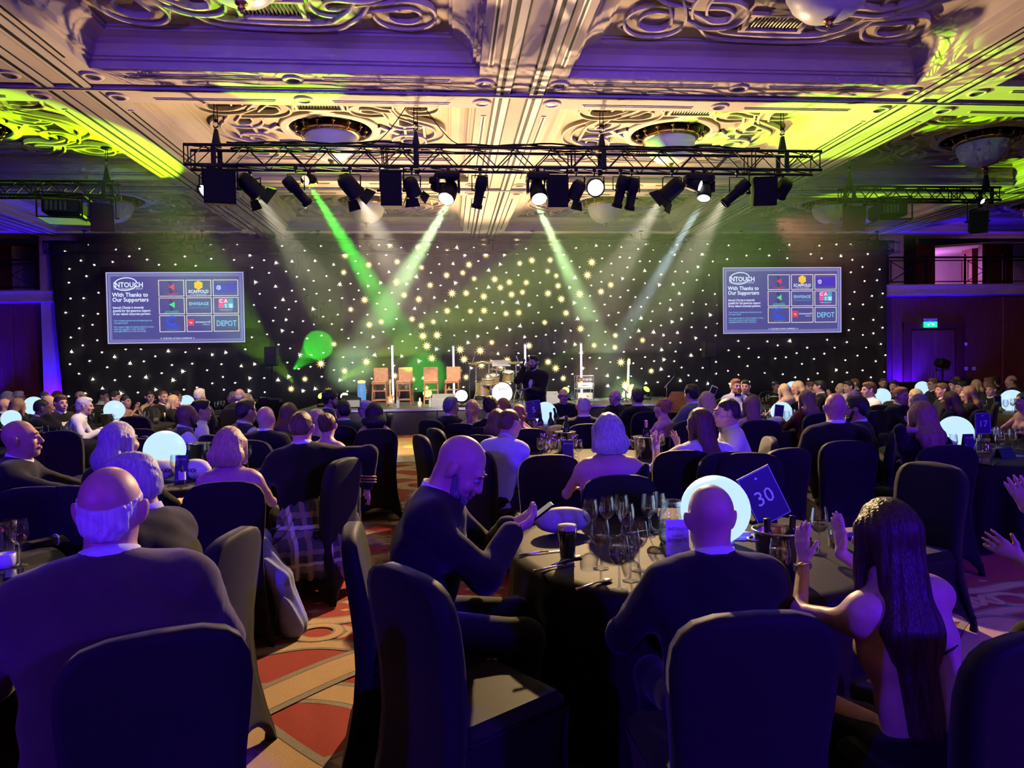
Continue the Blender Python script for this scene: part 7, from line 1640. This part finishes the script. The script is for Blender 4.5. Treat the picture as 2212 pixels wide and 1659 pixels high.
far_c = [
 ('b1', 'grey-templed man in a dinner jacket facing right at table five', 974, 858, -.85, dict(hair='short', hc='dgrey', skin='pink', Y=8.9, bow=True, q=1)), ('b2', 'blonde woman with a ponytail and bare shoulders at table five', 1021, 863, -.45, dict(sex='w', wear='bare', top='black', hair='pony', hc='blonde', Y=8.35, q=1)),
 ('b3', 'dark-haired woman with a curly updo at table five', 1060, 856, -.3, dict(sex='w', wear='top', top='black', hair='updo', hc='dark', Y=7.8, q=1)), ('b4', 'auburn woman beside the dark updo at table five', 1088, 860, -.6, dict(sex='w', wear='top', top='black', hair='bob', hc='auburn', Y=8.6)),
 ('b5', 'woman with brown hair left of the lilac shirt', 1076, 884, -.6, dict(sex='w', wear='top', top='black', hair='mid', hc='brown', Y=6.95, q=1)), ('b6', 'red-lit woman clapping in front of the lilac shirt', 1120, 874, .15, dict(sex='w', wear='bare', top='red', hair='bun', hc='ginger', skin='pink', arms='clap', hands=((.06, .30, 1.10), (.10, .32, 1.10)), hvis=True, Y=7.55, q=1)),
 ('b7', 'heavy balding man in a bow tie facing the camera at table five', 1217, 840, C_-.1, dict(hair='ring', hc='grey', bow=True, glasses=True, Y=11.1, wide=1.2, skin='pink', q=1)), ('b8', 'grey-cropped man in a black suit at table five, back turned', 1260, 855, -.05, dict(hair='crop', hc='grey', Y=7.95, skin='pink', q=1)),
 ('b9', 'bald man in a bow tie turned left at table five', 1328, 842, 2.1, dict(hair='ring', hc='white', bow=True, Y=10.8, skin='pink', q=1)), ('b10', 'dark-haired man in black at table five, back turned', 1376, 840, .15, dict(hair='short', hc='dark', Y=9.6, q=1)),
 ('b11', 'woman with a brown updo and black choker looking left', 1430, 861, .6, dict(sex='w', wear='bare', top='black', hair='updo', hc='ginger', Y=8.0, q=1)), ('b12', 'curly dark-haired man in a sage green jacket', 1494, 834, .55, dict(top='sage', hair='curly', hc='dark', Y=9.6, ztop=1.36)),
 ('b13', 'woman with long blonde hair right of the green jacket', 1525, 846, .2, dict(sex='w', wear='top', top='black', hair='long', hc='blonde', Y=8.4, q=1)), ('b14', 'fair man with black braces and bow tie facing the camera', 1589, 819, C_+.1, dict(wear='shirt', top='white', hair='short', hc='ginger', bow=True, beard='ginger', Y=11.9, arms='cross', ztop=1.42, braces=True, q=1)),
 ('b15', 'dark-haired man in a dinner jacket beside the man with braces', 1610, 821, C_-.6, dict(hair='short', hc='dark', bow=True, Y=12.3, ztop=1.42)), ('b16', 'woman with long light brown hair and bare shoulders at the ball table', 1622, 855, -.1, dict(sex='w', wear='bare', top='black', hair='vlong', hc='lbrown', Y=7.9, q=1, cl='black covered chair of the woman with light brown hair at the ball table')),
 ('b17', 'black-haired woman facing the camera below the right screen', 1677, 824, C_, dict(sex='w', wear='top', top='black', hair='bun', hc='black', skin='tan', Y=14.3, ztop=1.34)), ('b18', 'blonde woman with bare shoulders below the right screen', 1693, 829, .3, dict(sex='w', wear='bare', top='black', hair='long', hc='blonde', Y=11.2)),
 ('b19', 'short blonde woman below the right screen', 1722, 823, 1.0, dict(sex='w', wear='bare', top='black', hair='bob', hc='blonde', Y=11.9)), ('b20', 'brown-haired man second from the curtain below the right screen', 1750, 825, 1.2, dict(hair='short', hc='brown', Y=13.9)),
 ('b21', 'dark-haired man in black turned left below the right screen', 1770, 822, 1.0, dict(hair='short', hc='black', Y=12.5)), ('b22', 'woman with long fair hair in a dark red sequined dress', 1741, 843, .05, dict(sex='w', wear='top', top='sequin', hair='long', hc='lbrown', Y=8.65, q=1))]
far_r = [
 ('c1', 'smiling blonde woman waving under the right screen', 1815, 828, 1.6, dict(sex='w', wear='top', top='black', hair='bun', hc='blonde', arms='clap', hvis=True, Y=13.5)), ('c2', 'dark-haired man in a white shirt turned left under the right screen', 1833, 823, 1.7, dict(wear='shirt', top='white', hair='short', hc='dark', Y=13.0)),
 ('c3', 'short-haired man behind the man in the white shirt', 1845, 817, 1.3, dict(hair='crop', hc='brown', Y=13.8)), ('c4', 'bald head just behind the bald suited man', 1842, 843, .4, dict(hair='ring', hc='brown', Y=8.9)),
 ('c5', 'grey-haired man in a white shirt facing left, right of the curtain', 1877, 826, 1.45, dict(wear='shirt', top='white', hair='short', hc='brown', Y=10.4, wide=1.12, q=1)), ('c6', 'bearded man in black tie at the curtain edge', 1908, 817, C_-.35, dict(hair='crop', hc='brown', bow=True, beard='brown', Y=14.4)),
 ('c7', 'dark-haired man in a dinner jacket right of the curtain edge', 1931, 822, 2.2, dict(hair='short', hc='dark', bow=True, Y=13.4)), ('c8', 'fair man in a bow tie facing the camera with clasped hands', 1946, 837, C_+.35, dict(hair='short', hc='ginger', bow=True, skin='pink', arms='cross', Y=9.3, q=1, hvis=True)),
 ('c9', 'short blonde woman behind the dark head at table seventeen', 1976, 840, 1.2, dict(sex='w', wear='top', top='cream', hair='bob', hc='blonde', Y=10.0)), ('c10', 'dark-haired man behind the open-back dress', 1984, 850, .7, dict(hair='crop', hc='dgrey', Y=7.8, skin='pink')),
 ('c11', 'man with glasses and a white collar facing left by the small globe', 2016, 817, 1.5, dict(hair='short', hc='brown', glasses=True, Y=13.0, wide=1.15)), ('c12', 'brown-haired man facing left right of the glasses man', 2036, 828, 1.35, dict(hair='short', hc='brown', skin='pink', Y=10.8)),
 ('c13', 'dark-browed man further back facing left', 2061, 820, 1.5, dict(hair='short', hc='black', Y=12.4)), ('c14', 'smiling man with thick black hair facing left', 2078, 824, 1.45, dict(hair='short', hc='black', Y=11.9)),
 ('c15', 'woman with long straight brown hair near table seventeen', 2052, 846, .6, dict(sex='w', wear='top', top='black', hair='long', hc='brown', Y=8.6, q=1)), ('c16', 'grey-cropped man at the back by the dark wall', 2066, 812, .3, dict(hair='crop', hc='brown', Y=15.4)),
 ('c17', 'blonde woman looking down at the back right', 2108, 820, 1.3, dict(sex='w', wear='top', top='black', hair='mid', hc='blonde', Y=13.2)), ('c18', 'ginger-haired man with his back turned at the back right', 2135, 816, .5, dict(hair='short', hc='ginger', Y=14.4)),
 ('c19', 'brown-haired man in a dark suit facing left above the card', 2141, 829, 1.9, dict(hair='short', hc='brown', skin='pink', Y=11.6)), ('c20', 'bald man in a black jacket at the far right turned left', 2184, 811, 1.2, dict(hair='ring', hc='brown', Y=13.4, skin='pink', wide=1.15, ztop=1.38)),
 ('c21', 'dark-haired woman in profile at the right edge', 2210, 847, 1.5, dict(sex='w', wear='bare', top='black', hair='updo', hc='dark', Y=8.2)), ('c22', 'dark-haired guest behind the ginger man at the back right', 2148, 814, .9, dict(hair='curly', hc='dark', Y=14.8)), ('c23', 'woman with long fair hair behind the black-haired man on the right', 2092, 834, .8, dict(sex='w', wear='top', top='black', hair='long', hc='lbrown', Y=9.8))]
for (k, l, px, y, f, d) in far_l+far_c+far_r:
    d = dict(d); br = d.pop('braces', False); i = G_(k, l, px, y, face=f, seat=True, **d)
    if br:
        for sx in (-1, 1):
            b = MB(); b.tube([i['hip']+i['sp']*t_+i['X']*sx*.085+i['Fw']*o_ for t_, o_ in ((.02, .135), (.2, .140), (.34, .142), (.42, .118), (.475, .07))], .010, 5); b.build('brace', CL['black'], i['o'])
# the man speaking in front of the stage
sp_ = person('speaker', 'man in a black suit standing before the stage with paper and microphone', 1153, 768, Y=12.9, face=2.5, wide=1.14, stand=True, top='black', wear='suit', hair='short', hc='dark', beard='dark', skin='fair', q=1, tie='black', hyaw=-.1, lean=.02, hands=((-.02, .30, 1.12), (.10, .19, 1.50)), hvis=True, group='people standing', curl=.9, ztop=1.8, poles=((-.6, -.5, -.8), (.5, -.2, -1)))
Mw = Matrix.Translation(sp_['root']) @ Matrix.Rotation(sp_['face'], 4, 'Z') @ Matrix.Scale(sp_['s'], 4)
h0 = Mw @ Vector(sp_['Wr'][-1]+V3(0, .10, .03)); t = thing('paper_sheet', 'white sheet of notes in the speaker\'s hand', 'paper', h0, sp_['face']+.2); b = MB(); b.bbox((-.05, .02, 0), (.30, .20, .004), .001, R=Matrix.Rotation(.2, 3, 'Y')); b.build('sheet', mat('paper_white', (.85, .85, .82), .6), t); b = MB(); b.box((-.05, .02, .004), (.2, .12, .001), R=Matrix.Rotation(.2, 3, 'Y')); b.build('print_block', mat('paper_grey', (.6, .6, .6), .6), t)
h1 = Mw @ Vector(sp_['Wr'][1]+V3(-.02, .05, .06)); t = thing('microphone', 'black handheld microphone at the speaker\'s mouth', 'microphone', h1, sp_['face']); b = MB(); b.cyl((.03, .02, -.10), (-.01, 0, .05), .013, .018, 8); b.build('handle', m_black, t); b = MB(); b.ball((-.014, -.002, .07), .028, 10, 8); b.build('grille_head', mat('mic_mesh', (.12, .12, .12), .35, metal=.6), t)

# ---- chairs without a guest
for (x, y, f, l) in ((.07, 2.48, -.95, 'empty black covered chair in the aisle foreground, seat showing'), (-2.42, 4.55, .15, 'empty black covered chair behind the near left table'), (.70, 5.35, .05, 'empty black covered chair before the middle table'), (2.42, 5.35, .35, 'empty black covered chair right of the girl in white'), (2.05, 4.62, C_-.3, 'empty black covered chair behind the card reading thirty'),
                  (2.75, 4.10, 1.9, 'empty black covered chair right of the clapping long-haired woman'), (-.02, 6.9, -1.25, 'warm-lit empty chair by the dance floor, nearer of two'), (-1.02, 5.30, 1.2, 'black covered chair of the kilted man, turned to the table'), (.10, 7.6, -1.2, 'warm-lit empty chair by the dance floor, farther of two'), (-2.95, 7.4, -.2, 'empty black covered chair left of the globe, behind the grey bob'), (-3.6, 8.6, .3, 'empty black covered chair behind the big bald man'), (-4.3, 8.6, -.1, 'empty black covered chair at the left edge table'), (-4.55, 11.0, .0, 'empty chair before the white globe table, left one'), (-3.9, 11.4, .4, 'empty chair before the white globe table, right one'), (1.75, 5.4, -.1, 'empty black covered chair right of the silver-haired woman')):
    chair(x, y, f, l)
p = at(1462, 895, Y=17.0); t = thing('banquet_side_chair', 'uncovered orange-brown banquet chair at the right end of the stage', 'chair', (p.x, 17.0, 0), -.2)
mm = nmat('orange_fabric', (.50, .20, .07), (.40, .15, .05), .7, scale=20); b = MB(); b.bbox((0, 0, .44), (.42, .42, .07), .02); b.build('seat', mm, t); b = MB(); b.prism([(-.20, .50), (.20, .50), (.21, .82), (.15, .93), (-.15, .93), (-.21, .82)], .05, Matrix.Translation((0, -.18, 0)) @ Matrix.Rotation(PI/2, 4, 'X')); b.build('backrest', mm, t)
for sx in (-1, 1):
    for sy in (-1, 1): b = MB(); b.cyl((sx*.19, sy*.19, 0), (sx*.18, sy*.18, .42), .014, n=6); b.build('leg', m_gold, t)
# stand light by the exit door, trolley of dark cases
p = at(2036, 785, Y=19.5); t = thing('stand_lamp', 'lamp head on a black stand in front of the exit door', 'stage light', (p.x, 19.5, 0)); b = MB(); b.cyl((0, 0, 0), (0, 0, p.z-.1), .02, n=8); b.build('pole', m_black, t)
for k in range(3): b = MB(); b.cyl((0, 0, .5), (.35*math.cos(k*2.1), .35*math.sin(k*2.1), 0), .015, n=6); b.build('leg', m_black, t)
b = MB(); b.bbox((0, 0, p.z), (.34, .3, .24), .04, R=Matrix.Rotation(.4, 3, 'Y')); b.build('head', m_black, t); b = MB(); b.tube([(-.2, 0, p.z), (-.2, 0, p.z-.2), (.2, 0, p.z-.2), (.2, 0, p.z)], .014, 6); b.build('yoke', m_black, t)
p = at(2000, 832, Y=18.6); t = thing('service_counter', 'low black counter in front of the exit door', 'counter', (p.x, 18.6, 0)); b = MB(); b.bbox((.2, 0, .48), (3.4, .6, .96), .02); b.build('front', m_blackmat, t); b = MB(); b.bbox((.2, 0, .975), (3.5, .66, .03), .008); b.build('top', m_black, t)
